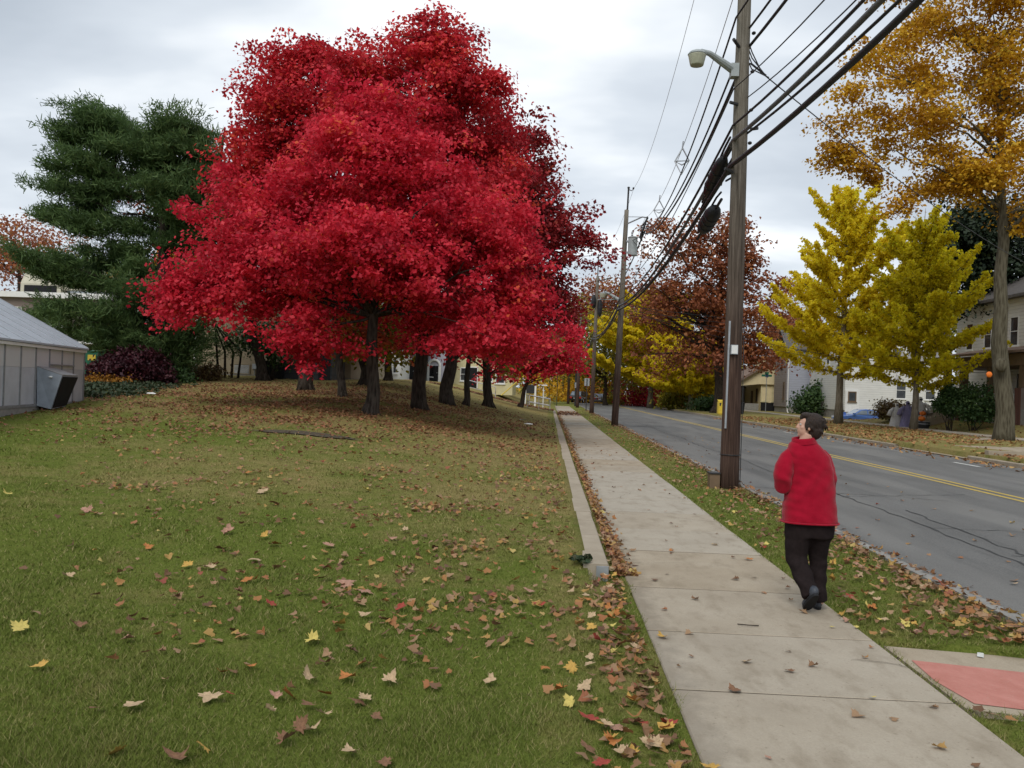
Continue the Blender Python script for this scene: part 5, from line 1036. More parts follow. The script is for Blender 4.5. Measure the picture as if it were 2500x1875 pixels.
# splice cases
def splice(label, a, b_, r_, group):
    a, b_ = Vector(a), Vector(b_); g = thing('splice_case', label, 'splice case', a, group); d = (b_-a); n_ = 10
    prof = [.45, .8, .95, 1, .97, 1, .96, 1, .95, .8, .4]; m = MB(); m.tube([a+d*(k/n_) for k in range(n_+1)], [r_*prof[k] for k in range(n_+1)], 12); m.build('case', M['blackplastic'], g, smooth=True)
    for f in (.3, .5, .7): m = MB(); q = a+d*f; e_ = d.normalized()*.02; m.tube([q-e_, q+e_], r_*1.07, 12); m.build('band', M['rubber'], g)
    m = MB(); m.tube([a-d*.3+Vector((0, 0, r_)), a+Vector((0, 0, r_*1.3)), b_+Vector((0, 0, r_*1.2)), b_+d*.35+Vector((0, 0, r_*.8))], .022, 6); m.tube([a, a-d*.35], .03, 6); m.tube([b_, b_+d*.4], .03, 6); m.build('lead', M['rubber'], g)
splice('longer black splice case hung beside the near pole', W(724, 158, 16.5), W(707, 196, 18.2), .145, 'splice cases')
splice('shorter black splice case lower down the cable', W(716, 208, 17.6), W(702, 231, 18.8), .165, 'splice cases')
m = MB(); r2 = random.Random(12)
for k in range(6):
    a = W(741+r2.uniform(-4, 2), 135+k*5, 16.0); b_ = W(722+r2.uniform(-6, 6), 165+k*4, 16.9+r2.random()); mid = (a+b_)/2+Vector((r2.uniform(-.15, .15), 0, -.15)); m.tube([a, mid, b_], .022, 5)
m.build('splice_tails', M['rubber'], g1)
m = MB(); a = W(744, 60, 15.85)
for k in range(4): m.tube([a+Vector((.0, 0, .5-.12*k)), a+Vector((.12, -.1, .1-.1*k)), a+Vector((.28+.05*k, -.15, -.25-.04*k))], .012, 5)
m.build('loose_tails', M['rubber'], g1)

# ------------------------------------------------------------------ street furniture
def sign_post(label, u, v, d, h, plate, group='sign posts on the verge', back=True):
    b_ = W(u, v, d); b_.z = .0; g = thing('sign_post', label, 'sign', b_, group); MB().box(b_.x-.035, b_.x+.035, b_.y-.03, b_.y+.03, -.2, h).build('post', M['darkmetal'], g)
    if plate: w_, hh = plate; m = MB(); m.box(b_.x-w_/2, b_.x+w_/2, b_.y+.032, b_.y+.045, h-hh, h+.04); m.build('plate', M['galv'], g)
sign_post('parking sign seen from behind beside the third pole', 585.8, 411, 73, 2.75, (.42, .6)); sign_post('smaller sign seen from behind, left of the third pole', 575.7, 408, 88, 2.5, (.4, .5)); sign_post('tall thin dark post among the far poles', 556.5, 404, 98, 3.9, None); sign_post('thin dark post farthest left among the far poles', 549, 402, 118, 3.4, None); sign_post('sign on the far kerb near the blue mailbox', 651, 407, 118, 2.6, (.45, .6))
a = (3.05, 96, 0); g = thing('lamp_standard', 'dark post with a pale slanted lamp head among the far poles', 'lamp', a); MB().tube([(3.05, 96, -.2), (3.05, 96, 6)], .10, 8).build('post', M['darkmetal'], g); MB().tube([(3.05, 96, 6.001), (3.05, 96, 6.9)], .09, 8).build('upper_post', M['white'], g); MB().tube([(2.95, 96, 6.15), (2.3, 95.8, 6.5)], .07, 6).build('head', M['white'], g)
b_ = Vector((23.4, 93.5, 0)); g = thing('street_sign', 'green street name signs crossed on a grey post', 'street sign', b_); z_ = 3.95; MB().tube([(b_.x, b_.y, -.3), (b_.x, b_.y, z_)], .04, 8).build('post', M['galv'], g)
m = MB(); m.box(b_.x-.55, b_.x+.55, b_.y-.012, b_.y+.012, z_+.01, z_+.24); m.build('name_plate', M['signgreen'], g)
m = MB(); m.box(b_.x-.10, b_.x+.10, b_.y-.45, b_.y+.45, z_+.26, z_+.5, M=None); m.build('cross_plate', M['signgreen'], g)
m = MB(); m.lathe((b_.x+.02, b_.y-.03, z_+.1), [(.01, -.04), (.2, -.03), (.2, .0), (.01, .005)], 12, M=Matrix.Rotation(R_(90), 3, 'X')); m.build('round_badge', M['mailblue'], g)
b_ = Vector((14.9, 74.0, .08)); g = thing('newspaper_box', 'yellow newspaper box on the far kerb beside the near pole', 'newspaper box', b_)
m = MB(); m.box(b_.x-.42, b_.x+.42, b_.y-.3, b_.y+.3, .2, 1.22); m.prism([(b_.x-.42, b_.y-.3, 1.221), (b_.x+.42, b_.y-.3, 1.221), (b_.x+.42, b_.y+.3, 1.35), (b_.x-.42, b_.y+.3, 1.35)], (0, 0, .03)); m.box(b_.x-.36, b_.x+.36, b_.y-.25, b_.y+.25, .04, .199); m.build('case', M['yellowbox'], g, normals=True)
m = MB(); m.box(b_.x+.06, b_.x+.34, b_.y-.315, b_.y-.302, .3, 1.12); d_ = m.build('door', M['darkmetal'], g); MB().box(b_.x+.15, b_.x+.25, b_.y-.325, b_.y-.316, .4, 1.0).build('slot_trim', M['yellowbox'], d_)
m = MB(); m.prism([(b_.x-.32, b_.y-.305, .85), (b_.x-.22, b_.y-.305, .85), (b_.x-.16, b_.y-.305, 1.12), (b_.x-.34, b_.y-.305, 1.12)], (0, .003, 0)); m.build('mark', M['darkmetal'], g)
b_ = Vector((17.7, 80, .1)); g = thing('wheeled_bin', 'black wheeled bin standing on the far verge right of the near pole', 'bin', b_)
m = MB(); m.add([(b_.x+sx*(.36 if zz_ else .28), b_.y+sy*(.36 if zz_ else .28), .1+(1.0 if zz_ else .05)) for zz_ in (0, 1) for sx, sy in ((-1, -1), (1, -1), (1, 1), (-1, 1))], [(3, 2, 1, 0), (4, 5, 6, 7), (0, 1, 5, 4), (1, 2, 6, 5), (2, 3, 7, 6), (3, 0, 4, 7)]); m.build('body', M['blackplastic'], g); MB().box(b_.x-.39, b_.x+.39, b_.y-.4, b_.y+.38, 1.102, 1.18).build('lid', M['blackplastic'], g)
for s in (-.27, .27): m = MB(); m.lathe((b_.x+s, b_.y+.28, .22), [(.12, -.04), (.12, .04)], 12, M=Matrix.Rotation(R_(90), 3, 'Y')); m.build('wheel', M['tyre'], g)
b_ = W(635.7, 406, 122); b_.z = .08; g = thing('mailbox', 'blue street mailbox on the far verge', 'mailbox', b_); m = MB(); P = [(b_.x-.45, 0, .35), (b_.x+.45, 0, .35), (b_.x+.45, 0, 1.1)]+[(b_.x+.45*math.cos(t), 0, 1.1+.35*math.sin(t)) for t in np.linspace(.3, math.pi-.3, 7)]+[(b_.x-.45, 0, 1.1)]
m.prism([(x, b_.y-.4, z) for x, _, z in P], (0, .8, 0)); m.build('body', M['mailblue'], g, normals=True)
for sx in (-.36, .36): MB().box(b_.x+sx-.05, b_.x+sx+.05, b_.y-.3, b_.y+.3, .0, .349).build('leg', M['mailblue'], g)
# litter
for i, (u, v, d, lab) in enumerate([(151, 407, 29.5, 'crumpled white paper on the bank below the pine'), (523, 433.5, 37, 'white paper scrap on the lawn near the wall, upper one'), (528, 436, 34, 'white paper scrap on the lawn near the wall, lower one')]):
    p = on_ground(u, v, d); m = MB(); rr = random.Random(70+i); vs = [(p.x+a*.16+rr.uniform(-.03, .03), p.y+b2*.12, p.z+.05+rr.uniform(0, .08)) for b2 in (-1, 0, 1) for a in (-1, 0, 1)]; m.add(vs, [(0, 1, 4, 3), (1, 2, 5, 4), (3, 4, 7, 6), (4, 5, 8, 7)])
    o = m.build('paper_scrap', M['white']); tag(o, lab, 'litter', 'paper litter')

# ------------------------------------------------------------------ cars
def car(name, label, loc, rz, L_, Wd, Hh, paint, prof, glassprof, glass, group=None, wheel_r=.33):
    g = thing(name, label, 'car', (0, 0, 0), group); hw = Wd/2; m = MB()
    def loft(m, prof, widths):   # prof (x, z); widths outer half width per point
        n = len(prof); vs = [(x, -w_, z) for (x, z), w_ in zip(prof, widths)]+[(x, w_, z) for (x, z), w_ in zip(prof, widths)]
        m.add(vs, [tuple(range(n)), tuple(range(n, 2*n))[::-1]]+[(i, n+i, n+(i+1) % n, (i+1) % n) for i in range(n)])
    zmax = max(z for _, z in prof); belt = min(z for _, z in glassprof)
    wd = [hw*(1 if z < belt+.02 else 1-.20*(z-belt)/(zmax-belt)) - (.05 if z < .35 else 0) for _, z in prof]
    loft(m, prof, wd); bd = m.build('body', paint, g, normals=True)
    bv = bd.modifiers.new('bevel', 'BEVEL'); bv.width = .05; bv.segments = 2
    for s in (-1, 1):
        m = MB(); n = len(glassprof); q = []
        for x, z in glassprof: w_ = hw*(1-.20*(z-belt)/(zmax-belt)); q.append((x, s*(w_+.004), z))
        m.add(q, [tuple(range(n))] if s < 0 else [tuple(range(n))[::-1]]); m.build('side_window', glass, g)
        xm = sum(x for x, _ in glassprof)/n; w_ = lambda z: hw*(1-.20*(z-belt)/(zmax-belt))+.008
        m = MB(); m.add([(xm-.04, s*w_(belt), belt), (xm+.04, s*w_(belt), belt), (xm+.04, s*w_(zmax-.1), zmax-.1), (xm-.04, s*w_(zmax-.1), zmax-.1)], [(0, 1, 2, 3) if s < 0 else (3, 2, 1, 0)]); m.build('door_pillar', paint, g)
        m = MB(); m.box(glassprof[0][0]-.25, glassprof[0][0]-.05, s*hw, s*(hw+.16), belt-.02, belt+.12); m.build('mirror', paint, g)
        m = MB(); m.box(L_/2-.06, L_/2+.012, s*hw*.58, s*hw*.95, .68, .92) if True else 0; m.build('taillight', M['taillight'], g)
        m = MB(); m.box(-L_/2-.012, -L_/2+.1, s*hw*.55, s*hw*.93, .60, .76); m.build('headlight', M['headlens'], g)
        for x in (-L_*.30, L_*.30):
            m = MB(); m.lathe((x, s*(hw-.09), wheel_r), [(wheel_r*.62, -.10), (wheel_r, -.09), (wheel_r, .09), (wheel_r*.62, .10)], 18, M=Matrix.Rotation(R_(90), 3, 'X')); wl = m.build('wheel', M['tyre'], g)
            m = MB(); m.lathe((x, s*(hw-.09)+s*.075, wheel_r), [(.02, -.035), (wheel_r*.6, -.03), (wheel_r*.6, .03), (.02, .035)], 12, M=Matrix.Rotation(R_(90), 3, 'X')); m.build('rim', M['rim'], wl)
    rp = [p for p in glassprof]; xr = max(x for x, z in prof if z > belt+.3)
    m = MB(); zt_ = zmax-.10; xb = [x for x, z in prof if abs(z-belt) < .12]; 
    m.box(L_/2-.012, L_/2+.02, -hw*.28, hw*.28, .62, .76); m.build('number_plate', M['white'], g)
    return g
def rear_front_glass(g, pr, pf, hw, glass):
    for nm, P in (('rear_window', pr), ('windscreen', pf)):
        (xa, za), (xb, zb) = P; m = MB(); m.add([(xa, -hw*.84, za), (xa, hw*.84, za), (xb, hw*.70, zb), (xb, -hw*.70, zb)], [(0, 1, 2, 3)]); m.build(nm, glass, g)
suv = car('suv', 'black sport utility vehicle on the road far ahead, seen from behind', None, 0, 4.7, 1.85, 1.75, M['carblack'],
          [(-2.35, .35), (-2.35, .85), (-2.2, 1.0), (-1.2, 1.08), (-.45, 1.68), (0, 1.75), (1.9, 1.72), (2.28, 1.1), (2.35, .9), (2.35, .4), (2.2, .3), (-2.2, .3)], [(-1.0, 1.10), (-.42, 1.60), (1.75, 1.62), (2.0, 1.10)], M['carglass'], 'cars down the street', .37)
rear_front_glass(suv, [(2.30, 1.13), (1.97, 1.66)], [(-1.19, 1.13), (-.50, 1.67)], .925, M['paleglass'])
hb = car('hatchback', 'dark grey hatchback with red tail lights on the road, right of the black vehicle', None, 0, 4.2, 1.75, 1.5, M['cargrey'],
         [(-2.1, .32), (-2.1, .75), (-1.95, .9), (-1.05, .98), (-.35, 1.46), (.2, 1.5), (1.4, 1.47), (2.05, 1.0), (2.1, .85), (2.1, .4), (1.95, .28), (-1.95, .28)], [(-.9, 1.0), (-.33, 1.38), (1.3, 1.40), (1.72, 1.0)], M['carglass'], 'cars down the street', .33)
rear_front_glass(hb, [(2.02, 1.06), (1.47, 1.44)], [(-1.04, 1.02), (-.38, 1.44)], .875, M['paleglass'])
bc = car('sedan', 'bright blue sedan parked in the driveway behind the ginkgos', None, 0, 4.5, 1.75, 1.42, M['carblue'],
         [(-2.25, .3), (-2.25, .62), (-2.05, .78), (-1.05, .92), (-.35, 1.36), (.1, 1.42), (.75, 1.38), (1.45, 1.0), (2.15, .95), (2.25, .85), (2.25, .4), (2.1, .27), (-2.1, .27)], [(-.9, .95), (-.32, 1.30), (.72, 1.31), (1.25, .98)], M['paleglass'], None, .31)
rear_front_glass(bc, [(1.40, 1.05), (.80, 1.37)], [(-1.00, .97), (-.38, 1.36)], .875, M['paleglass'])
p = W(617.0 - 0, 405, 106); 
def place(g, x, y, z, rz): g.location = (x, y, z); g.rotation_euler = (0, 0, rz)
p = W(580.5, 404, 128); place(suv, p.x, p.y, road_z(8)-.02, R_(90-180+16+0)+math.pi*0); suv.rotation_euler.z = R_(-90-22)
p = W(598.5, 405, 124); place(hb, p.x, p.y, road_z(9)-.02, R_(-90-3))
p = W(861, 412, 74); place(bc, p.x, p.y, -.40, R_(6))
rc = thing('wheelbarrow', 'small dark red wheelbarrow by the shrubs under the low ginkgo', 'wheelbarrow', W(659.5, 405, 100)); p = W(659.5, 405, 100); p.z = .1
m = MB(); m.add([(p.x-.7, p.y-.35, p.z+1.0), (p.x+.7, p.y-.35, p.z+.9), (p.x+.7, p.y+.35, p.z+.9), (p.x-.7, p.y+.35, p.z+1.0), (p.x-.35, p.y-.22, p.z+.4), (p.x+.35, p.y-.22, p.z+.4), (p.x+.35, p.y+.22, p.z+.4), (p.x-.35, p.y+.22, p.z+.4)], [(4, 5, 6, 7), (0, 4, 7, 3), (1, 2, 6, 5), (0, 1, 5, 4), (3, 7, 6, 2)]); m.build('tray', M['taillight'], rc, normals=True)
m = MB(); m.lathe((p.x+.6, p.y, p.z+.25), [(.2, -.05), (.25, 0), (.2, .05)], 12, M=Matrix.Rotation(R_(90), 3, 'X')); m.build('wheel', M['tyre'], rc); m = MB(); m.tube([(p.x+.6, p.y, p.z+.25), (p.x-.4, p.y-.3, p.z+.5), (p.x-1.2, p.y-.3, p.z+.7)], .03, 6); m.tube([(p.x+.6, p.y, p.z+.25), (p.x-.4, p.y+.3, p.z+.5), (p.x-1.2, p.y+.3, p.z+.7)], .03, 6); m.tube([(p.x-.3, p.y-.3, p.z+.45), (p.x-.35, p.y-.3, p.z)], .03, 6); m.build('handle', M['darkmetal'], rc)

# ------------------------------------------------------------------ halloween things
def ghost(u, v, d, s, lab, arms=False):
    p = W(u, v, d); g = thing('hanging_ghost', lab, 'decoration', p, 'white ghosts hung in the ginkgo'); rr = random.Random(int(u*7)); m = MB(); n = 12; vs = []
    prof = [(.02, 0), (.09, -.03), (.11, -.10), (.07, -.18), (.10, -.27), (.14, -.38), (.17, -.5)]
    for r_, z in prof:
        for k in range(n): a = 2*math.pi*k/n; q = r_*(1+.22*math.sin(3*a+z*9)*(z < -.2)); vs.append((p.x+q*math.cos(a)*s, p.y+q*math.sin(a)*s, p.z+(z+(.05*math.sin(4*a) if z < -.45 else 0))*s))
    m.add(vs, [(i*n+k, i*n+(k+1) % n, (i+1)*n+(k+1) % n, (i+1)*n+k) for i in range(len(prof)-1) for k in range(n)]+[tuple(range(n))])
    m.build('drape', M['sheet'], g, smooth=True)
    MB().tube([p, p+Vector((0, 0, .5*s))], .008, 4).build('string', M['darkmetal'], g)
gl = [(892, 337, 'small white ghost hung low on the left of the yellow green ginkgo'), (900, 349, 'small white ghost in the middle left of the yellow green ginkgo'), (874, 384, 'small white ghost hung near the ginkgo fork, spread arms'), (913, 352, 'small white ghost right beside the ginkgo stem'), (938, 350, 'small white ghost on the far right of the yellow green ginkgo')]
for (u, v, lab), f in zip([((2050+.2034*x)*.4096, (780+.2034*y)*.4096, l) for (x, y), l in zip([(750, 380), (835, 410), (685, 660), (985, 440), (1170, 395)], [q[2] for q in gl])], range(5)): ghost(u, v, 48.2, .55, lab)
def figure(u, v, d, h, lab, cloth, hat=None, name='draped_figure'):
    p = W(u, v, d); z = Hs(p.x, p.y); g = thing(name, lab, 'decoration', (p.x, p.y, z), 'halloween figures on the lawn'); m = MB(); n = 16; vs = []; prof = [(.42, 0), (.36, .25), (.30, .5), (.26, .66), (.20, .78), (.09, .84), (.12, .9), (.11, .96), (.04, 1.0)]
    for r_, f in prof:
        for k in range(n): a = 2*math.pi*k/n; q = r_*h*.6*(1+.16*math.sin(5*a+f*3)*(f < .8)); vs.append((p.x+q*math.cos(a), p.y+q*math.sin(a)*.7, z-.05+f*h))
    m.add(vs, [(i*n+k, i*n+(k+1) % n, (i+1)*n+(k+1) % n, (i+1)*n+k) for i in range(len(prof)-1) for k in range(n)]+[tuple(range((len(prof)-1)*n, len(prof)*n))]); m.build('robe', cloth, g, smooth=True)
    for s in (-1, 1): m = MB(); m.tube([(p.x+s*.12*h, p.y, z+.76*h), (p.x+s*.28*h, p.y-.1, z+.62*h), (p.x+s*.33*h, p.y-.15, z+.45*h)], [.05*h, .075*h, .10*h], 8); m.build('sleeve', cloth, g, smooth=True)
    m = MB(); m.box(p.x-.05*h, p.x+.05*h, p.y-.075*h-.02, p.y-.07*h, z+.86*h, z+.9*h); m.build('face_mark', M['dark'], g)
f3 = lambda x, y: ((2050+.2034*x)*.4096, (780+.2034*y)*.4096)
figure(*f3(680, 1150), 56, 1.6, 'white robed halloween figure left of the ginkgo stem', M['sheet']); figure(*f3(812, 1150), 55, 1.75, 'pale purple robed halloween figure just left of the ginkgo stem', M['purplecloth']); figure(*f3(960, 1150), 57, 2.0, 'tall white shrouded halloween figure right of the ginkgo stem', M['sheet']); figure(*f3(1130, 830), 57.5, 1.3, 'white shrouded halloween figure by the porch pier', M['sheet'])
def pumpkin(loc, r_, lab):
    g = thing('pumpkin', lab, 'pumpkin', loc, 'pumpkins by the porch'); p = Vector(loc); m = MB(); n = 24; vs = []
    for i in range(9):
        t = -math.pi/2+math.pi*i/8
        for k in range(n): a = 2*math.pi*k/n; q = r_*max(.05, math.cos(t))*(1+.08*math.cos(8*a)); vs.append((p.x+q*math.cos(a), p.y+q*math.sin(a), p.z+r_*.82+r_*.8*math.sin(t)))
    m.add(vs, [(i*n+k, i*n+(k+1) % n, (i+1)*n+(k+1) % n, (i+1)*n+k) for i in range(8) for k in range(n)]); m.build('shell', M['orange'], g, smooth=True); MB().tube([(p.x, p.y, p.z+r_*1.55), (p.x+.03, p.y, p.z+r_*1.95)], r_*.14, 6).build('stem', M['browntrim'], g)
st = thing('planter_barrel', 'dark half barrel planter holding pumpkins by the porch', 'planter', (0, 0, 0)); p = W(*f3(1000, 1140), 53); z = Hs(p.x, p.y); st.location = (p.x, p.y, z); m = MB(); m.lathe((p.x, p.y, z), [(.30, -.05), (.42, .25), (.42, .45), (.36, .46)], 16); m.build('barrel', M['darkmetal'], st); m = MB(); m.lathe((p.x, p.y, z), [(.425, .30), (.43, .34)], 16); m.build('hoop', M['galv'], st)
pumpkin((p.x-.12, p.y-.1, z+.46), .21, 'lower orange pumpkin resting in the barrel planter'); pumpkin((p.x+.02, p.y+.1, z+.80), .19, 'upper orange pumpkin stacked in the barrel planter')
p = W(1001-12, 374.5, 39.75); g = thing('pumpkin_ornament', 'small orange ornament fixed to the thick street maple trunk', 'decoration', p); m = MB(); m.ell(p, (.14, .09, .14), 12, 8); m.build('disc', M['orange'], g); MB().tube([p, p+Vector((.05, .3, .05))], .02, 6).build('tie', M['darkmetal'], g)
MB
# ------------------------------------------------------------------ person
def vox(mb, size, smooth_it=2, name='tmp'):
    """join closed shapes into one continuous skin"""
    me = bpy.data.meshes.new(name); me.from_pydata(mb.v, [], mb.f); bm = bmesh.new(); bm.from_mesh(me); bmesh.ops.recalc_face_normals(bm, faces=bm.faces); bm.to_mesh(me); bm.free()
    o = bpy.data.objects.new(name, me); COL.objects.link(o); r_ = o.modifiers.new('r', 'REMESH'); r_.mode = 'VOXEL'; r_.voxel_size = size
    s = o.modifiers.new('s', 'SMOOTH'); s.factor = .6; s.iterations = smooth_it
    dg = bpy.context.evaluated_depsgraph_get(); m2 = bpy.data.meshes.new_from_object(o.evaluated_get(dg)); bpy.data.objects.remove(o); bpy.data.meshes.remove(me); return m2
def finish(me, name, mat, parent, fold=None):
    off = offs(parent)
    n = len(me.vertices); co = np.empty(n*3, np.float32); me.vertices.foreach_get('co', co); co = co.reshape(-1, 3)
    if fold is not None:
        no = np.empty(n*3, np.float32); me.vertices.foreach_get('normal', no); no = no.reshape(-1, 3); co = co + no*fold(co)[:, None]
    co = co - np.array(off, np.float32); me.vertices.foreach_set('co', co.ravel()); me.materials.clear(); me.materials.append(mat)
    me.polygons.foreach_set('use_smooth', [True]*len(me.polygons)); me.update(); o = bpy.data.objects.new(name, me); COL.objects.link(o); o.parent = parent; return o
DP = 6.86
def Z6(x, y, dd=0.0): return W(716.8+.1481*x, 389.1+.1481*y, DP+dd)
foot = Z6(655, 1520, -.08); base = Vector((foot.x, foot.y, 0))
per = thing('person', 'woman in a red fleece jacket and dark trousers walking away on the sidewalk, looking left', 'person', base)
b = NB('red_fleece', .95, .05); pz = b.pos(); f = b.noise(pz, 130, 3, .7); g2_ = b.noise(pz, 14, 3, .5)
b.color(b.mix(b.math('MULTIPLY', f, .6), b.ramp(g2_, [(.3, (.29, .004, .020)), (.7, (.38, .008, .030))]), (.26, .004, .015))); b.bump(f, .5, .008); b.b.inputs['Sheen Weight'].default_value = .15; M['jacket'] = b.m
M['trousers'] = vary('dark_brown_trousers', (.017, .012, .012), .25, 30, .9, .1, bump=.2); M['skin'] = vary('skin', (.52, .30, .22), .06, 25, .5, .35)
b = NB('dark_brown_hair', .6, .35); f = b.noise(b.pos((60, 60, 14)), 3, 5, .65); b.color(b.ramp(f, [(.3, (.008, .005, .004)), (.55, (.028, .016, .011)), (.8, (.085, .05, .03))])); b.bump(f, .8, .012); M['hair'] = b.m
M['shoe'] = vary('dark_slate_shoe_leather', (.045, .052, .066), .15, 20, .5, .4); M['sole'] = vary('black_rubber_sole', (.012, .013, .015), .2, 20, .8); M['eye'] = vary('eye_white', (.5, .48, .45), .05, 20, .3)
def ring_loft(m, rings, n=24, power=2.4):      # (centre, half width, half depth)
    vs = []
    for c, a, b_ in rings:
        for k in range(n):
            t = 2*math.pi*k/n; ct, st_ = math.cos(t), math.sin(t)
            vs.append((c[0]+a*math.copysign(abs(ct)**(2/power), ct), c[1]+b_*math.copysign(abs(st_)**(2/power), st_), c[2]))
    L_ = len(rings); m.add(vs, [(i*n+k, i*n+(k+1) % n, (i+1)*n+(k+1) % n, (i+1)*n+k) for i in range(L_-1) for k in range(n)]+[tuple(range(n))[::-1], tuple(range((L_-1)*n, L_*n))])
px = DP/FPX*.1481     # metres per zoom pixel
def RG(xl, xr, y, hd, dd=0): c = Z6((xl+xr)/2, y, dd); return (c, (xr-xl)/2*px, hd)
def limbs(m, pts, n=14): m.tube([p for p, _ in pts], [r_ for _, r_ in pts], n)
# body: one continuous skin, neck, trunk, arms with hands, legs
m = MB()
ring_loft(m, [RG(480, 765, 930, .11), RG(490, 765, 800, .10), RG(505, 755, 650, .095), RG(515, 740, 500, .09), RG(525, 710, 430, .07), RG(545, 670, 375, .05)])
hc = Z6(618, 252, -.005); nk0 = Z6(592, 390); 
limbs(m, [(nk0, .062), (nk0*.5+hc*.5-Vector((0, 0, .03)), .056), (hc-Vector((.0, 0, .06)), .055)])
lh = [(Z6(505, 455), .036), (Z6(455, 540, -.02), .04), (Z6(444, 635, -.03), .038), (Z6(470, 660, .14), .032), (Z6(520, 650, .235), .026)]; limbs(m, lh)
rh = [(Z6(710, 470, .01), .036), (Z6(744, 550, 0), .036), (Z6(754, 640, 0), .036), (Z6(725, 655, .16), .032), (Z6(680, 640, .25), .026)]; limbs(m, rh)
for wrist, side in ((lh[-1][0], 1), (rh[-1][0], -1)):
    fdir = Vector((side*.45, .85, .12)).normalized(); up = Vector((0, 0, 1)); acr = fdir.cross(up).normalized()   # palm plane spanned by fdir and up
    pc = wrist+fdir*.055; m.tube([wrist, wrist+fdir*.05, wrist+fdir*.095], [.026, .036, .03], 10, sx=.55)
    for k, (ln, o_) in enumerate(((.062, .028), (.074, .010), (.070, -.009), (.054, -.027))):
        s0 = wrist+fdir*.085+up*o_; d1 = (fdir*.9-acr*side*.25*-1).normalized(); s1 = s0+d1*ln*.45; d2 = (fdir*.5+acr*(-side)*.8-up*.1).normalized(); s2 = s1+d2*ln*.33; s3 = s2+(d2*.6-fdir*.5).normalized()*ln*.28; m.tube([s0, s1, s2, s3], [.0095, .009, .0085, .007], 8)
    s0 = wrist+fdir*.03+up*.03; m.tube([s0, s0+(up*.7+fdir*.7).normalized()*.035, s0+(up*.5+fdir*.9).normalized()*.06-acr*side*.01], [.012, .0105, .008], 8)
LL = [(Z6(552, 940, 0), .085), (Z6(540, 1060, -.01), .066), (Z6(536, 1140, -.02), .052), (Z6(568, 1230, -.08), .046), (Z6(612, 1330, -.16), .042), (Z6(632, 1375, -.19), .036), (Z6(650, 1410, -.21), .034)]; limbs(m, LL)
RL = [(Z6(692, 940, 0), .085), (Z6(684, 1060, .02), .060), (Z6(680, 1150, .03), .046), (Z6(684, 1260, .01), .042), (Z6(691, 1370, -.02), .038), (Z6(690, 1450, -.03), .034)]; limbs(m, RL)
# head: skull, face turned to the left, chin, nose, lips, brow, ears
fd = Vector((-.96, .22, .14)).normalized(); hu = Vector((.14, 0, .99)); hu = (hu-fd*hu.dot(fd)).normalized(); hs = fd.cross(hu).normalized()
HS = .86; HM = Matrix((fd, hs, hu)).transposed()*HS
def hp(f_, s_, u_): return hc+(fd*f_+hs*s_+hu*u_)*HS
m.ell(hp(-.012, 0, .025), (.094, .074, .088), 20, 14, M=HM); m.ell(hp(.030, 0, -.035), (.060, .058, .078), 16, 12, M=HM); m.ell(hp(.058, 0, -.088), (.026, .026, .022), 12, 8, M=HM)
m.ell(hp(.082, 0, -.012), (.022, .012, .030), 10, 8, M=HM); m.ell(hp(.094, 0, -.026), (.017, .014, .012), 10, 8, M=HM); m.ell(hp(.072, 0, .022), (.018, .045, .012), 12, 8, M=HM)
m.ell(hp(.081, 0, -.055), (.013, .022, .007), 10, 8, M=HM); m.ell(hp(.078, 0, -.066), (.013, .020, .007), 10, 8, M=HM)
for s_ in (-1, 1): m.ell(hp(-.005, s_*.078, -.012), (.018, .009, .032), 10, 8, M=HM); m.ell(hp(.048, s_*.04, -.02), (.026, .022, .022), 10, 8, M=HM)
body = finish(vox(m, .006, 2), 'body', M['skin'], per)
for s_ in (-1, 1): MB().ell(hp(.073, s_*.032, .006), (.011, .014, .009), 10, 8, M=HM).build('eye', M['eye'], per, smooth=True)
# hair cap, fuller at the back
m = MB(); m.ell(hp(-.036, 0, .036), (.100, .090, .098), 22, 14, M=HM); m.ell(hp(-.062, 0, -.028), (.072, .078, .088), 18, 12, M=HM); m.ell(hp(.026, 0, .094), (.062, .068, .034), 16, 10, M=HM); m.ell(hp(.062, .01, .072), (.030, .05, .026), 12, 8, M=HM)
for s_ in (-1, 1): m.ell(hp(-.012, s_*.066, .012), (.055, .022, .052), 14, 10, M=HM); m.ell(hp(.018, s_*.066, -.012), (.010, .012, .034), 10, 8, M=HM)
rr = random.Random(5)
for k in range(70):
    a, e_ = rr.uniform(0, 2*math.pi), rr.uniform(-.5, 1.4); q = Vector((math.cos(a)*math.cos(e_)*.098-.045, math.sin(a)*math.cos(e_)*.088, math.sin(e_)*.098+.028))
    if q.x > .02 and q.z < .07: continue
    p = hp(*q); o_ = (p-hc).normalized(); m.tube([p-o_*.012, p+o_*.004+hu*-.012+fd*rr.uniform(-.02, .005), p+hu*-.035+o_*.004+fd*rr.uniform(-.03, .01)], [.010, .011, .004], 6)
finish(vox(m, .006, 1), 'hair', M['hair'], per)
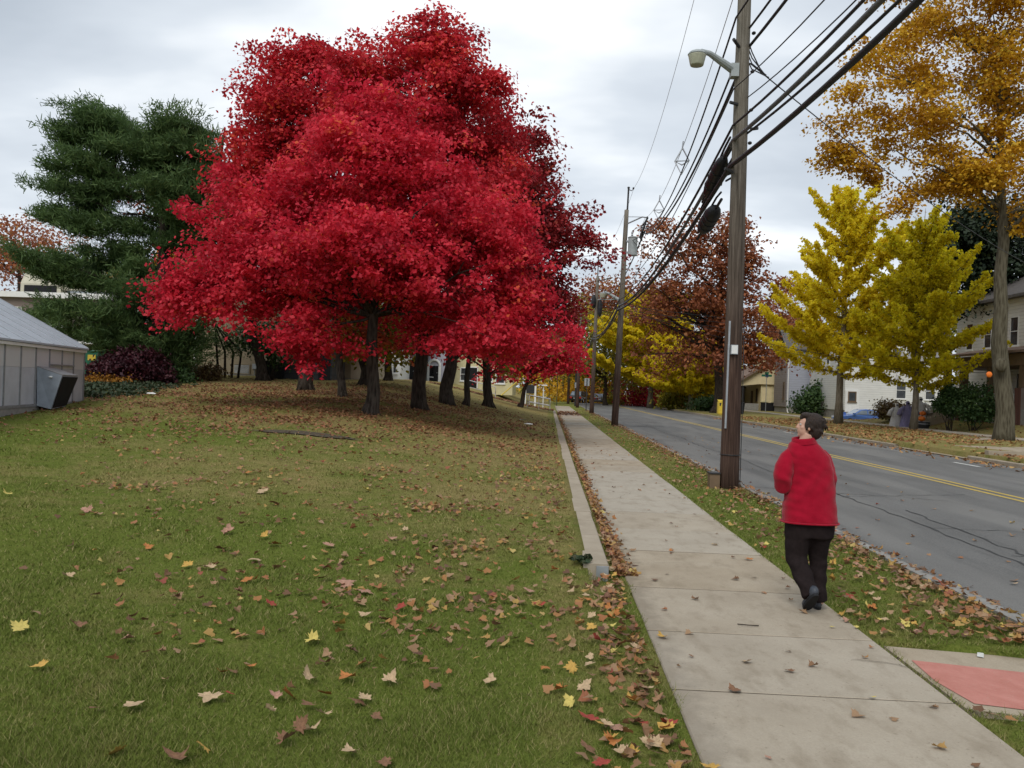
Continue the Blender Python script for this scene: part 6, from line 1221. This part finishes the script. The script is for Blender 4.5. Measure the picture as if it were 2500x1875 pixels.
# jacket
m = MB()
ring_loft(m, [RG(443, 808, 903, .150), RG(444, 806, 880, .150), RG(450, 800, 800, .140), RG(462, 794, 700, .132), RG(484, 786, 610, .126), RG(482, 774, 520, .120), RG(470, 755, 455, .110), RG(474, 722, 410, .096), RG(495, 685, 372, .080), RG(513, 662, 350, .070)], 28, 2.5)
jk = vox(m, .011, 5)
def jf(co):
    x, y, z = co[:, 0], co[:, 1], co[:, 2]
    return   .003*np.sin(x*38+z*22+2*np.sin(z*17))*np.sin(z*31+x*9) + .003*np.sin((x-z*.8)*46)*np.exp(-((z-1.02)/.14)**2) + .003*np.sin(z*90+x*14)*np.exp(-((x-base.x+.23)/.09)**2)
jko = finish(jk, 'jacket', M['jacket'], per, jf)
m = MB(); limbs(m, [(Z6(515, 425), .052), (Z6(482, 462, -.0), .066), (Z6(453, 535, -.02), .077), (Z6(443, 610, -.04), .074), (Z6(445, 652, -.025), .068), (Z6(470, 660, .10), .060), (Z6(510, 652, .215), .050)], 16)
finish(vox(m, .010, 3), 'sleeve', M['jacket'], jko, lambda co: .0035*np.sin(co[:, 2]*62+co[:, 0]*40)*np.exp(-((co[:, 2]-1.06)/.07)**2))
m = MB(); limbs(m, [(Z6(690, 432), .052), (Z6(718, 470, .01), .064), (Z6(744, 550, 0), .064), (Z6(757, 620, -.01), .062), (Z6(752, 655, .02), .060), (Z6(722, 655, .14), .054), (Z6(686, 642, .225), .048)], 16)
finish(vox(m, .010, 3), 'sleeve', M['jacket'], jko, lambda co: .003*np.sin(co[:, 2]*62+co[:, 0]*40)*np.exp(-((co[:, 2]-1.06)/.07)**2))
m = MB(); n = 28; vs = []
ct, cb = Z6(582, 326, -.01), Z6(588, 366, 0)
prof = [(cb, .104, .088), (cb*.5+ct*.5, .093, .080), (ct, .088, .078), (ct+Vector((0, 0, -.004)), .078, .068), (cb*.6+ct*.4, .078, .068)]
for c, a, d_ in prof:
    for k in range(n): t = 2*math.pi*k/n; vs.append((c[0]+a*math.cos(t), c[1]+d_*math.sin(t), c[2]+.012*math.sin(t+1)))
m.add(vs, [(i*n+k, i*n+(k+1) % n, (i+1)*n+(k+1) % n, (i+1)*n+k) for i in range(4) for k in range(n)]); m.build('collar', M['jacket'], per, smooth=True, normals=True)
c0 = Z6(625, 893, 0); m = MB(); q = [(c0.x+.222*math.copysign(abs(math.cos(t))**.8, math.cos(t)), c0.y+.151*math.copysign(abs(math.sin(t))**.8, math.sin(t)), c0.z-.004) for t in np.linspace(0, 2*math.pi, 41)]; m.tube(q, .0075, 6); m.build('hem', M['jacket'], per, smooth=True)
# trousers
m = MB(); ring_loft(m, [RG(462, 782, 860, .115), RG(460, 785, 930, .125), RG(458, 780, 1000, .122)], 26, 2.6)
limbs(m, [(Z6(555, 960, 0), .112), (Z6(540, 1060, -.01), .094), (Z6(536, 1140, -.02), .080), (Z6(568, 1230, -.08), .071), (Z6(612, 1330, -.16), .066), (Z6(638, 1392, -.20), .069), (Z6(641, 1400, -.205), .064)], 18)
limbs(m, [(Z6(690, 960, 0), .112), (Z6(684, 1060, .02), .086), (Z6(680, 1150, .03), .069), (Z6(684, 1260, .01), .063), (Z6(691, 1380, -.02), .060), (Z6(693, 1430, -.02), .066)], 18)
tr_ = vox(m, .010, 4)
finish(tr_, 'trousers', M['trousers'], per, lambda co: .005*np.sin(co[:, 2]*55+co[:, 0]*25)*np.exp(-((co[:, 2]-.28)/.16)**2)+.004*np.sin(co[:, 0]*40+co[:, 2]*14))
# shoes
def shoe(heel, toe, roll, name='shoe'):
    heel, toe = Vector(heel), Vector(toe); d = (toe-heel); L_ = d.length; d.normalize(); sd_ = d.cross(Vector((0, 0, 1))).normalized(); u_ = sd_.cross(d).normalized(); Q = Matrix((d, sd_, u_)).transposed()
    P = lambda a, s_, c: heel+d*a*L_+sd_*s_+u_*c
    m = MB(); m.ell(P(.16, 0, .045), (.058, .036, .048), 14, 10, M=Q); m.ell(P(.45, .0, .040), (.095, .040, .040), 14, 10, M=Q); m.ell(P(.76, .004, .034), (.078, .046, .033), 14, 10, M=Q); m.ell(P(.26, 0, .075), (.05, .034, .04), 12, 8, M=Q)
    s = finish(vox(m, .007, 2), name, M['shoe'], per)
    m = MB(); n = 20; out_ = []
    for k in range(n):
        t = 2*math.pi*k/n; a = .5-.52*math.cos(t); w_ = (.036+.014*max(0, a-.3))*abs(math.sin(t))**.7*(1 if math.sin(t) > 0 else -1); out_.append((a, w_))
    m.add([P(a, w_, -.004) for a, w_ in out_]+[P(a, w_*1.04, .016) for a, w_ in out_], [tuple(range(n))[::-1], tuple(range(n, 2*n))]+[(k, (k+1) % n, n+(k+1) % n, n+k) for k in range(n)]); m.build('sole', M['sole'], s, normals=True)
hr = Z6(684, 1500, -.05); hr.z = .026; shoe((hr.x, hr.y, .022), (hr.x+.03, hr.y+.24, .022), 0)
tl = Z6(600, 1530, -.10); tl.z = .03; hl = Z6(672, 1392, -.30); shoe(hl, (tl.x, tl.y+.0, .026), 0)

# ------------------------------------------------------------------ grass blades (near lawn and verge)
r = np.random.default_rng(77)
def in_view(X, Y, Z=0.0, pad=40):
    d = -X*math.sin(AL)+Y*math.cos(AL); xc = X*math.cos(AL)+Y*math.sin(AL); x = xc/np.maximum(d, .1)*FPX; y = VY+(EYE-Z)/np.maximum(d, .1)*FPX
    u = 512+x*CR-y*SR; v = 384+x*SR+y*CR; return (d > 1.5) & (u > -pad) & (u < 1024+pad) & (v < 768+2.2*pad), u, v, d
def scatter(n, x0, x1, y0, y1, pw=2.0):        # more points nearer the camera
    q = r.random(n); Y = (y0**(1-pw)+(y1**(1-pw)-y0**(1-pw))*q)**(1/(1-pw)); X = r.uniform(x0, x1, n)*np.ones(n); return X, Y
def lawn_points(n):
    q = r.random(n); y0, y1 = 3.3, 26.0; pw = 2.1; Y = (y0**(1-pw)+(y1**(1-pw)-y0**(1-pw))*q)**(1/(1-pw)); xl = -.66*Y-.5; X = xl+(.80-xl)*r.random(n); return X, Y
X1, Y1 = lawn_points(380000); k = ~((X1 > .36) & (Y1 > 7.85)) & ~(X1 > .76+.035*np.sin(Y1*7)); X1, Y1 = X1[k], Y1[k]
q = r.random(60000); Y2 = (6.0**-1+(30.0**-1-6.0**-1)*q)**-1; X2 = r.uniform(2.30, 3.66, len(Y2)); k = (Y2 > 6.08+.05*np.sin(X2*9)); X2, Y2 = X2[k], Y2[k]
X3, Y3 = r.uniform(2.34, 3.6, 9000), r.uniform(3.6, 4.85, 9000); X4 = r.uniform(2.30, 2.40, 1600); Y4 = r.uniform(4.2, 6.1, 1600)
X5 = r.uniform(.60, .80, 5000); Y5 = 7.9+22*r.random(5000)**2
bx = np.concatenate([X1, X2, X3, X4, X5]); by = np.concatenate([Y1, Y2, Y3, Y4, Y5])
clump = np.sin(bx*3.1+1.7*np.sin(by*2.3))*np.sin(by*2.7+bx*.8); keep = r.random(len(bx)) < .80+.25*clump; bx, by = bx[keep], by[keep]
bz = H(bx, by); iv, _, _, bd_ = in_view(bx, by, bz); bx, by, bz, bd_ = bx[iv], by[iv], bz[iv], bd_[iv]
n = len(bx); h_ = (.015+.022*r.random(n)**1.5)*(1+.5*np.clip(clump[keep][iv], 0, 1)); h_[r.random(n) < .02] *= 1.7; w_ = .0019*np.clip(bd_/3.6, 1, 6)*(.7+.6*r.random(n)); a = r.uniform(0, 2*np.pi, n); ln = h_*(.35+.9*r.random(n)); la2 = r.uniform(0, 2*np.pi, n)
Bp = np.stack([bx, by, bz-.006], 1); sv_ = np.stack([np.cos(a), np.sin(a), 0*a], 1)*w_[:, None]; tip = Bp+np.stack([np.cos(la2)*ln, np.sin(la2)*ln, h_], 1)
V = np.stack([Bp-sv_, Bp+sv_, tip], 1).reshape(-1, 3)
tag(np_mesh('grass', V, 3, M['blades'], None, {'rnd': r.random(n), 'dry': dryness(bx, by)+.5}), 'short green and straw coloured grass of the lawn and verge', 'grass', None, 'stuff')

# ------------------------------------------------------------------ fallen leaves
LC = {'tan': [(.42, .30, .18), .25], 'brown': [(.19, .10, .055), .35], 'gold': [(.46, .28, .07), .25], 'yellow': [(.52, .42, .12), .2], 'orange': [(.38, .15, .045), .3], 'red': [(.28, .05, .035), .3], 'pink': [(.36, .20, .14), .3]}
LM = {c: vary('fallen_leaf_'+c, v_[0], v_[1], 3.5, .75, .2, obj=True) for c, v_ in LC.items()}
LM['mix'] = leaf_mat('fallen_leaf_mixed', [(0, (.12, .06, .033)), (.25, (.22, .12, .06)), (.5, (.36, .23, .13)), (.68, (.32, .13, .05)), (.82, (.42, .27, .08)), (.92, (.26, .06, .045)), (1, (.50, .39, .13))], .15)
LM['mixred'] = leaf_mat('fallen_leaf_russet', [(0, (.12, .055, .03)), (.4, (.23, .115, .055)), (.7, (.35, .20, .10)), (.9, (.28, .08, .045)), (1, (.42, .28, .11))], .15)
LM['mixorange'] = leaf_mat('fallen_leaf_orange_brown', [(0, (.17, .075, .032)), (.4, (.30, .14, .055)), (.75, (.42, .22, .09)), (1, (.48, .32, .12))], .15)
def leaf_outline(seed):
    rr = random.Random(seed); tips = [(-90, .28), (-62, .52), (-38, .50), (-14, .86), (8, .62), (28, .72), (44, .58), (66, .80), (90, 1.0)]
    pts = []
    half = [(-80, .20), (-55, .58), (-42, .50), (-25, .72), (-8, .60), (5, .92), (22, .68), (34, .76), (52, .54), (66, .74), (78, .74), (90, 1.02)]
    for a, q in half: pts.append((a, q*rr.uniform(.88, 1.1)))
    P = [(math.cos(R_(a))*q, math.sin(R_(a))*q) for a, q in pts]
    return P + [(-x*rr.uniform(.9, 1.08), y) for x, y in P[::-1][1:]]
def leaf_geo(seed, curl):
    rr = random.Random(seed); o = leaf_outline(seed); ax = rr.uniform(0, math.pi); ph = rr.uniform(0, 6)
    z = lambda x, y: curl*((x*math.cos(ax)+y*math.sin(ax))**2*.75+.12*math.sin(3*math.atan2(y, x)+ph)*(x*x+y*y)) + .05*abs(x)
    mid = [(x*.5, y*.5) for x, y in o]; vs = [(0, 0, z(0, 0))]+[(x, y, z(x, y)) for x, y in mid]+[(x, y, z(x, y)) for x, y in o]; n = len(o)
    fs = [(0, 1+k, 1+(k+1) % n) for k in range(n)]+[(1+k, 1+n+k, 1+n+(k+1) % n, 1+(k+1) % n) for k in range(n)]
    b_ = len(vs); vs += [(-.02, -.1, .02), (.02, -.1, .02), (.03, -.62, .10+.25*curl), (.0, -.62, .10+.25*curl)]; fs.append((b_, b_+1, b_+2, b_+3)); return vs, fs
lgeo = [leaf_geo(s, c) for s, c in zip(range(10), (.15, .3, .5, .8, 1.1, 1.4, -.5, .6, 1.3, .4))]
lmesh = {}
def leaf_me(c, k):
    if (c, k) not in lmesh:
        me = bpy.data.meshes.new('leaf_'+c); me.from_pydata(lgeo[k][0], [], lgeo[k][1]); me.materials.append(LM[c]); me.update(); lmesh[(c, k)] = me
    return lmesh[(c, k)]
cname = {'tan': 'pale tan', 'brown': 'dark brown', 'gold': 'golden', 'yellow': 'yellow', 'orange': 'orange', 'red': 'red', 'pink': 'pinkish tan'}
def zone_of(x, y):
    if x < .40: return 'lawn', 'on the lawn'
    if x < .78: return 'walledge', 'piled along the left edge of the sidewalk'
    if x < 2.33: return 'walk', 'on the sidewalk slabs'
    if y < 4.86 or y > 6.1 or x > 3.85: return ('verge', 'on the kerbside verge') if x < 3.8 else ('road', 'on the road')
    return 'ramp', 'on the red ramp'
nind = 0
def put_leaf(x, y, c, size, seed):
    rr = random.Random(seed); k = rr.randrange(10); o = bpy.data.objects.new('fallen_leaf', leaf_me(c, k)); COL.objects.link(o)
    zn, zt_ = zone_of(x, y); z = {'lawn': Hs(x, y)+.035, 'walledge': .035, 'walk': .024, 'verge': Hs(x, y)+.035, 'road': road_z(x)+.012, 'ramp': -.02}[zn] if zn != 'ramp' else fz(x)+.012
    o.location = (x, y, z); size *= .76; o.scale = (size, size, size); t_ = .28 if zn in ('lawn', 'verge', 'walledge') else .1
    if t_ < .2: o.location.z += .004
    o.rotation_euler = (rr.gauss(0, t_), rr.gauss(0, t_), rr.uniform(0, 6.28))
    tag(o, cname[c]+' fallen maple leaf lying '+zt_, 'leaf', cname[c]+' leaves '+zt_)
def F2(x, y): return (x*.5274*.4096, (1000+y*.5274)*.4096)
def gpt(u, v, z=.03):
    x, y = un(u, v); d = (EYE-z)*FPX/(y-VY); p = W(u, v, d); return p.x, p.y
expl = [(95, 1050, 'yellow', .115), (905, 1000, 'yellow', .06), (1440, 1078, 'yellow', .10), (1575, 1010, 'gold', .09), (180, 1232, 'gold', .085), (600, 1088, 'pink', .09), (680, 655, 'orange', .10), (868, 725, 'gold', .09), (1215, 637, 'gold', .10), (1180, 712, 'tan', .11), (310, 787, 'tan', .085), (975, 1345, 'tan', .105), (605, 1407, 'tan', .09), (1345, 1330, 'orange', .10), (1430, 1250, 'tan', .085), (1155, 1200, 'orange', .065), (1022, 1230, 'orange', .065), (945, 1585, 'gold', .075), (835, 1640, 'brown', .10), (545, 1620, 'gold', .09), (1505, 1320, 'orange', .075), (1435, 1370, 'brown', .085), (1250, 912, 'red', .075), (32, 472, 'yellow', .11), (1495, 1412, 'tan', .075), (1312, 1540, 'brown', .09), (1615, 1245, 'orange', .10), (1265, 492, 'pink', .13), (1145, 800, 'orange', .085), (1172, 800, 'orange', .08), (1385, 1475, 'brown', .08), (1625, 1590, 'tan', .075), (1400, 862, 'brown', .11), (1590, 820, 'pink', .15), (1680, 855, 'pink', .13), (1692, 972, 'tan', .09), (1765, 990, 'brown', .08), (1195, 1052, 'brown', .07), (350, 1030, 'brown', .09), (1270, 1335, 'pink', .06), (1520, 665, 'pink', .10), (1800, 1265, 'tan', .08), (1690, 1345, 'tan', .075), (1500, 795, 'brown', .09), (1110, 855, 'brown', .08), (1690, 440, 'yellow', .12), (1425, 335, 'orange', .13), (1140, 380, 'orange', .11), (1215, 450, 'tan', .14), (400, 525, 'pink', .11), (1030, 670, 'brown', .13), (1060, 615, 'pink', .12), (1270, 660, 'orange', .10), (970, 735, 'tan', .09), (1800, 640, 'pink', .11), (1870, 610, 'tan', .11), (1850, 935, 'red', .09), (1060, 1330, 'red', .05), (1650, 1350, 'brown', .09), (440, 1425, 'brown', .065), (1735, 1425, 'brown', .06), (1790, 1640, 'brown', .07), (1430, 1490, 'tan', .08), (1245, 1400, 'tan', .06)]
pl = []
for x, y, c, s in expl: gx, gy = gpt(*F2(x, y)); pl.append((gx, gy, c, s))
def F7(x, y): return ((1300+x*.5425)*.4096, (1300+y*.5425)*.4096)
expl7 = [(590, 467, 'gold', .075), (960, 578, 'tan', .075), (1155, 620, 'brown', .06), (905, 708, 'brown', .075), (1528, 737, 'yellow', .035), (715, 553, 'brown', .035), (972, 118, 'orange', .08), (622, 82, 'orange', .06), (1145, 245, 'brown', .05), (610, 862, 'red', .075), (175, 780, 'yellow', .07), (1470, 207, 'tan', .08), (1830, 410, 'orange', .065), (1580, 395, 'tan', .06), (1410, 395, 'pink', .07), (1385, 368, 'gold', .06), (2110, 418, 'yellow', .045), (1350, 422, 'yellow', .035), (1463, 425, 'yellow', .04), (1720, 487, 'gold', .045), (2165, 630, 'brown', .075), (185, 262, 'tan', .09), (130, 160, 'yellow', .06), (330, 300, 'pink', .09), (240, 310, 'orange', .08), (250, 855, 'red', .09), (320, 885, 'gold', .08), (355, 965, 'orange', .09), (510, 705, 'tan', .09), (455, 762, 'gold', .08), (400, 625, 'orange', .08), (130, 720, 'orange', .07), (60, 625, 'orange', .06), (30, 335, 'red', .08), (800, 1052, 'gold', .07), (1060, 1010, 'pink', .03), (1510, 270, 'tan', .08), (1550, 300, 'tan', .07), (2030, 245, 'brown', .06), (2170, 182, 'tan', .06), (2080, 10+240, 'brown', .08)]
for x, y, c, s in expl7: gx, gy = gpt(*F7(x, y)); pl.append((gx, gy, c, s))
# random leaves by zone
cl_ = ['tan', 'brown', 'gold', 'orange', 'pink', 'red', 'yellow']; cw = np.array([.30, .25, .10, .13, .13, .05, .04])
def add_rand(X, Y, lo=.045, hi=.085): return [(x, y, cl_[r.choice(7, p=cw/cw.sum())], r.uniform(lo, hi)) for x, y in zip(X, Y)]
q = []
Y = 3.5+6.5*r.random(90)**1.0; X = .66-np.abs(r.normal(0, .24, 90)); X = np.where(Y > 7.8, .70+r.normal(0, .04, 90), X); q += add_rand(X, Y, .05, .085)
Y = 6.2+7*r.random(110)**1.3; X = r.uniform(2.4, 3.75, 110); q += add_rand(X, Y, .045, .075)
Y = 3.6+9*r.random(70)**1.4; X = .3-np.abs(r.normal(0, 1.5, 70)); q += add_rand(X, Y, .04, .08)
pl += q; pl = [p for p in pl if p[1] > 3.0][:298]
for i, (x, y, c, s) in enumerate(pl): put_leaf(x, y, c, s, 500+i)
def mass(name, X, Y, Z, s0, s1, mat, lab, tilt=.35, curl=True):
    Nn = len(X); s = r.uniform(s0, s1, Nn); a = r.uniform(0, 6.283, Nn); nrm = np.stack([r.normal(0, tilt, Nn), r.normal(0, tilt, Nn), np.ones(Nn)], 1); nrm /= np.linalg.norm(nrm, axis=1)[:, None]
    t = np.stack([np.cos(a), np.sin(a), 0*a], 1); t -= nrm*(t*nrm).sum(1)[:, None]; t /= np.linalg.norm(t, axis=1)[:, None]; bq = np.cross(nrm, t); V = []; P = np.stack([X, Y, Z], 1)
    cu = r.uniform(-.3, 1.3, Nn); O = leaf_outline(3); sel = [0, 1, 3, 4, 5, 6, 9, 11, 13, 16, 17, 18, 19, 21]; n = len(sel); A = r.integers(0, 3, Nn)
    ring = [P+(t*O[i][1]+bq*O[i][0])*s[:, None]+nrm*(cu*s*(O[i][0]**2*.8+.15*O[i][1]*O[i][0]))[:, None] for i in sel]
    tri = []
    for k in range(n): tri += [P, ring[(k+1) % n], ring[k]]
    V = np.stack(tri, 1).reshape(-1, 3); rv = np.repeat(r.random(Nn), n)
    return tag(np_mesh(name, V, 3, LM[mat], None, {'rnd': rv}), lab, 'leaves', None, 'stuff')
# along the wall
n = 2300; Y = 7.9+50*r.random(n)**2.2; X = .69+np.abs(r.normal(0, .075, n))*np.where(Y > 25, 1.4, 1.0); Z = .02+.06*np.exp(-((X-.66)/.07)**2)*r.random(n)
X0 = .70-np.abs(r.normal(0, .2, 260)); Y0_ = 3.6+4.2*r.random(260); X = np.concatenate([X, X0]); Y = np.concatenate([Y, Y0_]); Z = np.concatenate([Z, H(X0, Y0_)+.02+.03*r.random(260)])
mass('fallen_leaves', X, Y, Z, .025, .055, 'mix', 'brown leaves drifted along the wall and sidewalk edge', .5)
# verge and gutter
n = 3700; Y = 6.2+70*r.random(n)**1.5; X = np.where(r.random(n) < .55, 3.62-np.abs(r.normal(0, .28, n)), r.uniform(2.36, 3.7, n)); gx = r.normal(3.86, .13, 1500); gy = 6.3+45*r.random(1500)**1.6
Z = H(X, Y)+.035+.02*r.random(n); X = np.concatenate([X, gx]); Y = np.concatenate([Y, gy]); Z = np.concatenate([Z, np.array([road_z(x)+.012 if x > 3.8 else .035 for x in gx])])
mass('fallen_leaves', X, Y, Z, .022, .055, 'mix', 'brown and tan leaves scattered over the kerbside verge', .4)
X = r.uniform(2.36, 3.6, 160); Y = r.uniform(3.5, 4.8, 160); mass('fallen_leaves', X, Y, H(X, Y)+.03, .03, .06, 'mix', 'leaves on the scrap of verge at the corner', .4)
# lawn, thicker under the maples
n = 2600; Y = 4.5+17*r.random(n)**.75; cI = r.integers(0, 70, n); cY = 5+13*r.random(70)**.9; cX = .1-cY*.55*r.random(70)**1.3; X = np.where(r.random(n) < .35, .3-np.abs(r.normal(0, .9, n)), -Y*.62+(Y*.62+.3)*r.random(n)**.75); inC = r.random(n) < .42; X = np.where(inC, np.minimum(cX[cI]+r.normal(0, .24, n), .3), X); Y = np.where(inC, cY[cI]+r.normal(0, .22, n), Y)
mass('fallen_leaves', X, Y, H(X, Y)+.03, .022, .055, 'mix', 'leaves sprinkled over the open lawn', .4)
n = 85000; X = r.uniform(-17, .3, n); Y = r.uniform(15, 52, n); den = np.exp(-((Y-31)/9.5)**2)*np.exp(-((X+7)/6.5)**2)+.45*np.exp(-((X+12)/4)**2-((Y-34)/7)**2)+.35*np.exp(-((Y-22)/4)**2)*np.exp(-((X+5)/4.5)**2); k = r.random(n) < den*(.55+.45*np.sin(X*1.7+Y*.6)*np.sin(Y*1.1-X*.5)); X, Y = X[k], Y[k]; mass('fallen_leaves', X, Y, H(X, Y)+.03, .035, .07, 'mixred', 'russet leaf litter thick under the red maples', .35)
n = 2200; t_ = r.random(n); X = .5-9.5*t_; Y = 66.3+r.normal(0, .9, n); mass('fallen_leaves', X, Y, H(X, Y)+.06, .07, .13, 'mixred', 'red leaves covering the path and the steps', .3)
n = 700; X = r.uniform(.75, 2.3, n); Y = 58+12*r.random(n); k = r.random(n) < np.exp(-((Y-63)/5)**2); mass('fallen_leaves', X[k], Y[k], np.full(k.sum(), .03), .06, .12, 'mixred', 'red leaves lying across the far sidewalk', .2)
# far side
n = 9000; X = r.uniform(11.6, 22, n); Y = 18+52*r.random(n)**1.2; den = np.where(X < 14, np.exp(-((X-13.9)/.8)**2), .55+.35*np.exp(-((X-15)/2)**2)); den = np.where((Y > 29.2) & (Y < 34.8) & (X > 13.9), den*.16, den); k = r.random(n) < den; X, Y = X[k], Y[k]; Z = np.where(X < 13.9, np.array([road_z(x)+.015 for x in X]), np.maximum(H(X, Y), .05)+.035)
mass('fallen_leaves', X, Y, Z, .05, .11, 'mixorange', 'orange brown leaves thick on the far verge and gutter', .4)
n = 2600; X = r.uniform(23.6, 30, n); Y = r.uniform(36, 75, n); k = r.random(n) < .5; mass('fallen_leaves', X[k], Y[k], H(X[k], Y[k])+.03, .05, .10, 'mixorange', 'leaves on the far front lawns', .35)
n = 90; X = r.uniform(.8, 2.3, n); Y = 4+26*r.random(n)**1.2; mass('fallen_leaves', X, Y, np.full(n, .026), .02, .055, 'mix', 'few small leaves on the sidewalk slabs', .15)
n = 120; X = r.uniform(3.9, 7, n)**1.0; Y = 7+30*r.random(n); mass('fallen_leaves', X, Y, np.array([road_z(x)+.012 for x in X]), .03, .06, 'mix', 'few leaves blown on to the road', .2)
# twig and low weed
p = gpt(*F7(970, 415)); o = MB().tube([(p[0]-.07, p[1]+.03, .024), (p[0], p[1]-.01, .03), (p[0]+.08, p[1]+.02, .022)], .004, 5).build('twig', M['bark_dark']); tag(o, 'thin curved twig on the sidewalk slab near the woman', 'twig')
p = gpt(*F7(210, 165)); w = thing('weed', 'dark broad leaved weed at the near end of the wall', 'weed', (p[0], p[1], Hs(*p))); C = np.stack([p[0]+r.normal(0, .045, 26), p[1]+r.normal(0, .05, 26), Hs(*p)+.05+.02*r.random(26)], 1); V, rn = leaves(C, 3, .015, .055, 900, 0, .4, .9); np_mesh('foliage', V, 4, M['ivy'], w, {'rnd': rn})
